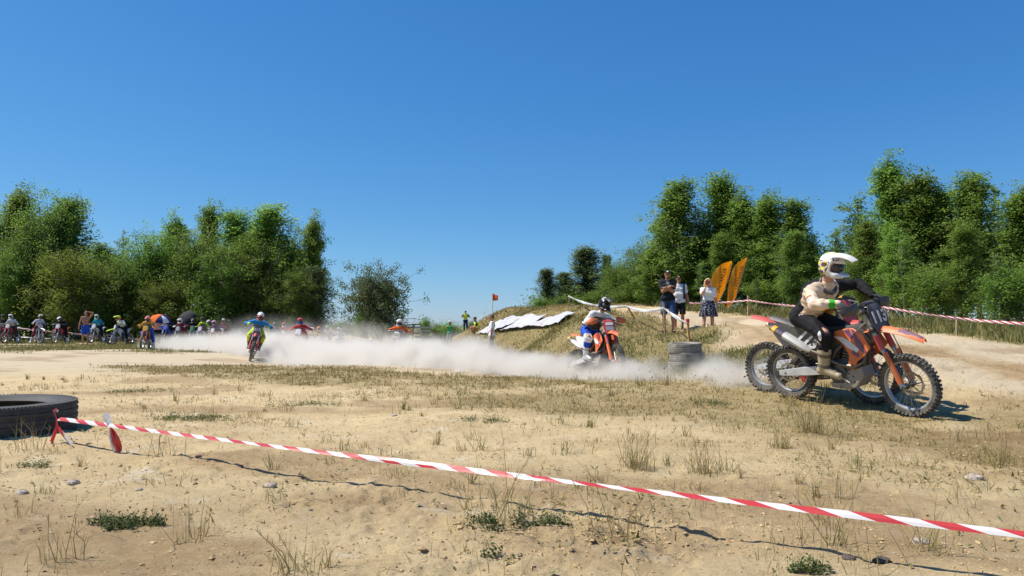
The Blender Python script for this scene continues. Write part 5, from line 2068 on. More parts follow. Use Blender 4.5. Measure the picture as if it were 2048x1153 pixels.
        if gfist:
            s = Shape(0.012)
            if grips and grips[nm] is not None:
                grip_hand(s, grips[nm][0], grips[nm][1], p.wri[nm], None, r=0.0115)
                s.cap(p.wri[nm], lerp(p.wri[nm], p.elb[nm], 0.14), 0.032, 0.034, 0.015)
            else:
                d = vn(p.wri[nm] - p.elb[nm])
                open_hand(s, p.wri[nm], d, np.cross(d, V(1, 0, 0)), V(1, 0, 0), 1.0)
                s.cap(p.wri[nm], lerp(p.wri[nm], p.elb[nm], 0.14), 0.031, 0.034, 0.015)
            s.build("glove", min(h, 0.014) if not hero else 0.0045, [clo(c.get('gloves', 'black'))], e)
    hm = helmet_parts(e, p.hM, h if not hero else 0.0065, c.get('helmet_m') or [pla(c.get('helmet', 'white'), 0.12), pla(c.get('helmet2', 'black'), 0.12)], c.get('helmet_fn') or (lambda q: np.where((q[:, 2] < -0.045) | ((np.abs(q[:, 1]) > 0.07) & (q[:, 2] < 0.01)), 1, 0)),
                      [pla(c.get('peak', c.get('helmet', 'white')), 0.1)], [LENS], [pla(c.get('frame', 'black'))], hero)
    return e, jo, hm
# ------------------------------------------------------------------ the riders in front
from mathutils.bvhtree import BVHTree


def seat_bike(root, front, rear, lean):
    """Put a bike with its tyres on two ground points (front, rear contact), leaning lean degrees to its right."""
    f, r = np.asarray(front), np.asarray(rear)
    d = f - r
    yaw = math.atan2(d[1], d[0])
    pit = -math.atan2(d[2], math.hypot(d[0], d[1]))
    m = lerp(r, f, 0.74 / 1.46)
    root.location = tuple(float(c) for c in m)
    root.rotation_euler = (math.radians(lean), pit, yaw)


def contact(px, Y, dz=0.0):
    x = X_at(px, Y)
    return V(x, Y, Hs(x, Y) + dz)


def hands_on(g, back=0.075, up=0.045):
    w = {}
    for nm, sy in (('L', 1), ('R', -1)):
        m = (g[nm][0] + g[nm][1]) / 2
        ax = vn(g[nm][1] - g[nm][0]) * sy
        bk = vn(np.cross(ax, V(0, 0, 1)))
        w[nm] = m - bk * back + V(0, -0.02 * sy, up)
    return w


PEG_F = {'L': (-0.175, 0.178, 0.475), 'R': (-0.175, -0.178, 0.475)}
PEG_T = {'L': (0.065, 0.20, 0.425), 'R': (0.065, -0.20, 0.425)}


def project_on(name, verts2d, faces, obj, Mx, mats, parent, lift=0.003):
    """Lay a flat shape (in the xy plane of Mx) on the surface of obj by casting along -z."""
    bm = BVHTree.FromPolygons([v.co[:] for v in obj.data.vertices], [p.vertices[:] for p in obj.data.polygons])
    vs = []
    n = Mx[:3, 2]
    for x, y in verts2d:
        o = (Mx @ V(x, y, 0, 1))[:3]
        hit = bm.ray_cast(Vector(o + n * 0.25), Vector(-n))
        if hit[0] is None or abs((np.array(hit[0]) - o) @ n) > 0.30 or (vs and abs((np.array(hit[0]) - vs[0]) @ n) > 0.05):
            q = vs[0] - n * lift if vs else o          # past the rim of the cloth: keep to the middle of the patch
        else:
            q = np.array(hit[0])
        vs.append(q + n * lift)
    o = mesh_np(name, vs, [i for f in faces for i in f], [len(f) for f in faces], mats, parent, smooth=False)
    return o


def disc2d(rx, ry, n=16, rings=3):
    v, f = [(0, 0)], []
    for r in range(1, rings + 1):
        for k in range(n):
            t = 2 * math.pi * k / n
            v.append((rx * r / rings * math.cos(t), ry * r / rings * math.sin(t)))
    for k in range(n):
        f.append((0, 1 + k, 1 + (k + 1) % n))
        for r in range(rings - 1):
            a, b = 1 + r * n, 1 + (r + 1) * n
            f.append((a + k, b + k, b + (k + 1) % n, a + (k + 1) % n))
    return v, f


def text_on(name, s, size, obj, Mx, mat, parent, bold=0.0, shear=0.0, lift=0.004):
    t = text_mesh(name, s, size, mat, parent, Mx, bold, shear, ext=0.0)
    bm = BVHTree.FromPolygons([v.co[:] for v in obj.data.vertices], [p.vertices[:] for p in obj.data.polygons])
    n = Mx[:3, 2]
    for v in t.data.vertices:
        hit = bm.ray_cast(Vector(np.array(v.co) + n * 0.25), Vector(-n))
        if hit[0] is not None:
            v.co = Vector(np.array(hit[0]) + n * lift)
    return t


# --- rider 113 on the orange bike
b1, g1 = make_bike(dict(fender='orange', rear='black', shroud='orange', side='charcoal', plate='dark', guard='orange', hand='black', tank='charcoal', pad='charcoal', sticker='red', graphic2='purple', hub='black', rim='silver', guide='red', frame='charcoal'),
                   steer=-6, hero=True, number="113", side_number="113")
tag(b1, "orange motocross bike number 113 leading the field at far right", "motocross bike", "motocross bikes")
seat_bike(b1, contact(1815, 8.1, 0.004), contact(1583, 9.28, 0.002), 8)
p1 = Pose((-0.51, -0.01, 1.05), (-0.215, -0.02, 1.435), (-0.095, -0.04, 1.67), (1, 0.13, -0.22), hands_on(g1), PEG_F, PEG_T, lat_c=(0.26, 1, 0.05),
          elbow={'L': V(-0.25, 0.85, 0.35), 'R': V(-0.25, -0.85, -0.35)}, knee={'L': V(0.8, 0.30, 0.4), 'R': V(0.8, -0.30, 0.4)})


def jersey113(q, p):
    la, ba, up = (q - p.neck) @ p.latc, (q - p.neck) @ p.fc, (q - p.pel) @ p.t
    m = np.zeros(len(q), int)

    def seg(a, b):
        e = b - a
        t = np.clip((q - a) @ e / (e @ e), 0, 1)
        return np.linalg.norm(q - a - t[:, None] * e, axis=1)
    armr = np.minimum(seg(p.sho['R'], p.elb['R']), seg(p.elb['R'], p.wri['R']))
    m[(ba < -0.028 + 0.08 * (up < 0.20)) & (armr > 0.076)] = 1
    m[(la > 0.135)] = 1
    m[(ba > 0.0) & (la > -0.02) & (up < 0.24) & (la < 0.2)] = 2
    wr = p.wri['R']
    dist = np.linalg.norm(q - lerp(p.wri['R'], p.elb['R'], 0.28), axis=1)
    m[(dist < 0.062) & (la < -0.1) & ((q - p.wri['R'])[:, 1] < -0.012)] = 3
    return m


def helm113(q):
    m = np.zeros(len(q), int)
    back = q[:, 0] < 0.005 + 0.25 * np.minimum(q[:, 2], 0)
    u, w = q[:, 0] * 44 + q[:, 2] * 58, q[:, 2] * 80 - q[:, 0] * 40
    pat = np.sin(u) + np.sin(w + 1.3)
    z = (q[:, 2] < 0.055) & back
    m[z & (pat > 0.9)] = 3
    m[z & (pat <= 0.9) & (pat > 0.25)] = 2
    m[z & (pat <= -0.1)] = 1
    m[(q[:, 2] > 0.135) & (np.abs(q[:, 1]) < 0.05) & (np.sin(q[:, 0] * 70) > 0.1)] = 3
    m[(q[:, 0] > 0.10) & (q[:, 2] < -0.095) & (q[:, 2] > -0.125) & (np.abs(q[:, 1]) < 0.07)] = 1
    return m


GREEN = clo('green')
C_['leafgreen'] = (0.05, 0.42, 0.03)
r1, j1, h1 = rider("person in white peaked helmet and cream and black jersey riding bike 113", "race riders", b1, p1, 0.0088,
                   dict(jersey='cream', jersey2='black', jersey3='mango', jersey4='leafgreen', jersey_fn=jersey113, pants='black', boots='khaki', boots2='brown', gloves='dark',
                        helmet_m=[pla('white', 0.1), pla('black', 0.1), pla('orange', 0.1), pla('lime', 0.08)], helmet_fn=helm113, peak='white'), g1, hero=True)
_fw = vn(p1.fc + p1.t * 0.1)
chest = lerp(p1.pel, p1.neck, 0.72)
text_on("lettering", "///", 0.10, j1, basis(-(-p1.latc), p1.t, chest + p1.fc * 0.2 + p1.latc * -0.035), clo('black'), j1, 0.004, 0.2)
text_on("lettering", "~~~~", 0.07, j1, basis(p1.latc, p1.t, chest + p1.fc * 0.2 - p1.t * 0.075 + p1.latc * -0.03), clo('maroon'), j1, 0.002, 0.1)
am = lerp(p1.sho['R'], p1.elb['R'], 0.52)
ad = vn(p1.elb['R'] - p1.sho['R'])
v2, f2 = disc2d(0.045, 0.034)
Mb = basis(np.cross(ad, V(0, -1, 0)) * -1, -ad, am + V(0, -0.15, 0))
if Mb[1, 2] > 0:
    Mb = basis(np.cross(ad, V(0, -1, 0)), -ad, am + V(0, -0.15, 0))
project_on("badge", v2, f2, j1, Mb, [clo('white')], j1, 0.003)
v2, f2 = disc2d(0.020, 0.012)
project_on("badge", v2, f2, j1, Mb, [clo('blue')], j1, 0.005)
for _t, _scol in ((0.24, 'maroon'), (0.30, 'orange'), (0.80, 'dark')):
    _c0 = lerp(p1.sho['R'], p1.elb['R'], _t) + V(0, -0.15, 0)
    _st = [(-0.05 + 0.10 * i / 8, (0.004 if j else -0.004) + 0.012 * math.sin(i * 0.7)) for i in range(9) for j in (0, 1)]
    project_on("sleeve_stripe", _st, [(2 * i, 2 * i + 2, 2 * i + 3, 2 * i + 1) for i in range(8)], j1, mat4(Mb[:3, :3], _c0), [clo(_scol)], j1, 0.003)
_tr = [o for o in bpy.data.objects if o.parent == r1 and o.name.startswith("trousers")][0]
kn = p1.knee['R']
v2, f2 = disc2d(0.022, 0.06)
project_on("knee_patch", v2, f2, _tr, basis(vn(V(0.7, -0.7, 0)), V(0.3, 0, 1), kn + V(0.02, -0.14, 0.0)) if False else basis(V(1, 0, 0), V(0.35, 0, 1), kn + V(-0.005, -0.14, -0.02)), [clo('white')], _tr, 0.003)
for dx in (0.0, 0.035):
    v2, f2 = disc2d(0.012, 0.008, 8, 2)
    project_on("hip_mark", v2, f2, _tr, basis(V(1, 0, 0), V(0.35, 0, 1), p1.hip['R'] + V(0.06 + dx, -0.16, 0.045 + dx * 0.2)), [clo('white')], _tr, 0.003)

# --- the bike half hidden behind it, rider tucked down
b2, g2 = make_bike(dict(fender='red', rear='red', shroud='red', side='dark', plate='red', guard='red', tank='red', frame='dark', hub='silver', rim='silver', sticker='red', graphic='white', graphic2='white', shock='red', guide='black', exhaust='left'),
                   steer=-4, hero=True)
tag(b2, "red motocross bike almost hidden behind bike 113", "motocross bike", "motocross bikes")
seat_bike(b2, contact(1742, 8.75), contact(1533, 9.93), -1)
p2 = Pose((-0.06, -0.02, 1.03), (0.13, 0.0, 1.23), (0.16, -0.03, 1.34), (1, 0, -0.25), hands_on(g2), PEG_F, PEG_T, elbow={'L': V(-0.3, 0.85, 0.1), 'R': V(-0.3, -0.7, -0.3)}, knee={'L': V(0.8, 0.2, 0.4), 'R': V(0.8, -0.2, 0.4)})
rider("person in mango yellow jersey tucked low behind the rider of bike 113", "race riders", b2, p2, 0.018, dict(jersey='mango', pants='black', boots='black', helmet='dark', gloves='black'), g2)

# --- rider two: orange bike by the tyre stack
b3, g3 = make_bike(dict(fender='orange', rear='orange', shroud='orange', side='white', plate='red', guard='orange', hand='orange', tank='charcoal', sticker='red', hub='orange', rim='dark', graphic2='red'),
                   steer=-20, hero=True)
_pl = [o for o in bpy.data.objects if o.parent == b3 and o.name.startswith("number_plate")][0]
_Mt = steer_mat(-20) @ basis(V(0, 1, 0), V(-0.37, 0, 0.93), V(0.405, 0, 1.085) + vn(V(0.93, 0, 0.37)) * 0.0185)
for _a, _mt in (((-0.085, 0.085, 0.02, 0.085), 'white'), ((-0.09, 0.09, -0.10, -0.005), 'grey')):
    _o = mesh_np("graphic", [(_Mt @ V(_x1, _y1, 0.0, 1))[:3] for _x1, _y1 in ((_a[0], _a[2]), (_a[1], _a[2]), (_a[1] * 0.9, _a[3]), (_a[0] * 0.9, _a[3]))], [0, 1, 2, 3], [4], [pla(_mt, 0.1)], _pl, smooth=False)
tag(b3, "orange motocross bike sliding through dust left of the tyre stack", "motocross bike", "motocross bikes")
seat_bike(b3, contact(1232, 14.75, -0.01), contact(1153, 15.95, -0.02), -8)
p3 = Pose((-0.34, 0.0, 1.05), (0.04, -0.01, 1.39), (0.19, -0.02, 1.565), (1, -0.1, -0.32), hands_on(g3), PEG_F, PEG_T,
          elbow={'L': V(-0.3, 0.7, -0.3), 'R': V(-0.6, -0.25, -0.8)}, knee={'L': V(0.8, 0.4, 0.35), 'R': V(0.8, -0.4, 0.35)})


def jersey_w(q, p):
    la, ba = np.abs((q - p.neck) @ p.latc), (q - p.neck) @ p.fc
    m = np.zeros(len(q), int)
    nw = np.minimum(np.linalg.norm(q - p.elb['L'], axis=1), np.linalg.norm(q - p.elb['R'], axis=1))
    m[(nw < 0.10) & (np.sin(q[:, 2] * 70 + q[:, 0] * 50) > 0.1)] = 1
    return m


r3, j3, h3 = rider("person in black helmet, white jersey and blue trousers riding left of the tyre stack", "race riders", b3, p3, 0.012,
                   dict(jersey='white', jersey2='dark', jersey_fn=jersey_w, pants='blue', pants2='white', vest='black', boots='white', boots2='grey', gloves='orange', helmet='black', peak='black',
                        helmet_m=[M('helmet_gloss_black', (0.01, 0.01, 0.012), 0.3, dust=0.03), pla('white', 0.1)], helmet_fn=lambda q: np.where((q[:, 0] > -0.03) & (q[:, 0] < 0.07) & (q[:, 2] > 0.055) & (np.abs(q[:, 1]) > 0.02) & (np.abs(q[:, 1]) < 0.1), 1, 0)), g3)

# --- the starting field: two far bikes and three seated figures, each copied and repainted
FB = {}
for k, st in (('straight', 0.0), ('left', 24.0), ('right', -24.0)):
    b, g = make_bike(dict(frame='dark'), steer=st, hero=False)
    FB[k] = (b, g)
FR = {}


def far_rider(name, bk, pel, neck, head, hf, feet='peg', elbow=1.0):
    b, g = FB[bk]
    if feet == 'peg':
        F, T_ = PEG_F, PEG_T
    else:
        F = {'L': (-0.12, 0.36, 0.10), 'R': (-0.12, -0.36, 0.10)}
        T_ = {'L': (0.10, 0.42, 0.05), 'R': (0.10, -0.42, 0.05)}
        if feet == 'left':
            F['R'], T_['R'] = PEG_F['R'], PEG_T['R']
    p = Pose(pel, neck, head, hf, hands_on(g), F, T_, elbow={'L': V(-0.55, 0.5, -0.6 * elbow), 'R': V(-0.55, -0.5, -0.6 * elbow)}, knee={'L': V(0.9, 0.35, 0.3), 'R': V(0.9, -0.35, 0.3)})
    e, j, hm = rider("far rider", None, b, p, 0.030, dict(vest='white'), g)
    FR[name] = e


far_rider('attack', 'straight', (-0.36, 0, 1.06), (0.02, 0, 1.39), (0.15, 0, 1.57), (1, 0, -0.25), elbow=0.25)
far_rider('wait', 'straight', (-0.28, 0, 1.03), (-0.04, 0, 1.49), (0.06, 0, 1.70), (1, 0.15, -0.15), feet='both')
far_rider('lean', 'straight', (-0.32, 0, 1.02), (0.03, 0, 1.40), (0.15, 0.02, 1.57), (1, -0.1, -0.5), feet='left')
far_rider('turned', 'left', (-0.30, 0, 1.03), (-0.06, 0, 1.48), (0.04, 0.02, 1.69), (0.9, 0.4, -0.1), feet='both')
far_rider('steer', 'right', (-0.30, 0, 1.03), (0.0, 0, 1.45), (0.12, -0.02, 1.64), (0.9, -0.35, -0.2), feet='left')
_KM = kids_map(None)
NUMS = {}


def far_pair(px, Y, yaw, lean, pose, bike, rd, bl, rl, number=None, dz=0.0, numc='dark'):
    """A far bike with its rider. bike / rd: colours by part. yaw: degrees away from straight at the camera."""
    bk = {'turned': 'left', 'steer': 'right'}.get(pose, 'straight')
    P_ = lambda k, d='black': pla(bike.get(k, bike.get('main', d)))
    rec = {'front_fender': P_('fender'), 'rear_fender': P_('rear'), 'radiator_shroud': P_('shroud'), 'side_panel': P_('side'), 'number_plate': pla(bike.get('plate', 'white')),
           'fork_guard': P_('guard'), 'fuel_tank': P_('tank'), 'shock': P_('shock'), 'fork_leg': [ALU, M("fork_gold", (0.5, 0.36, 0.12), 0.4, metal=0.5) if bike.get('gold') else ALU, ALU]}
    b = copy_thing(FB[bk][0], _KM, rec)
    x = X_at(px, Y)
    h = V(math.sin(math.radians(yaw)), -math.cos(math.radians(yaw)), 0)
    f, r = V(x, Y, 0) + h * 0.72, V(x, Y, 0) - h * 0.74
    f[2], r[2] = Hs(f[0], f[1]) + dz, Hs(r[0], r[1]) + dz
    seat_bike(b, f, r, lean)
    tag(b, bl, "motocross bike", "motocross bikes")
    if number:
        S = steer_mat({'left': 24.0, 'right': -24.0}.get(bk, 0.0))
        pl = [o for o in bpy.data.objects if o.parent == b and o.name.startswith("number_plate")][0]
        nrm = vn(V(0.93, 0, 0.37))
        text_mesh("number", number, 0.15, pla(numc, 0.1), pl, S @ basis(V(0, 1, 0), V(-0.37, 0, 0.93), V(0.405, 0, 1.085) + nrm * 0.02), bold=0.006, ext=0.001)
    if rd is None:
        return b, None
    c = lambda k, d: clo(rd.get(k, d))
    jm = c('jersey', 'white')
    vest = rd.get('vest')
    rec = {'jersey': jm, 'trousers': c('pants', 'black'), 'boot': pla(rd.get('boots', 'white')), 'glove': c('gloves', 'black'), 'helmet': [pla(rd.get('helmet', 'white'), 0.08), pla(rd.get('helmet2', 'black'), 0.08)],
           'peak': pla(rd.get('peak', rd.get('helmet', 'white')), 0.08), 'goggles': pla(rd.get('frame', 'black')), 'chest_protector': pla(vest) if vest else jm}
    e = copy_thing(FR[pose], _KM, rec)
    if px < 480:
        b.scale = (0.89, 0.89, 0.89)
    e.location, e.rotation_euler, e.scale = b.location, b.rotation_euler, b.scale
    tag(e, rl, "rider", "race riders")
    return b, e


# front runners in the dust
far_pair(503, 26.0, 17, -11, 'attack', dict(main='black', fender='red', plate='dark', shroud='red', guard='red'), dict(jersey='sky', pants='lime', helmet='white', helmet2='maroon', gloves='lime', boots='charcoal', frame='red'),
         "black and red bike number 817 at the dust cloud's left end", "person in white helmet, blue jersey and lime trousers on bike 817", "817", numc='white')
far_pair(600, 31.5, 2, 0, 'attack', dict(main='red', plate='white'), dict(jersey='red', pants='red', helmet='red', helmet2='blue', gloves='red'),
         "red bike sunk in dust right of rider 817", "person all in red with arms spread, in dust right of rider 817")
far_pair(793, 29.4, -8, -6, 'attack', dict(main='red', plate='white', guard='white', shroud='red'), dict(jersey='orange', pants='grey', helmet='white', helmet2='grey', gloves='black', vest='grey'),
         "red bike number 523 in thick dust below the lone tree", "person in orange jersey, head down, on bike 523 below the lone tree", "523")
# the line at the left
far_pair(22, 41.8, 6, 0, 'wait', dict(main='red', plate='white', rear='white'), dict(jersey='silver', pants='dark', helmet='white', helmet2='white', boots='white'),
         "orange-red bike standing nearest the left edge", "person in plain white helmet and pale jersey nearest the left edge")
far_pair(8, 43.4, -4, 0, 'wait', dict(main='red', plate='dark', side='white'), dict(jersey='black', pants='black', helmet='black', boots='dark'),
         "dark red bike cut off behind the leftmost white helmet", "person in black helmet half hidden behind the leftmost white helmet")
far_pair(76, 41.4, 42, -3, 'turned', dict(main='white', plate='white', fender='white', shroud='silver', rear='white'), dict(jersey='lavender', pants='maroon', helmet='silver', helmet2='black', boots='silver', peak='black'),
         "white and silver bike turned sideways at the line", "person in pale lavender jersey sitting on the sideways silver bike")
far_pair(122, 41.4, 4, 0, 'lean', dict(main='red', plate='white', guard='white', fender='red'), dict(jersey='black', pants='black', helmet='black', helmet2='black', peak='white', boots='white'),
         "red bike with white plate left of the shirtless person", "person in black kit and black helmet with white peak")
far_pair(194, 42.4, 2, 0, 'wait', dict(main='silver', plate='white', shroud='white'), dict(jersey='teal', pants='black', helmet='mint', helmet2='mint', boots='white'),
         "silver-white bike right of the shirtless person", "person in teal jersey and mint green helmet")
far_pair(243, 40.2, -16, 4, 'steer', dict(main='silver', plate='silver', fender='lime', shroud='white', rear='black'), dict(jersey='silver', pants='black', helmet='lime', helmet2='orange', gloves='lime', boots='black'),
         "silver bike with lime front fender", "person in lime helmet and pale grey jersey leaning on a silver bike")
far_pair(293, 33.6, 12, -2, 'lean', dict(main='orange', plate='yellow', guard='orange', shroud='orange', fender='orange'), dict(jersey='mango', pants='blue', helmet='pink', helmet2='maroon', peak='red', gloves='orange', boots='white', vest='black'),
         "orange bike with yellow plate set ahead of the line", "person in yellow and black jersey with blue trousers on the orange bike")
far_pair(338, 41.6, -10, 0, 'lean', dict(main='blue', plate='blue', guard='white', rear='blue'), dict(jersey='navy', pants='black', helmet='red', helmet2='red', boots='black'),
         "blue bike under the black umbrella's left end", "person in bright red helmet hunched over a blue bike")
far_pair(362, 39.7, -6, 0, 'attack', dict(main='charcoal', plate='grey', shroud='red', guard='silver'), dict(jersey='maroon', pants='maroon', helmet='white', helmet2='white', gloves='white', boots='brown'),
         "muddy dark bike in front of the black umbrella", "person in white helmet and maroon jersey crouched below the black umbrella")
far_pair(386, 42.7, 14, 0, 'lean', dict(main='green', plate='green', guard='silver'), dict(jersey='black', pants='black', helmet='black', helmet2='black', boots='black'),
         "green bike beside the muddy dark bike", "person in dark kit bowed over the green bike")
far_pair(405, 41.9, -2, 0, 'wait', dict(main='silver', plate='white', shroud='white'), dict(jersey='lime', pants='black', helmet='black', helmet2='black', boots='black', vest='black'),
         "silver bike with white plate right of the green bike", "person in black helmet with lime sleeves")
far_pair(418, 45.4, 4, 0, 'lean', dict(main='black', plate='dark'), dict(jersey='black', pants='black', helmet='silver', helmet2='black', boots='dark'),
         "black bike behind the silver bike with white plate", "person in silver and black helmet in the second row")
far_pair(433, 41.0, -6, 3, 'attack', dict(main='orange', plate='white', guard='orange', fender='orange'), dict(jersey='purple', pants='maroon', helmet='pink', helmet2='purple', boots='maroon', gloves='black'),
         "orange bike at the left rim of the dust", "person in pinkish helmet and dark purple jersey at the dust's left rim")
far_pair(447, 44.8, 2, 0, 'wait', dict(main='red', plate='white'), dict(jersey='maroon', pants='black', helmet='white', helmet2='maroon', boots='white', vest='red'),
         "red bike behind the orange one at the dust's rim", "person with red chest protector and white helmet in the pack")
far_pair(457, 46.4, -3, 0, 'wait', dict(main='orange', plate='white'), dict(jersey='brown', pants='black', helmet='cream', helmet2='brown', boots='white', vest='orange'),
         "orange bike behind the red chest protector", "person in cream helmet right of the red chest protector")
far_pair(468, 47.5, 8, 0, 'wait', dict(main='white', plate='white'), dict(jersey='grey', pants='dark', helmet='silver', helmet2='grey', gloves='white'),
         "white bike left of rider 817, deep in the pack", "person in grey with white gloves just left of rider 817")
far_pair(550, 42.0, 6, 0, 'wait', dict(main='silver', plate='white'), dict(jersey='charcoal', pants='dark', helmet='charcoal', helmet2='black'),
         "silver bike in haze just right of rider 817", "person in charcoal kit in haze just right of rider 817")
far_pair(570, 45.0, -4, 0, 'attack', dict(main='red', plate='white'), dict(jersey='red', pants='dark', helmet='red', helmet2='white'),
         "far red bike left of the rider all in red", "person in red helmet far back, left of the rider all in red")
far_pair(626, 44.0, 5, 0, 'attack', dict(main='red', plate='white', guard='white'), dict(jersey='yellow', pants='dark', helmet='white', helmet2='grey'),
         "red and white bike right of the rider all in red", "person in yellow jersey and white helmet deep in dust")
far_pair(641, 45.0, -5, 0, 'attack', dict(main='red', plate='white', fender='white'), dict(jersey='charcoal', pants='dark', helmet='orange', helmet2='orange'),
         "bike with pale fender under the orange helmet", "person in bright orange helmet deep in dust")
far_pair(656, 45.0, 3, 0, 'wait', dict(main='white', plate='white'), dict(jersey='grey', pants='dark', helmet='green', helmet2='black'),
         "white bike right of the orange helmet", "person in dark green helmet right of the orange helmet")
far_pair(678, 47.0, -8, 0, 'attack', dict(main='white', plate='white'), dict(jersey='white', pants='grey', helmet='white', helmet2='silver'),
         "white bike fading into dust left of the lone tree", "person in white fading into dust left of the lone tree")
far_pair(742, 46.0, 8, 0, 'attack', dict(main='orange', plate='white', rear='white'), dict(jersey='grey', pants='grey', helmet='cream', helmet2='grey'),
         "orange and white bike in dust left of bike 523", "person in cream helmet in dust left of bike 523")
far_pair(818, 40.0, -6, 0, 'lean', dict(main='blue', plate='silver', shroud='silver'), dict(jersey='navy', pants='grey', helmet='sky', helmet2='white'),
         "blue-grey bike just right of bike 523", "person in blue helmet just right of bike 523")


def remove_tree(o):
    for k in _KM.get(o.name, ()):
        remove_tree(k)
    bpy.data.objects.remove(o)


for q in [b for b, g in FB.values()] + list(FR.values()):
    remove_tree(q)
# ------------------------------------------------------------------ people on foot
def walker(label, cat, px, Y, yaw, hgt, spec, group=None, h=0.012, dz=0.0):
    """Someone on foot. yaw: compass turn (-90 faces the camera). spec: pose and clothes."""
    e = empty("person", on_ground(px, Y, dz), math.radians(yaw), label, cat, group)
    k = hgt / 1.76
    sit = spec.get('sit')
    pel = spec.get('pel', (0, 0, 0.94))
    neck = spec.get('neck', (0.0, 0, 1.47))
    head = spec.get('head', (0.03, 0, 1.62))
    feet = spec.get('feet', {'L': (0.0, 0.11, 0.09), 'R': (0.0, -0.11, 0.09)})
    toes = spec.get('toes', {n: (q[0] + 0.19, q[1] + (0.03 if n == 'L' else -0.03), q[2] - 0.05) for n, q in feet.items()})
    hands = spec.get('hands', {'L': (0.05, 0.27, 0.86), 'R': (0.05, -0.27, 0.86)})
    w = spec.get('w', 1.0)
    p = Pose(pel, neck, head, spec.get('look', (1, 0, -0.05)), hands, feet, toes, elbow=spec.get('elbow', {'L': V(-0.8, 0.5, 0), 'R': V(-0.8, -0.5, 0)}),
             knee=spec.get('knee', {'L': V(1, 0.15, 0.1), 'R': V(1, -0.15, 0.1)}), sh_w=0.175 * w, hip_w=0.09, lat_c=spec.get('lat_c'))
    skin = SKIN_TAN if spec.get('tan') else SKIN
    for key in ('hip', 'knee', 'ank', 'toe', 'sho', 'elb', 'wri'):
        pass
    e.scale = (k, k, k)
    b = Shape(0.026)
    torso(b, p, -0.014, w=w, belly=spec.get('belly', 0) * 0.6)
    b.cap(p.neck - p.t * 0.05, p.head - p.hM[:3, 2] * 0.06 - p.hM[:3, 0] * 0.015, 0.058, 0.052)
    head_shape(b, p.hM, True)
    hd = spec.get('hand_dir', {})
    for nm, sy in (('L', 1), ('R', -1)):
        arm(b, p, nm, spec.get('armg', -0.004))
        leg(b, p, nm, 0, 1, 0, spec.get('legg', -0.006))
        foot_bare(b, p, nm)
        d = V(*hd[nm]) if nm in hd else vn(p.wri[nm] - p.elb[nm])
        side = vn(np.cross(d, V(0, 0, 1) if abs(d[2]) < 0.8 else V(0, sy, 0))) * 1.0
        open_hand(b, p.wri[nm], d, side if abs(d[2]) < 0.8 else V(-1, 0, 0), V(0, -sy, 0) if abs(d[2]) > 0.8 else V(0.2, 0, -1) if not nm in hd else V(0, 0, -1), 0.95, spec.get('curl', 0.45))
    b.build("body", h, [skin], e)
    g = spec.get('loose', 0.012)
    # lower garment
    lw = spec.get('lower', 'shorts')
    if lw != 'none':
        s = Shape(0.03)
        if lw == 'skirt':
            for i in range(14):
                a = 2 * math.pi * i / 14
                rt, rb = V(math.cos(a) * 0.10, math.sin(a) * 0.125, 1.06), V(math.cos(a) * 0.20, math.sin(a) * 0.25, 0.60)
                s.cap(rt, rb, 0.035, 0.040, 0.02)
            s.cap((0, -0.08, 1.0), (0, 0.08, 1.0), 0.115)
            s.cap((0, -0.07, 0.8), (0, 0.07, 0.8), 0.13)
            s.cut((0, 0, 1.13), (0, 0, 1))
            s.cut((0, 0, 0.62), (0, 0, -1))
        else:
            s.cap(p.pel - p.lat * 0.075, p.pel + p.lat * 0.075, 0.116 + g)
            s.cap(p.pel + p.t * 0.10 - p.lat * 0.06, p.pel + p.t * 0.10 + p.lat * 0.06, 0.108 + g)
            for nm in 'LR':
                if lw == 'shorts':
                    L = spec.get('leg_len', 0.92)
                    kk = lerp(p.hip[nm], p.knee[nm], L)
                    s.cap(p.hip[nm], kk, 0.094 + g, 0.084 + g)
                    s.cut(kk + vn(p.knee[nm] - p.hip[nm]) * 0.02, vn(p.knee[nm] - p.hip[nm])) if not sit else None
                else:
                    s.cap(p.hip[nm], p.knee[nm], 0.093 + g, 0.066 + g)
                    s.cap(p.knee[nm], lerp(p.knee[nm], p.ank[nm], 0.92), 0.064 + g, 0.052 + g)
            s.cut(p.pel + p.t * 0.08, p.t)
        s.build({'skirt': "skirt", 'shorts': "shorts"}.get(lw, "trousers"), h, [spec.get('lower_m') or clo(spec.get('lower_c', 'black'))], e, noise=0.003)
    # upper garment
    up = spec.get('upper', 'tshirt')
    shirt = None
    if up != 'none':
        s = Shape(0.03)
        torso(s, p, g * 0.8, w=w, belly=spec.get('belly', 0))
        s.cap(p.pel - p.lat * 0.075, p.pel + p.lat * 0.075, 0.116 + g + 0.008)
        if up != 'tank':
            for nm in 'LR':
                el = lerp(p.sho[nm], p.elb[nm], 0.62)
                s.cap(p.sho[nm], el, 0.062 + g * 0.5, 0.060 + g * 0.5)
                if up == 'sweater':
                    s.cap(el, p.elb[nm], 0.055, 0.05)
                    s.cap(p.elb[nm], lerp(p.elb[nm], p.wri[nm], 0.9), 0.05, 0.04)
        s.cut(p.pel + p.t * spec.get('hem', -0.06), -p.t)
        s.cut(p.neck + p.t * 0.012, p.t)
        mats = [clo(spec.get('upper_c', 'white'))]
        fn = None
        if spec.get('upper_fn'):
            mats.append(clo(spec['upper_c2']))
            fn = lambda q: spec['upper_fn'](q, p)
        shirt = s.build({'tank': "tank_top", 'vest': "safety_vest", 'sweater': "long_sleeve_top"}.get(up, "t_shirt"), h, mats, e, fn, noise=0.004)
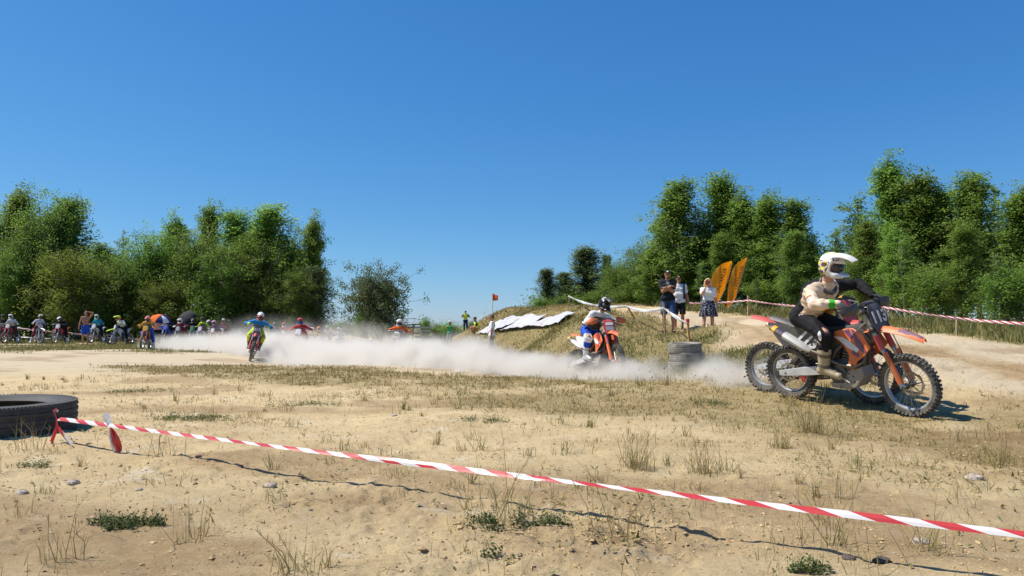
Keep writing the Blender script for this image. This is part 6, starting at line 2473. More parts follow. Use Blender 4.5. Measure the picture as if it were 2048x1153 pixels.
        if spec.get('hivis'):
            s = Shape(0.03)
            torso(s, p, g * 0.8 + 0.016, w=w * 0.96)
            s.cut(p.pel + p.t * -0.02, -p.t)
            s.cut(p.neck + p.t * -0.012, p.t)
            s.build("safety_vest", h, [M("hivis_yellow", (0.62, 0.80, 0.02), 0.7, var=0.1), M("hivis_band", (0.7, 0.7, 0.68), 0.5)], e,
                    lambda q: np.where(np.abs((q - p.pel) @ p.t - 0.16) < 0.022, 1, 0))
    if spec.get('shoes'):
        for nm in 'LR':
            shoe(e, p, nm, h, [clo(spec['shoes'])])
    if spec.get('sandals'):
        for nm in 'LR':
            s = Shape(0.01)
            d = vn(p.toe[nm] - p.ank[nm])
            s.cap(p.ank[nm] - d * 0.04 - V(0, 0, 0.085), p.toe[nm] - d * 0.02 - V(0, 0, 0.045), 0.034, 0.03)
            s.cap(p.toe[nm] - d * 0.09 - V(0, 0.03, -0.0), p.toe[nm] - d * 0.09 + V(0, 0.03, 0.0), 0.022, 0.022)
            s.build("sandal", h, [clo(spec['sandals'])], e)
    T = lambda *q: (p.hM @ np.array([*q, 1.0]))[:3]
    R = p.hM[:3, :3]
    if spec.get('cap'):
        s = Shape(0.012)
        s.ell(T(-0.012, 0, 0.045), R, V(0.108, 0.087, 0.092))
        s.cut(T(0, 0, 0.045), -R[:, 2])
        for y in (-0.045, 0, 0.045):
            s.cap(T(0.08, y, 0.055), T(0.165 - abs(y) * 0.5, y, 0.042), 0.007, 0.006, 0.012)
        cp = s.build("cap", h * 0.8, [clo(spec['cap'])], e)
        if spec.get('cap_mark'):
            v2, f2 = disc2d(0.03, 0.018, 10, 2)
            project_on("cap_badge", v2, f2, cp, basis(R[:, 1], R[:, 2], T(0.1, 0, 0.085)), [clo(spec['cap_mark'])], cp, 0.003)
    if spec.get('hat'):
        s = Shape(0.015)
        s.ell(T(-0.012, 0, 0.05), R, V(0.108, 0.09, 0.1))
        for i in range(12):
            a = i * math.pi / 6
            s.cap(T(0.07 * math.cos(a), 0.06 * math.sin(a), 0.055), T(0.17 * math.cos(a), 0.15 * math.sin(a), 0.045), 0.01, 0.008, 0.01)
        s.cut(T(0, 0, 0.04), -R[:, 2])
        s.build("hat", h, [clo(spec['hat'])], e)
    if spec.get('glasses'):
        s = Shape(0.006)
        for sy in (-1, 1):
            s.ell(T(0.088, 0.031 * sy, 0.005), R, V(0.012, 0.028, 0.020))
            s.cap(T(0.085, 0.058 * sy, 0.01), T(-0.005, 0.080 * sy, 0.008), 0.004, 0.004)
        s.cap(T(0.098, -0.01, 0.008), T(0.098, 0.01, 0.008), 0.004, 0.004)
        s.build("sunglasses", 0.005, [LENS], e)
    else:
        for sy in (-1, 1):
            s = Shape(0.004)
            s.ell(T(0.083, 0.031 * sy, 0.006), R, V(0.010, 0.014, 0.009))
            s.build("eye", 0.004, [M("eye_dark", (0.03, 0.02, 0.015), 0.3)], e)
    s = Shape(0.004)
    s.cap(T(0.088, -0.018, -0.055), T(0.088, 0.018, -0.055), 0.006, 0.006)
    s.build("mouth", 0.004, [M("lips", (0.35, 0.10, 0.08), 0.5)], e)
    hair = spec.get('hair')
    if hair:
        s = Shape(0.02)
        s.ell(T(-0.022, 0, 0.036), R, V(0.102, 0.083, 0.094))
        if spec.get('hair_long'):
            s.cap(T(0.055, -0.03, 0.085), T(0.055, 0.03, 0.085), 0.038, 0.038)
            for sy in (-1, 1):
                s.chain([T(0.0, 0.07 * sy, 0.04), T(-0.02, 0.085 * sy, -0.08), T(-0.02, 0.095 * sy, -0.20)], [0.035, 0.035, 0.028])
            s.chain([T(-0.07, 0, 0.03), T(-0.09, 0, -0.10), T(-0.09, 0, -0.22)], [0.07, 0.07, 0.05])
            s.sub_ell(T(0.075, 0, -0.035), R, V(0.07, 0.058, 0.085))
        else:
            s.cut(T(0.035, 0, 0.03), vn(R[:, 0] * 0.8 - R[:, 2] * 0.75))
        s.build("hair", h * 0.8, [M("hair_" + hair, C_[hair], 0.6, var=0.3, scale=40, bump=0.3)], e, noise=0.004)
    if spec.get('beard'):
        s = Shape(0.015)
        s.cap(T(0.03, 0, -0.06), T(0.055, 0, -0.088), 0.058, 0.038)
        s.cut(T(0.06, 0, -0.062), vn(R[:, 2] + R[:, 0] * 0.2))
        s.build("beard", h * 0.8, [M("hair_brown", C_['brown'], 0.7, var=0.3, scale=40)], e)
    return e, p, shirt


# two men and a woman on the bank
e, p, sh = walker("man in black cap and grey print T-shirt with crossed arms by the stake", "man", 1336, 20.9, -97, 1.80,
                  dict(hands={'L': (0.185, -0.06, 1.245), 'R': (0.19, 0.07, 1.28)}, hand_dir={'L': (-0.25, -1, 0.05), 'R': (-0.25, 1, 0.1)}, elbow={'L': V(-0.15, 0.42, -1), 'R': V(-0.15, -0.42, -1)},
                       upper_c='charcoal', upper_c2='black', upper_fn=lambda q, p: np.where((q - p.pel) @ p.t < 0.27, 1, 0), lower_c='denim', leg_len=0.95, shoes='black', cap='black', cap_mark='white', glasses=1, beard=1,
                       w=1.08, armg=0.006, tan=1, hem=-0.07, feet={'L': (0.03, 0.14, 0.09), 'R': (-0.04, -0.11, 0.09)}), "onlookers on the bank", 0.0112)
ct = lerp(p.pel, p.neck, 0.80) + p.f * 0.25
_pm = clo('grey')
for i, (w_, z_) in enumerate(((0.16, 0.045), (0.14, 0.0), (0.17, -0.045))):
    text_on("shirt_print", ("PURE", "GRIT", "CLUB")[i] if False else ("////", "\\/\\/", "////")[i], 0.07, sh, basis(p.latc, p.t, ct + p.t * z_), _pm, sh, 0.004, 0.0)
e, p, sh = walker("man in white T-shirt and black shorts with a dark blue backpack strap", "man", 1358, 21.9, -95, 1.66,
                  dict(upper_c='white', lower_c='black', leg_len=0.95, sandals='black', cap='black', cap_mark='mango', glasses=1, tan=1, belly=0.03, w=1.05, hem=-0.08,
                       hands={'L': (0.05, 0.30, 0.86), 'R': (0.10, -0.26, 0.88)}), "onlookers on the bank", 0.0118, dz=-0.06)
mb = MB()
pts = []
for t in np.linspace(-0.5, 1.0, 8):
    a = t * math.pi * 0.5
    for o in (-0.022, 0.022):
        pts.append(p.sho['L'] - p.latc * (0.045 + o) + p.fc * (0.125 * math.sin(a) if a > 0 else 0.13 * math.sin(a)) + p.t * (0.072 * math.cos(a) - (0.20 * max(0, t - 0.75))))
pts2 = []
for q, z in enumerate(np.linspace(0.055, -0.42, 9)):
    fx = 0.0 if q == 0 else 0.145 - 0.02 * abs(q - 3) / 6
    for o in (-0.024, 0.024):
        pts2.append(p.sho['L'] - p.latc * (0.030 + o) + p.fc * (fx if q else 0.06) + p.t * (z if q else 0.078))
mb.grid(pts2, 9, 2, p.fc * 0.012)
mb.build("backpack_strap", clo('navy'), e)
s = Shape(0.05)
s.cap(lerp(p.pel, p.neck, 0.35) - p.fc * 0.20, lerp(p.pel, p.neck, 0.9) - p.fc * 0.19, 0.13, 0.12)
s.build("backpack", 0.015, [clo('navy')], e)

C_['blond'] = (0.62, 0.42, 0.20)
FLORAL = M("floral_skirt", (0.012, 0.013, 0.03), rough=0.85, var=0.1)
_nn, _ll = FLORAL.node_tree.nodes, FLORAL.node_tree.links
_b = _nn["Principled BSDF"]
_v = _nn.new("ShaderNodeTexVoronoi")
_v.inputs["Scale"].default_value = 30
_tc = _nn.new("ShaderNodeTexCoord")
_ll.new(_tc.outputs["Object"], _v.inputs["Vector"])
_r = _nn.new("ShaderNodeMapRange")
_r.inputs[1].default_value, _r.inputs[2].default_value, _r.inputs[3].default_value, _r.inputs[4].default_value = 0.26, 0.38, 1, 0
_ll.new(_v.outputs["Distance"], _r.inputs[0])
_x = _nn.new("ShaderNodeMix")
_x.data_type = 'RGBA'
_x.inputs[6].default_value, _x.inputs[7].default_value = (0.012, 0.013, 0.035, 1), (0.55, 0.55, 0.58, 1)
_ll.new(_r.outputs[0], _x.inputs[0])
_ll.new(_x.outputs[2], _b.inputs["Base Color"])
e, p, sh = walker("blond woman in white T-shirt and dark floral skirt filming with a red phone", "woman", 1417, 20.6, -98, 1.69,
                  dict(upper_c='white', lower='skirt', lower_m=FLORAL, sandals='cream', glasses=1, hair='blond', hair_long=1, w=0.88, loose=0.008, legg=-0.008, armg=-0.010, hem=0.10,
                       hands={'R': (0.245, -0.075, 1.49), 'L': (0.04, 0.27, 0.87)}, hand_dir={'R': (0.05, 0.15, 1)}, elbow={'L': V(-0.8, 0.6, 0), 'R': V(0.1, -0.6, -1)}, curl=0.5,
                       feet={'L': (-0.02, 0.10, 0.09), 'R': (0.14, -0.17, 0.09)}, look=(1, -0.1, -0.05)), "onlookers on the bank", 0.0112)
ph = empty("phone", (0, 0, 0), 0, "red phone held up in front of the blond woman's face", "phone")
_w = bpy.data.objects[e.name]
Mw = Matrix.LocRotScale(e.location, e.rotation_euler.to_quaternion(), e.scale)
ph.matrix_world = Mw @ Matrix.Translation(Vector((0.305, -0.062, 1.60)))
mb = MB()
mb.prism([(-0.036, -0.075), (0.036, -0.075), (0.040, -0.068), (0.040, 0.068), (0.036, 0.075), (-0.036, 0.075), (-0.040, 0.068), (-0.040, -0.068)], -0.005, 0.005, 0.002)
mb.xf(mat4(np.stack([V(0, 1, 0), V(-1, 0, 0), V(0, 0, 1)], 1), V(0, 0, 0)))
mb.build("phone_case", [pla('red', 0.02)], ph)
mb = MB()
mb.box((0.0065, -0.02, 0.052), (0.004, 0.024, 0.03))
mb.build("camera_bump", [BLK], ph, smooth=False)

# by the tape in the field
walker("man in white T-shirt walking past the white sheets, seen from the side", "man", 984, 28.0, 184, 1.70,
       dict(upper_c='white', lower='trousers', lower_c='grey', shoes='dark', hair='brown', tan=1, hands={'L': (0.06, 0.24, 0.86), 'R': (0.02, -0.26, 0.87)}, feet={'L': (0.14, 0.09, 0.09), 'R': (-0.12, -0.09, 0.10)}), None, 0.014)
walker("marshal in yellow vest crouching at the foot of the white sheets", "marshal", 957, 41.5, 200, 1.72,
       dict(pel=(0, 0, 0.34), neck=(0.16, 0, 0.82), head=(0.22, 0, 0.98), feet={'L': (0.28, 0.14, 0.09), 'R': (0.20, -0.14, 0.09)}, hands={'L': (0.40, 0.05, 0.58), 'R': (0.42, -0.05, 0.56)}, elbow={'L': V(0, 0.8, -0.6), 'R': V(0, -0.8, -0.6)},
            knee={'L': V(0.6, 0.3, 1), 'R': V(0.6, -0.3, 1)}, sit=1, upper_c='black', hivis=1, lower='trousers', lower_c='brown', shoes='black', cap='black', tan=1), "course marshals", 0.02)
walker("marshal in yellow vest standing beyond the end of the mound", "marshal", 931, 60.0, -80, 1.74,
       dict(upper_c='black', hivis=1, lower='trousers', lower_c='navy', shoes='black', cap='black', tan=1, hands={'L': (0.16, 0.10, 1.30), 'R': (0.16, -0.10, 1.30)}, elbow={'L': V(0, 0.9, -0.5), 'R': V(0, -0.9, -0.5)}), "course marshals", 0.025, dz=-0.05)
walker("woman in black brimmed hat and dark tank top watching from the dust", "woman", 872, 47.0, -85, 1.70,
       dict(upper='tank', upper_c='maroon', lower_c='dark', shoes='black', hat='black', glasses=1, hands={'L': (0.22, 0.05, 1.12), 'R': (0.20, -0.10, 1.12)}, elbow={'L': V(0, 0.9, -0.6), 'R': V(0, -0.9, -0.6)}), "onlookers in the dust", 0.02)
walker("man in dark cap and dark print T-shirt beside the woman in the brimmed hat", "man", 888, 47.5, -90, 1.80,
       dict(upper_c='charcoal', lower_c='dark', shoes='black', cap='charcoal', tan=1, beard=1), "onlookers in the dust", 0.02)
walker("person in white cap and green top holding up a white cloth", "person", 900, 49.0, -120, 1.78,
       dict(upper_c='green', lower='trousers', lower_c='grey', shoes='dark', cap='white', tan=1, hands={'L': (0.30, 0.25, 1.42), 'R': (0.35, 0.12, 1.40)}, elbow={'L': V(0, 0.9, -0.6), 'R': V(0, -0.9, -0.6)}), "onlookers in the dust", 0.02, dz=0.3)
walker("person in pale yellow top sitting left of the woman in the brimmed hat", "person", 855, 54.0, -60, 1.70,
       dict(upper_c='cream', lower_c='silver', shoes='dark', hair='brown', tan=1), "onlookers in the dust", 0.025, dz=-0.35)
# by the start line
walker("shirtless person in blue and dark trousers shading the eyes with one arm", "person", 171, 39.5, -55, 1.84,
       dict(upper='none', lower='shorts', lower_c='blue', leg_len=0.8, shoes='dark', hair='brown', tan=1, hands={'L': (0.16, 0.06, 1.72), 'R': (0.05, -0.30, 0.88)}, hand_dir={'L': (-0.3, -0.8, 0.3)}, elbow={'L': V(0.2, 0.9, 0.3), 'R': V(-0.8, -0.5, 0)},
            feet={'L': (0.16, 0.10, 0.09), 'R': (-0.10, -0.10, 0.09)}), None, 0.018)
eu, pu, _ = walker("person in pink and white top under the orange and navy umbrella", "person", 315, 40.0, -75, 1.72,
                   dict(upper_c='pink', lower='trousers', lower_c='black', shoes='black', hair='brown', hands={'L': (0.20, 0.14, 1.28), 'R': (0.12, -0.22, 1.05)}, elbow={'L': V(-0.3, 0.8, -0.6), 'R': V(-0.6, -0.6, -0.4)}), "helpers with umbrellas", 0.02)
walker("helper in blue top standing behind the orange and navy umbrella", "person", 332, 42.5, -95, 1.72,
       dict(upper='sweater', upper_c='blue', lower='trousers', lower_c='denim', shoes='black', cap='navy'), "helpers with umbrellas", 0.02)
ek, pk, _ = walker("helper in black holding the tilted black umbrella", "person", 372, 44.0, -85, 1.76,
                   dict(upper='sweater', upper_c='black', lower='trousers', lower_c='black', shoes='black', hair='brown', hands={'L': (0.20, 0.12, 1.28), 'R': (0.12, -0.22, 1.05)}, elbow={'L': V(-0.3, 0.8, -0.6), 'R': V(-0.6, -0.6, -0.4)}), "helpers with umbrellas", 0.02)


def umbrella(label, top, foot, rad, colors, group="umbrellas at the start line"):
    top, foot = np.asarray(top), np.asarray(foot)
    e = empty("umbrella", tuple(foot), 0, label, "umbrella", group)
    ax = vn(top - foot)
    L = np.linalg.norm(top - foot)
    R = np.stack([vn(np.cross(V(0, 1, 0.001), ax)), vn(np.cross(ax, np.cross(V(0, 1, 0.001), ax))), ax], 1)
    n = 8
    for k in range(n):
        mb = MB()
        pts = []
        for i in range(6):
            for j in range(4):
                a = 2 * math.pi * (k + j / 3) / n
                s_ = i / 5
                sc_ = 1 - 0.07 * math.sin(math.pi * j / 3) * s_
                r = rad * math.sin(s_ * 1.25) / math.sin(1.25) * sc_
                pts.append(R @ V(r * math.cos(a), r * math.sin(a), L - 0.42 * rad * (1 - math.cos(s_ * 1.25)) / (1 - math.cos(1.25)) * 1.2))
        mb.grid(pts, 6, 4, R @ V(0, 0, -0.006))
        mb.build("canopy_panel", clo(colors[k % len(colors)]), e)
    mb = MB()
    mb.tube([V(0, 0, 0), R @ V(0, 0, L + 0.06)], 0.009, 6)
    mb.build("shaft", STEELD, e)
    for k in range(n):
        a = 2 * math.pi * k / n
        mb = MB()
        mb.tube([R @ V(0, 0, L - 0.3 * rad - 0.12), R @ V(rad * 0.55 * math.cos(a), rad * 0.55 * math.sin(a), L - 0.16 * rad)], 0.004, 3)
        mb.build("rib", STEELD, e)
    return e


def tow(e, q):
    M_ = Matrix.LocRotScale(e.location, e.rotation_euler.to_quaternion(), e.scale)
    return np.array(M_ @ Vector(tuple(q)))


umbrella("orange, navy and white umbrella above the starting riders", P(322, 631, 39.7), tow(eu, pu.wri['L']) + V(0, 0, -0.05), 0.52, ['navy', 'navy', 'orange', 'orange', 'orange', 'orange', 'navy', 'white'])
_bu = umbrella("tilted black umbrella with a white mark above the starting riders", P(366, 634, 43.2), tow(ek, pk.wri['L']) + V(0.25, 0, -0.05), 0.66, ['charcoal'])

# ------------------------------------------------------------------ stakes and barrier tapes
STK = "stakes carrying barrier tape"


def stake(px, pt, pb, Y, w, label, mat=None, head=None, lean=0.0, ring=None):
    """A wooden stake seen from photo row pt (top) to pb."""
    top, x = P(px, pt, Y), X_at(px, Y)
    bot = P(px + lean, pb, Y)
    g = Hs(bot[0], Y)
    e = empty("wooden_stake", (bot[0], Y, g), 0, label, "stake", STK)
    t = top - V(bot[0], Y, g)
    mb = MB()
    n = 5
    secs = []
    for s in np.linspace(-0.06, 1, n):
        q = t * s + RNG.normal(0, 0.003, 3)
        secs.append([q + V(-w / 2, -w / 2, 0), q + V(w / 2, -w / 2, 0), q + V(w / 2, w / 2, 0), q + V(-w / 2, w / 2, 0)])
    loft(mb, secs)
    mb.build("post", mat or WOOD, e, smooth=False)
    if head:
        mb = MB()
        mb.tube([t * 0.93, t * 1.0 + V(0, 0, 0.02)], w * 0.85, 8)
        mb.build("painted_tip", M("paint_" + head, C_[head], 0.6), e)
    return e, top


def tape_material(name, c1, c2, period, slant=0.6):
    m = M(name, c1, rough=0.35, var=0.06, scale=20, spec=0.5)
    nt = m.node_tree
    n, l = nt.nodes, nt.links
    b = n["Principled BSDF"]
    au = n.new("ShaderNodeAttribute")
    au.attribute_name = "along"
    mt = n.new("ShaderNodeMath")
    mt.operation = 'FRACT'
    l.new(au.outputs["Fac"], mt.inputs[0])
    gt = n.new("ShaderNodeMath")
    gt.operation = 'GREATER_THAN'
    gt.inputs[1].default_value = 0.5
    l.new(mt.outputs[0], gt.inputs[0])
    x = n.new("ShaderNodeMix")
    x.data_type = 'RGBA'
    x.inputs[6].default_value, x.inputs[7].default_value = (*c1, 1), (*c2, 1)
    l.new(gt.outputs[0], x.inputs[0])
    l.new(x.outputs[2], b.inputs["Base Color"])
    t = n.new("ShaderNodeBsdfTranslucent")
    l.new(x.outputs[2], t.inputs[0])
    ms = n.new("ShaderNodeMixShader")
    ms.inputs[0].default_value = 0.3
    l.new(b.outputs[0], ms.inputs[1])
    l.new(t.outputs[0], ms.inputs[2])
    l.new(ms.outputs[0], n["Material Output"].inputs["Surface"])
    return m


TAPE_RW = tape_material("tape_red_white", (0.58, 0.055, 0.06), (0.78, 0.76, 0.75), 0.2)
TAPE_W = tape_material("tape_white", (0.80, 0.79, 0.76), (0.72, 0.71, 0.69), 1.0)


def ribbon(name, path, width, mat, parent=None, period=0.2, twist=0.0, fold=0.6, slant=0.25, n_sub=10, tw0=0.0, wob=0.0):
    """A plastic tape along path, creased lengthwise, with stripes that cross it at a slant."""
    path = [np.asarray(p, float) for p in path]
    P_ = []
    for i in range(len(path) - 1):
        for k in range(n_sub):
            P_.append(lerp(path[i], path[i + 1], k / n_sub))
    P_.append(path[-1])
    P_ = np.array(P_)
    d = np.gradient(P_, axis=0)
    s = np.concatenate([[0], np.cumsum(np.linalg.norm(np.diff(P_, axis=0), axis=1))])
    vs, al = [], []
    for i, q in enumerate(P_):
        t = vn(d[i])
        up = vn(V(0, 0, 1) - t * t[2])
        sd = np.cross(t, up)
        a = tw0 + twist * s[i] + wob * math.sin(s[i] * 2.1) + 0.3 * wob * math.sin(s[i] * 7.3)
        ww = width * (0.95 + 0.08 * math.sin(s[i] * 3.3 + 1))
        for c in (-0.5, 0.0, 0.5):
            off = up * (c * ww * math.cos(a)) + sd * (c * ww * math.sin(a) + (0.5 - abs(c)) * ww * fold * math.cos(a) * 0.6)
            vs.append(q + off)
            al.append(s[i] / period + c * slant)
    fs = []
    for i in range(len(P_) - 1):
        for j in range(2):
            fs.append((i * 3 + j, i * 3 + j + 1, i * 3 + j + 4, i * 3 + j + 3))
    o = mesh_np(name, vs, [k for f in fs for k in f], [4] * len(fs), mat, parent, smooth=False)
    add_attr(o, "along", al)
    return o


def sag(a, b, dip, n=10):
    a, b = np.asarray(a), np.asarray(b)
    return [lerp(a, b, t) - V(0, 0, dip * 4 * t * (1 - t)) for t in np.linspace(0, 1, n)]


TP = "barrier tapes round the course"
# white tape over the mound
WS = [(1137, 592, 616, 29.5, 0.05, "thin bare stake at the left end of the white tape", None, None, 2), (1253, 611, 641, 22.6, 0.05, "slanting orange-brown stake on the mound right of the black helmet", M("stake_orange", (0.5, 0.22, 0.06), 0.7), None, 16),
      (1327, 605, 672, 20.2, 0.045, "bare wooden stake in front of the man with crossed arms", None, None, 4), (1375, 640, 689, 16.8, 0.05, "short orange stake with red tip above the tyre stack", M("stake_orange2", (0.62, 0.30, 0.10), 0.7), 'red', 7)]
tops = []
for a in WS:
    e, t = stake(a[0], a[1], a[2], a[3], a[4], a[5], a[6], a[7], a[8])
    tops.append(t)
tops[3] = P(1374, 648, 16.75)
tops[2] = P(1327, 617, 20.1)
tops[1] = P(1252, 613, 22.5)
tops[0] = P(1137, 593, 29.4)
path = []
for i, dp in enumerate((0.16, 0.10, 0.02)):
    path += sag(tops[i] - V(0, 0.04, 0), tops[i + 1] - V(0, 0.04, 0), dp)[:-1]
path.append(tops[3] - V(0, 0.04, 0))
tag(ribbon("barrier_tape", path, 0.085, TAPE_W, None, 1.0, wob=0.4, n_sub=3), "plain white tape running over the mound from stake to stake", "barrier tape", TP)
# red and white tape beyond the road
RS = [(1497, 592, 634, 22.6, 0.06, "pale stake beyond the road right of the orange banners"), (1771, 610, 660, 16.9, 0.055, "stake beyond the road behind the front of bike 113"), (1914, 640, 676, 14.6, 0.03, "thin short stake beyond the road near the right edge"),
      (2250, 650, 720, 11.2, 0.06, "stake beyond the right edge of the photo")]
rt = []
for a in RS:
    e, t = stake(*a)
    rt.append(t)
q = [P(1378, 607, 24.5), P(1497, 601, 22.5), P(1771, 615, 16.8), P(2048, 648, 13.2), P(2250, 668, 11.1)]
path = []
for i, dp in enumerate((0.03, 0.10, 0.05, 0.02)):
    path += sag(q[i], q[i + 1], dp)[:-1]
path.append(q[-1])
tag(ribbon("barrier_tape", path, 0.052, TAPE_RW, None, 0.22, twist=0.0, slant=1.0, wob=0.5, n_sub=4), "red and white striped tape in front of the right-hand trees", "barrier tape", TP)
# tapes behind the start line
LS = [(-30, 640, 690, 43.5), (135, 668, 690, 44.0), (300, 674, 694, 44.5)]
lt = []
for i, (a, b_, c_, d_) in enumerate(LS):
    e, t = stake(a, b_ - 6, c_, d_, 0.07, ["stake behind the leftmost riders", "stake behind the red bike with white plate", "stake behind the orange bike with yellow plate"][i])
q = [P(-40, 645, 43.4), P(60, 660, 43.7), P(135, 666, 43.9), P(210, 676, 44.2), P(300, 680, 44.4)]
tag(ribbon("barrier_tape", q, 0.10, TAPE_RW, None, 0.5, slant=0.8, wob=0.5, n_sub=8), "upper red and white tape behind the starting riders", "barrier tape", TP)
q = [P(-40, 670, 43.4), P(60, 676, 43.7), P(135, 679, 43.9)]
tag(ribbon("barrier_tape", q, 0.08, TAPE_W, None, 0.5, wob=0.5, n_sub=8), "lower white tape behind the leftmost riders", "barrier tape", TP)

# ------------------------------------------------------------------ tyres
TYRE_M = M("old_car_tyre", (0.022, 0.022, 0.023), rough=0.72, var=0.2, scale=8, dust=0.16, dustc=(0.30, 0.27, 0.22))
TYRE_G = M("dusty_car_tyre", (0.075, 0.072, 0.066), rough=0.85, var=0.2, scale=8, dust=0.85, dustc=(0.37, 0.335, 0.27))


def lying_tyre(label, loc, R, h, r_in, mat, group, tilt=(0, 0, 0), seg=56, squash=1.0, blocks=True):
    e = empty("tyre", tuple(loc), 0, label, "tyre", group)
    e.rotation_euler = tilt
    prof = []
    a = h * 0.5
    # outer tread with grooves, shoulders, sidewalls, bead and hollow inside
    outer = [(R * 0.93, a), (R * 0.975, a * 0.93), (R * 0.995, a * 0.80)]
    for g in (0.62, 0.22, -0.22, -0.62):
        outer += [(R * (1.0), a * (g + 0.10)), (R * 0.985, a * (g + 0.05)), (R * 0.985, a * (g - 0.05)), (R * 1.0, a * (g - 0.10))]
    outer += [(R * 0.995, -a * 0.80), (R * 0.975, -a * 0.93), (R * 0.93, -a)]
    wall = [(lerp(R * 0.93, r_in, 0.35), -a * 1.02), (lerp(R * 0.93, r_in, 0.75), -a * 0.90), (r_in, -a * 0.72), (r_in * 1.03, -a * 0.62), (R * 0.93, -a * 0.55), (R * 0.95, 0), (R * 0.93, a * 0.55),
            (r_in * 1.03, a * 0.62), (r_in, a * 0.72), (lerp(R * 0.93, r_in, 0.75), a * 0.90), (lerp(R * 0.93, r_in, 0.70), a * 0.97), (lerp(R * 0.93, r_in, 0.35), a * 1.02), (lerp(R * 0.93, r_in, 0.1), a * 1.0)]
    mb = MB()
    mb.lathe((0, 0, a), [(r, z) for r, z in outer + wall], seg, axis='z', closed=True)
    if squash != 1.0:
        mb.xf(mat4(np.diag([1.0, squash, 1.0]), V(0, 0, 0)))
    mb.build("casing", mat, e)
    if blocks:
        # shoulder tread blocks
        mb = MB()
        n = int(seg * 1.5)
        for k in range(n):
            th = 2 * math.pi * k / n
            rad, tan = V(math.cos(th), math.sin(th), 0), V(-math.sin(th), math.cos(th), 0)
            for sz in (-1, 1):
                mb.box(V(0, 0, a) + rad * R * 0.972 + V(0, 0, sz * a * 0.90), (R * 2 * math.pi / n * 0.62, R * 0.035, a * 0.20), 0, np.stack([vn(tan + V(0, 0, 0.25 * sz)), rad, vn(np.cross(tan, rad))], 1))
        if squash != 1.0:
            mb.xf(mat4(np.diag([1.0, squash, 1.0]), V(0, 0, 0)))
        mb.build("shoulder_tread", mat, e, smooth=False, kind="stuff")
    return e


tc_ = on_ground(-14, 7.02)
tyre0 = lying_tyre("big worn black tyre lying flat at the photo's left edge", tc_ + V(0, 0, -0.012), 0.725, 0.305, 0.47, TYRE_M, None, (0.006, 0.012, 0.3), 90)
base = on_ground(1371, 14.3)
base[2] = P(1371, 741, 14.0)[2] - 0.02
for i, (dx, ti, R_) in enumerate(((0.0, 0.0, 0.345), (0.02, 0.02, 0.335), (-0.015, -0.05, 0.325))):
    lying_tyre(["dusty grey tyre at the bottom of the stack", "dusty grey tyre in the middle of the stack", "dusty grey tyre on top of the stack"][i], base + V(dx, 0.01 * i, 0.178 * i), R_, 0.176, 0.215, TYRE_G, "stacked tyres at the bend", (ti, ti * 0.6, i))

# near tape from the big tyre to the right
A, B = P(118, 838, 6.30), P(2048, 1070, 2.95)
d_ = B - A
near = [A + d_ * t - V(0, 0, 0.012 * math.sin(math.pi * t)) for t in np.linspace(0, 1.32, 34)]
nt_ = ribbon("barrier_tape", near, 0.037, TAPE_RW, None, 0.27, twist=0.0, fold=0.5, slant=0.42, n_sub=6, tw0=-0.92, wob=0.26)
tag(nt_, "taut red and white tape crossing the whole foreground from the big tyre", "barrier tape", TP)
end = near[-1]
es = empty("wooden_stake", (end[0], end[1], Hs(end[0], end[1])), 0, "stake outside the photo holding the near tape", "stake", STK)
mb = MB()
mb.box((0, 0, 0.2), (0.04, 0.04, 0.5))
mb.build("post", WOOD, es, smooth=False)
# loops round the tyre and loose ends
c_ = np.array(tyre0.location)
kn = A + V(-0.015, -0.004, 0)
K2 = P(108, 824, 6.34)
ribbon("tape_loop", [K2 + V(-0.03, 0.10, 0.01), K2, kn], 0.030, TAPE_RW, nt_, 0.5, fold=0.8, tw0=0.6)
ribbon("tape_loop", [kn, P(112, 860, 6.27), P(103, 884, 6.22), P(98, 893, 6.25)], 0.035, TAPE_RW, nt_, 0.5, fold=0.5, tw0=0.2)
ribbon("tape_loop", [kn, P(116, 856, 6.27), P(132, 876, 6.20), P(146, 892, 6.12)], 0.06, TAPE_RW, nt_, 0.45, fold=0.4, tw0=0.25)
k3 = lerp(near[0], near[-1], 0.0)
kk = A + d_ * 0.0555 * 1.0
F0 = P(221, 851, 6.0)
ribbon("tape_end", [F0 + V(0, -0.01, 0), P(216, 840, 5.98), P(211, 828, 5.97)], 0.055, TAPE_W, nt_, 1.0, fold=0.5, tw0=0.5)
TAPE_R = M('tape_red', (0.58, 0.04, 0.035), 0.35)
for _pts, _m, _yo in (([(220, 855), (226, 858), (233, 867), (240, 880), (244, 893), (243, 903), (237, 906), (231, 900), (226, 888), (222, 872)], TAPE_R, 0.0),
                      ([(219, 856), (222, 868), (225, 886), (230, 901), (229, 906), (224, 900), (220, 884), (218, 868)], TAPE_W, 0.012)):
    _q = [P(a_, b_, 5.95 + _yo + 0.02 * math.sin(i_ * 1.7)) for i_, (a_, b_) in enumerate(_pts)]
    _mid = sum(_q) / len(_q) + V(0, -0.015, 0)
    _n2 = len(_q)
    mb = MB()
    mb.add(_q + [_mid] + [k_ + V(0, 0.003, 0) for k_ in _q] + [_mid + V(0, 0.003, 0)],
           [(i_, (i_ + 1) % _n2, _n2) for i_ in range(_n2)] + [((i_ + 1) % _n2 + _n2 + 1, i_ + _n2 + 1, 2 * _n2 + 1) for i_ in range(_n2)] + [(i_, i_ + _n2 + 1, (i_ + 1) % _n2 + _n2 + 1, (i_ + 1) % _n2) for i_ in range(_n2)])
    mb.build("tape_end", _m, nt_, smooth=False)

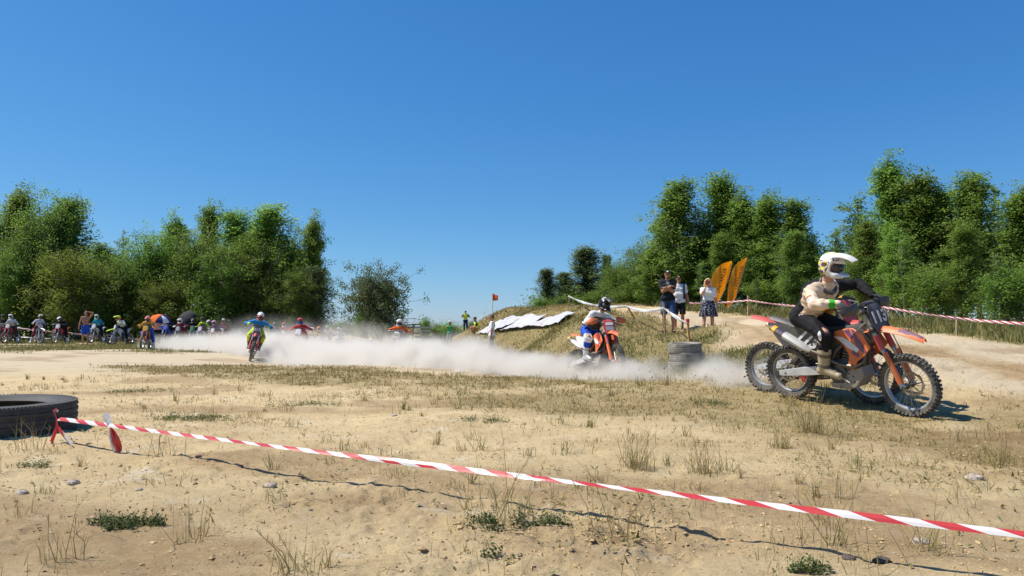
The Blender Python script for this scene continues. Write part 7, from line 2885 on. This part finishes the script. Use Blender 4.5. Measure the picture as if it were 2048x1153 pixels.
# ------------------------------------------------------------------ banners, flag, sheets
def banner(label, left, right, Y, fade, parent_pole=True, yaw=0.0):
    """A feather banner between two edge curves given in photo pixels at distance Y, on a bent pole."""
    L = [P(a, b, Y) for a, b in left]
    R = [P(a, b, Y + 0.12) for a, b in right]
    b0 = (L[0] + R[0]) / 2
    gx = b0[0] - 0.05
    root = V(gx, Y + 0.1, Hs(gx, Y + 0.1))
    e = empty("feather_banner", tuple(root), 0, label, "banner", "orange feather banners")
    nu, nv = 26, 9

    def samp(C, t):
        s = t * (len(C) - 1)
        i = min(int(s), len(C) - 2)
        # Catmull-Rom
        p0, p1, p2, p3 = C[max(i - 1, 0)], C[i], C[i + 1], C[min(i + 2, len(C) - 1)]
        f = s - i
        return 0.5 * (2 * p1 + (p2 - p0) * f + (2 * p0 - 5 * p1 + 4 * p2 - p3) * f * f + (3 * p1 - p0 - 3 * p2 + p3) * f ** 3)
    pts = []
    for i in range(nu):
        t = i / (nu - 1)
        a, b = samp(L, t), samp(R, t)
        for j in range(nv):
            q = lerp(a, b, j / (nv - 1))
            pts.append(q + V(0, 0.05 * math.sin(j / (nv - 1) * 5.5 + t * 4) * math.sin(math.pi * t) + 0.012 * math.sin(t * 22 + j * 1.3), 0) - root)
    mb = MB()
    mb.grid(pts, nu, nv, V(0, 0.006, 0))
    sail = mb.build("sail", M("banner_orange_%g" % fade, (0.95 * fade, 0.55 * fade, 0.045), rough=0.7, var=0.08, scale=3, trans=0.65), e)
    mb = MB()
    pole = [V(0, 0, -0.05), (R[0] - root) * 0.5] + [samp(R, t) + V(0.01, 0.03, 0) - root for t in np.linspace(0, 1, 12)]
    mb.tube(pole, [0.016] * 6 + [0.012] * (len(pole) - 6), 6)
    mb.build("pole", M("pole_grey", (0.35, 0.35, 0.36), 0.4, metal=0.5), e)
    return e, sail, L, R, samp, root


TXT_D = M("banner_print", (0.09, 0.06, 0.025), 0.7)
e, sail, L_, R_, samp, root = banner("left orange feather banner, lettering readable, behind the blond woman", [(1424, 606), (1418, 580), (1425, 555), (1439, 532), (1463, 522)], [(1436, 604), (1447, 584), (1455, 562), (1461, 542), (1464, 524)], 24.5, 1.0)
lo_, hi_ = (P(1434, 588, 24.3)), (P(1451, 535, 24.3))
text_mesh("lettering", "UNITRAILER", 0.158, TXT_D, e, basis(hi_ - lo_, V(-1, 0, 0.35), (lo_ + hi_) / 2 - root + V(0.0, -0.05, 0)), bold=0.004, ext=0.003, spacing=1.0)
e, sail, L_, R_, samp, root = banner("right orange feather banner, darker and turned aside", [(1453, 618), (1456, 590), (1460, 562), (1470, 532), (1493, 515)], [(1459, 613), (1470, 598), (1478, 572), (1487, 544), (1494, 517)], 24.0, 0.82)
lo_, hi_ = (P(1471, 578, 23.8)), (P(1484, 534, 23.8))
text_mesh("lettering", "UNITRAILER", 0.145, M("banner_print2", (0.25, 0.13, 0.02), 0.7), e, basis(hi_ - lo_, V(-1, 0, 0.35), (lo_ + hi_) / 2 - root + V(0, -0.05, 0)), bold=0.003, ext=0.003)

ft, fb = P(985, 588, 39.5), on_ground(985, 39.5)
e = empty("marker_flag", tuple(fb), 0, "small orange flag on a thin pole on top of the mound", "flag")
mb = MB()
mb.tube([V(0, 0, -0.05), ft - fb + V(0, 0, -0.02)], 0.022, 6)
mb.build("pole", M("pole_pale", (0.55, 0.52, 0.48), 0.5), e)
mb = MB()
pts = []
for t in np.linspace(0, 1, 6):
    for s_ in np.linspace(0, 1, 5):
        pts.append(ft - fb + V(0.0 + 0.30 * t, 0.05 * math.sin(t * 5 + s_), -0.40 * s_ * (1 - 0.35 * t) + 0.02 - 0.12 * t))
mb.grid(pts, 6, 5, V(0, 0.006, 0))
mb.build("flag_cloth", M("flag_orange", (0.80, 0.16, 0.02), 0.7, trans=0.3), e)
a_, b_ = P(984, 604, 39.5), P(955, 640, 44)
tag(ribbon("barrier_tape", sag(a_, b_, 0.1), 0.05, TAPE_W, None, 0.8, wob=0.4, n_sub=3), "thin white tape slanting down from the small orange flag", "barrier tape", TP)


def ray_ground(px, py):
    """Where the line of sight of a photo pixel first meets the terrain."""
    Ys = np.linspace(18, 62, 260)
    pts = np.array([P(px, py, y) for y in Ys])
    k = np.argmax(pts[:, 2] <= H0(pts[:, 0], pts[:, 1]))
    h_ = pts[:, 2] - H0(pts[:, 0], pts[:, 1])
    if h_[k] > 0 or k == 0:
        return pts[-1]
    f = h_[k - 1] / (h_[k - 1] - h_[k])
    return lerp(pts[k - 1], pts[k], f)


def sheet(label, corners, seed, mats, nu=30, nv=13):
    c = [V(*q) for q in corners]
    o = ray_ground(*c[0])
    pts = []
    for i in range(nu):
        for j in range(nv):
            u, v = i / (nu - 1), j / (nv - 1)
            edge = 0.10 * math.sin(u * 11 + seed) * (v - 0.5) * 2
            q = lerp(lerp(c[0], c[3], u), lerp(c[1], c[2], u), v + edge * 0.25)
            g = ray_ground(q[0], q[1])
            z = g[2] + 0.17 + 0.18 * (fbm(np.array([g[0] * 2.6 + g[1] * 0.9]), np.array([g[1] * 1.2 - g[0] * 1.5 + seed]), 3, seed)[0] - 0.35) + 0.05 * math.sin(u * 5 + v * 2.5 + seed)
            pts.append(V(g[0], g[1], z) - o)
    e = empty("white_sheet", tuple(o), 0, label, "sheet", "white sheets spread on the mound")
    mb = MB()
    mb.grid(pts, nu, nv, V(0, 0, -0.012))
    mb.build("cloth", mats, e)
    return e


SHEET = M("sheet_white", (0.44, 0.435, 0.45), rough=0.6, var=0.06, scale=1.2)
_nn, _ll = SHEET.node_tree.nodes, SHEET.node_tree.links
_b = _nn["Principled BSDF"]
_src = _b.inputs["Base Color"].links[0].from_socket
_tc = _nn.new("ShaderNodeTexCoord")
_no = _nn.new("ShaderNodeTexNoise")
_no.inputs["Scale"].default_value = 1.6
_no.inputs["Detail"].default_value = 3
_ll.new(_tc.outputs["Object"], _no.inputs["Vector"])
_cr = _nn.new("ShaderNodeValToRGB")
_el = _cr.color_ramp.elements
_el[0].position, _el[0].color = 0.62, (1, 1, 1, 1)
_el[1].position, _el[1].color = 0.70, (0.75, 0.30, 0.16, 1)
_q = _el.new(0.36)
_q.color = (1, 1, 1, 1)
_q = _el.new(0.30)
_q.color = (0.50, 0.50, 0.66, 1)
_ll.new(_no.outputs["Fac"], _cr.inputs[0])
_x = _nn.new("ShaderNodeMix")
_x.data_type = 'RGBA'
_x.blend_type = 'MULTIPLY'
_x.inputs[0].default_value = 0.8
_ll.new(_src, _x.inputs[6])
_ll.new(_cr.outputs[0], _x.inputs[7])
_ll.new(_x.outputs[2], _b.inputs["Base Color"])
sheet("white printed sheet at the lower left, behind the walking man", [(952, 673), (1000, 646), (1058, 640), (1004, 668)], 3, SHEET)
sheet("white printed sheet in the middle, rumpled, with orange lower edge", [(998, 669), (1052, 640), (1096, 636), (1052, 662)], 5, SHEET)
sheet("white printed sheet at the upper right, smooth pointed end", [(1044, 664), (1098, 640), (1152, 634), (1116, 657)], 8, SHEET)

# timing frames far behind the dust
for px, pt, pb, Y, lb in ((845, 654, 690, 60, "far wooden frame with a white crossbeam left of the spectators"), (826, 648, 684, 66, "far dark post frame right of bike 523")):
    g_ = on_ground(px, Y)
    e = empty("timber_frame", tuple(g_), 0, lb, "frame", "timber frames at the field's end")
    hh = P(px, pt, Y)[2] - g_[2]
    mb = MB()
    mb.box((0, 0, hh / 2), (0.11, 0.11, hh))
    mb.build("post", M("post_brown", (0.16, 0.10, 0.07), 0.8), e, smooth=False)
    for k, (zz, ww, mt) in enumerate(((hh - 0.08, 1.45, 'sheet_white'), (hh - 0.32, 1.3, 'sheet_white'), (hh - 0.85, 1.3, None))):
        mb = MB()
        mb.box((0, -0.08, zz), (ww, 0.05, 0.10 if mt else 0.22), 0, rot_axis(V(0, 1, 0), 0.04 * (k - 1)))
        mb.build("crossbeam", MATS[mt] if mt and px == 845 else M("post_brown", (0.16, 0.10, 0.07), 0.8), e, smooth=False)
# spoil heaps at the field's end
for i, (px, Y, ln, hh, lb) in enumerate(((690, 60, 5.0, 1.5, "sandy soil heap left of the lone tree, half lost in dust"), (636, 64, 3.5, 1.7, "reddish sandy heap at the right end of the left wood"))):
    g_ = on_ground(px, Y)
    n = 34
    xx, yy = np.meshgrid(np.linspace(-1, 1, n), np.linspace(-1, 1, n), indexing='ij')
    rr = np.hypot(xx, yy)
    zz = np.clip(1 - rr, -0.1, 1) ** 0.8 if False else np.maximum(0, 1 - rr ** 1.6)
    zz = zz * (0.7 + 0.6 * fbm(xx.ravel() * 2.5 + i * 5, yy.ravel() * 2.5, 4, 7).reshape(xx.shape)) - 0.05
    mb = MB()
    mb.grid(np.stack([xx.ravel() * ln, yy.ravel() * 2.2, zz.ravel() * hh], 1), n, n)
    o = mb.build("soil_heap", M("heap_soil", (0.46, 0.36, 0.22), 0.95, var=0.3, scale=1.5, bump=0.6), None)
    o.location = tuple(g_)
    tag(o, lb, "soil heap", "soil heaps at the field's end")
# ------------------------------------------------------------------ plants and stones in the foreground
WEED_M = leafy_material("weed_leaves", [(0.0, (0.045, 0.075, 0.02)), (1.0, (0.16, 0.20, 0.06)), (0.5, (0.085, 0.12, 0.03))], 0.3)
GW = "weeds in the foreground sand"


def weed(label, px, py, kind, size, n, tone=0.5, wide=1.0):
    n = n if kind == 'mat' else int(n * 0.6)
    x, y = gp(px, py)
    e = empty("weed_plant", (x, y, Hs(x, y)), 0, label, "weed", GW)
    if kind == 'mat':
        a, r = RNG.uniform(0, 6.28, n), np.sqrt(RNG.uniform(0, 1, n))
        pts = np.stack([np.cos(a) * r * size * wide, np.sin(a) * r * size * 0.6, np.zeros(n)], 1)
        keep = fbm(pts[:, 0] * 14 + px, pts[:, 1] * 14, 3, 9) > 0.40 + 0.18 * (r ** 2)
        pts = pts[keep]
        pts[:, 2] = H(pts[:, 0] + x, pts[:, 1] + y) - Hs(x, y) + RNG.gamma(2, 0.011, len(pts))
        leaf_mesh("foliage", pts, 0.017, np.tile(V(0, 0, 1.0), (len(pts), 1)), RNG.normal(tone, 0.2, len(pts)), WEED_M, e, 0.5)
    if kind in ('mat', 'stalks'):
        m = max(4, n // (90 if kind == 'mat' else 1))
        q = RNG.normal(0, 0.35, (m, 2)) * size
        bl = blades("stems", q[:, 0] * wide, q[:, 1], RNG.gamma(5, size * (0.10 if kind == 'mat' else 0.2), m), np.full(m, 0.0034), RNG.normal(0.36, 0.17, m), 0.75, parent=e, z=H(q[:, 0] * wide + x, q[:, 1] + y) - Hs(x, y) - 0.005, kind='stuff')
    if kind == 'stalks':
        mb = MB()
        for k in range(max(3, n // 14)):
            b0 = V(*(RNG.normal(0, 0.22, 2) * size), -0.01)
            d = V(*(RNG.normal(0, 0.35, 2)), 1.0)
            L = size * RNG.uniform(0.8, 1.9)
            p_ = [b0, b0 + d * L * 0.4 + RNG.normal(0, 0.01, 3), b0 + d * L * 0.8 + RNG.normal(0, 0.015, 3) + V(d[0], d[1], -0.1) * L * 0.1]
            mb.tube(p_, [0.0026, 0.002, 0.0012], 4)
            for s in range(4):
                t = RNG.uniform(0.4, 1)
                c = lerp(p_[1], p_[2], t) if t > 0.5 else lerp(p_[0], p_[1], t * 2)
                mb.tube([c, c + V(*RNG.normal(0, 0.3, 2), 0.6) * size * 0.3], [0.0016, 0.0008], 3)
        mb.build("dry_stalks", M("dry_stalk", (0.33, 0.25, 0.11), 0.8), e, kind="stuff")
    return e


for a in [
    ("dark green leafy mat at lower left of the foreground", 265, 1046, 'mat', 0.20, 2600, 0.32, 1.15),
    ("tall thin stalks right of the lower left leafy mat", 395, 1070, 'stalks', 0.15, 46),
    ("leafy mat with tall dry stems below the middle of the tape", 1035, 1050, 'mat', 0.17, 1800, 0.4, 1.6),
    ("tall dry stems under the middle of the near tape", 1000, 1052, 'stalks', 0.26, 70),
    ("small leafy mat at the bottom middle", 1015, 1108, 'mat', 0.09, 600, 0.45, 1.3),
    ("wide green weed patch beyond the near tape, left of centre", 395, 838, 'mat', 0.42, 2600, 0.6, 1.1),
    ("flat green weed patch at centre left, near the straw", 610, 811, 'mat', 0.45, 1800, 0.6, 1.2),
    ("flat green weed patch right of the big tyre", 265, 784, 'mat', 0.5, 1500, 0.6, 1.0),
    ("green weed tuft in front of the straw at centre", 975, 842, 'mat', 0.25, 1000, 0.6, 1.2),
    ("green weed clump in the straw right of centre", 1425, 818, 'mat', 0.28, 1200, 0.55, 1.0),
    ("bright grassy clump below bike 113", 1560, 895, 'stalks', 0.14, 160),
    ("long grassy clump beyond the tape, right of centre", 1275, 935, 'stalks', 0.16, 190),
    ("second grassy clump beyond the tape, right of the long one", 1400, 940, 'stalks', 0.17, 160),
    ("wide pale grass clump between the tape and bike 113", 1620, 870, 'stalks', 0.25, 260),
    ("forked dry stalks at the lower right of the tape's middle", 1230, 1075, 'stalks', 0.20, 40),
    ("dry weed with upright twigs at lower right", 1650, 1075, 'stalks', 0.2, 50),
    ("tall twiggy weed in front of the tape's right half", 1640, 1040, 'stalks', 0.22, 30),
    ("dry grass tuft under the flag end of the tape", 330, 915, 'stalks', 0.2, 40),
    ("dry spiky tuft below the big tyre", 65, 932, 'mat', 0.14, 500, 0.75, 1.3),
    ("long thin grass at the foot of the big tyre", 60, 898, 'stalks', 0.22, 60),
    ("dry stalks at the bottom left corner", 120, 1120, 'stalks', 0.15, 50),
    ("dry bent grass at the bottom, left of the middle", 585, 1130, 'stalks', 0.14, 60),
    ("small green weed at the bottom right", 1620, 1128, 'mat', 0.08, 500, 0.6, 1.2),
    ("green clump at the lower right below the tape", 1855, 1090, 'stalks', 0.17, 60),
    ("twiggy weed at the far lower right", 1990, 930, 'stalks', 0.2, 70),
]:
    weed(*a)


def stone(label, px, py, r, mat, sq=0.6, seed=0):
    x, y = gp(px, py)
    rs = np.random.default_rng(seed + int(px))
    mb = MB()
    ex, n = [], 10
    for i in range(7):
        th = math.pi * i / 6
        for k in range(n):
            a = 2 * math.pi * k / n
            ex.append(V(math.sin(th) * math.cos(a) * 1.25, math.sin(th) * math.sin(a), math.cos(th) * sq) * r * (1 + rs.uniform(-0.16, 0.16)))
    fs = [(i * n + k, i * n + (k + 1) % n, (i + 1) * n + (k + 1) % n, (i + 1) * n + k) for i in range(6) for k in range(n)]
    mb.add(ex, fs)
    o = mb.build("stone", mat, None, smooth=False)
    o.location = (x, y, Hs(x, y) + r * sq * 0.35)
    tag(o, label, "stone", "stones in the foreground sand")


ST1, ST2 = M("stone_pale", (0.40, 0.33, 0.26), 0.85, var=0.25, scale=20, bump=0.3), M("stone_dark", (0.10, 0.075, 0.06), 0.9, var=0.3, scale=20)
for a in [("pale stone with dark underside at left, below the big tyre", 147, 970, 0.034, ST1), ("small pale stone at the left edge below the big tyre", 42, 989, 0.032, ST1), ("whitish pebble left of the churned soil", 278, 981, 0.018, ST1),
          ("round dark clod just in front of the tape's shadow", 397, 920, 0.020, ST2), ("flat stone at the start of the churned soil", 540, 968, 0.032, ST1), ("brown stone on the tape's shadow left of centre", 480, 934, 0.020, ST2),
          ("pale stone in the middle of the sand, beyond the tape", 789, 833, 0.03, ST1), ("whitish rubble lump near the right edge", 1950, 956, 0.05, ST1), ("dark clod at lower right in front of the tape", 1762, 1101, 0.032, ST2),
          ("brown clod below the churned soil at lower right", 1697, 1105, 0.026, ST2), ("pale flat stone above the bottom right corner", 1840, 1073, 0.034, ST1)]:
    stone(*a)

# ------------------------------------------------------------------ earth thrown up by the wheels
CLOD = M('thrown_soil', (0.22, 0.15, 0.075), rough=0.95, var=0.3, scale=6)
n = 90
t = RNG.uniform(0, 1, n)
cp = P(1372, 762, 12.6)
xs, ys = cp[0] + RNG.normal(0, 0.10 + 0.1 * t, n), cp[1] + RNG.normal(0, 0.15, n)
clods("flying_soil", xs, ys, RNG.gamma(2, 0.004, n) + 0.003, CLOD, squash=0.8, z=0.02 + t * 0.36)
n = 130
px_ = RNG.uniform(1120, 1500, n)
Yd = lerp(14.6, 10.4, (px_ - 1120) / 380) + RNG.normal(0, 0.4, n)
xs = np.array([X_at(a, b) for a, b in zip(px_, Yd)])
clods("flying_soil", xs, Yd, RNG.gamma(1.6, 0.005, n) + 0.003, CLOD, squash=0.8, z=H0(xs, Yd) + 0.02 + RNG.gamma(1.3, 0.16, n))

# ------------------------------------------------------------------ the dust cloud
BL = [  # photo column, distance, height of centre above ground, radii, density
    (372, 36.5, 0.0, (2.6, 3.0, 1.0), 0.5), (430, 34.0, 0.1, (2.6, 3.0, 1.0), 0.8), (490, 32.0, 0.1, (2.4, 2.4, 1.15), 0.9), (560, 29.4, 0.05, (2.4, 2.8, 1.05), 1.3),
    (630, 26.2, 0.05, (2.2, 3.0, 1.05), 1.5), (700, 23.6, 0.05, (2.1, 2.8, 1.05), 1.6), (775, 21.4, 0.05, (1.9, 2.6, 0.98), 1.7), (850, 19.6, 0.0, (1.7, 2.3, 0.92), 1.6),
    (925, 18.2, 0.0, (1.5, 2.1, 0.80), 1.5), (1000, 17.0, 0.0, (1.35, 1.8, 0.68), 1.3), (1070, 15.9, 0.0, (1.2, 1.5, 0.60), 1.3), (1140, 14.9, 0.0, (1.1, 1.25, 0.54), 1.3),
    (1215, 13.9, 0.0, (1.0, 1.05, 0.48), 1.1), (1300, 12.9, 0.0, (0.95, 0.95, 0.52), 1.1), (1385, 11.9, 0.0, (0.9, 0.85, 0.50), 1.0), (1465, 10.9, 0.0, (0.75, 0.75, 0.42), 0.75),
    (1530, 10.0, 0.0, (0.5, 0.55, 0.25), 0.5), (540, 34.0, 0.8, (4.0, 3.0, 1.5), 0.08), (690, 33.0, 0.6, (5.0, 4.0, 1.7), 0.13), (860, 27.0, 0.2, (4.0, 5.0, 1.4), 0.13),
]


def build_dust():
    m = bpy.data.materials.new("dust_volume")
    m.use_nodes = True
    nt = m.node_tree
    n, l = nt.nodes, nt.links
    for q in list(n):
        if q.type == 'BSDF_PRINCIPLED':
            n.remove(q)
    out = n["Material Output"]
    pv = n.new("ShaderNodeVolumePrincipled")
    pv.inputs["Color"].default_value = (0.98, 0.935, 0.85, 1)
    pv.inputs["Anisotropy"].default_value = 0.15
    tc = n.new("ShaderNodeTexCoord")
    P0 = tc.outputs["Object"]
    # swirl the space a little so the lobes have ragged, billowing rims
    w = n.new("ShaderNodeTexNoise")
    w.inputs["Scale"].default_value = 0.9
    w.inputs["Detail"].default_value = 4
    w.inputs["Roughness"].default_value = 0.6
    l.new(P0, w.inputs["Vector"])
    ws = n.new("ShaderNodeVectorMath")
    ws.operation = 'MULTIPLY_ADD'
    ws.inputs[1].default_value = (2.2, 2.2, 1.1)
    ws.inputs[2].default_value = (-1.1, -1.1, -0.55)
    l.new(w.outputs["Color"], ws.inputs[0])
    ad = n.new("ShaderNodeVectorMath")
    l.new(P0, ad.inputs[0])
    l.new(ws.outputs[0], ad.inputs[1])
    Pw = ad.outputs[0]
    tot = None
    for px, Y, dz, r, den in BL:
        x = X_at(px, Y)
        c = V(x, Y, float(H0(x, Y)[0]) + dz)
        a = n.new("ShaderNodeVectorMath")
        a.operation = 'SUBTRACT'
        a.inputs[1].default_value = tuple(c)
        l.new(Pw, a.inputs[0])
        b = n.new("ShaderNodeVectorMath")
        b.operation = 'DIVIDE'
        b.inputs[1].default_value = r
        l.new(a.outputs[0], b.inputs[0])
        d = n.new("ShaderNodeVectorMath")
        d.operation = 'LENGTH'
        l.new(b.outputs[0], d.inputs[0])
        mr = n.new("ShaderNodeMapRange")
        mr.interpolation_type = 'SMOOTHSTEP'
        mr.inputs[1].default_value, mr.inputs[2].default_value, mr.inputs[3].default_value, mr.inputs[4].default_value = 1.0, 0.25, 0.0, den
        l.new(d.outputs["Value"], mr.inputs[0])
        if tot is None:
            tot = mr.outputs[0]
        else:
            s = n.new("ShaderNodeMath")
            l.new(tot, s.inputs[0])
            l.new(mr.outputs[0], s.inputs[1])
            tot = s.outputs[0]
    no = n.new("ShaderNodeTexNoise")
    no.inputs["Scale"].default_value = 1.5
    no.inputs["Detail"].default_value = 5
    no.inputs["Roughness"].default_value = 0.6
    l.new(P0, no.inputs["Vector"])
    nr = n.new("ShaderNodeMapRange")
    nr.inputs[1].default_value, nr.inputs[2].default_value, nr.inputs[3].default_value, nr.inputs[4].default_value = 0.40, 0.61, 0.10, 3.7
    l.new(no.outputs["Fac"], nr.inputs[0])
    k = n.new("ShaderNodeMath")
    k.operation = 'MULTIPLY'
    l.new(tot, k.inputs[0])
    l.new(nr.outputs[0], k.inputs[1])
    l.new(k.outputs[0], pv.inputs["Density"])
    l.new(pv.outputs[0], out.inputs["Volume"])
    # a closed hull round the lobes
    pl, pr = [], []
    keep = [b for b in BL if b[4] > 0.3]
    cs = [V(X_at(b[0], b[1]), b[1]) for b in keep]
    for i, (b, c) in enumerate(zip(keep, cs)):
        t = cs[min(i + 1, len(cs) - 1)] - cs[max(i - 1, 0)]
        t = t / np.linalg.norm(t)
        nn = V(-t[1], t[0])
        wd = max(b[3][0], b[3][1]) * 1.15 + 0.5
        top = b[3][2] * 1.35 + 0.6
        if i == 0:
            c = c - t * 3.0
        if i == len(cs) - 1:
            c = c + t * 1.0
        back = wd + (2.5 if 2 <= i <= 8 else 0.3)
        pl.append((c + nn * back, top))
        pr.append((c - nn * wd, top))
    mb = MB()
    secs = []
    for (a, ta), (b, tb) in zip(pl, pr):
        tt = max(ta, 0.8)
        secs.append([V(a[0], a[1], -1.0), V(a[0], a[1], tt), V(*(lerp(a, b, 0.5)), tt + 0.35), V(b[0], b[1], tt), V(b[0], b[1], -1.0)])
    loft(mb, secs)
    o = mb.build("dust_cloud", m, None, smooth=False)
    tag(o, "pale dust cloud thrown up by the bikes", None, kind="stuff")


build_dust()
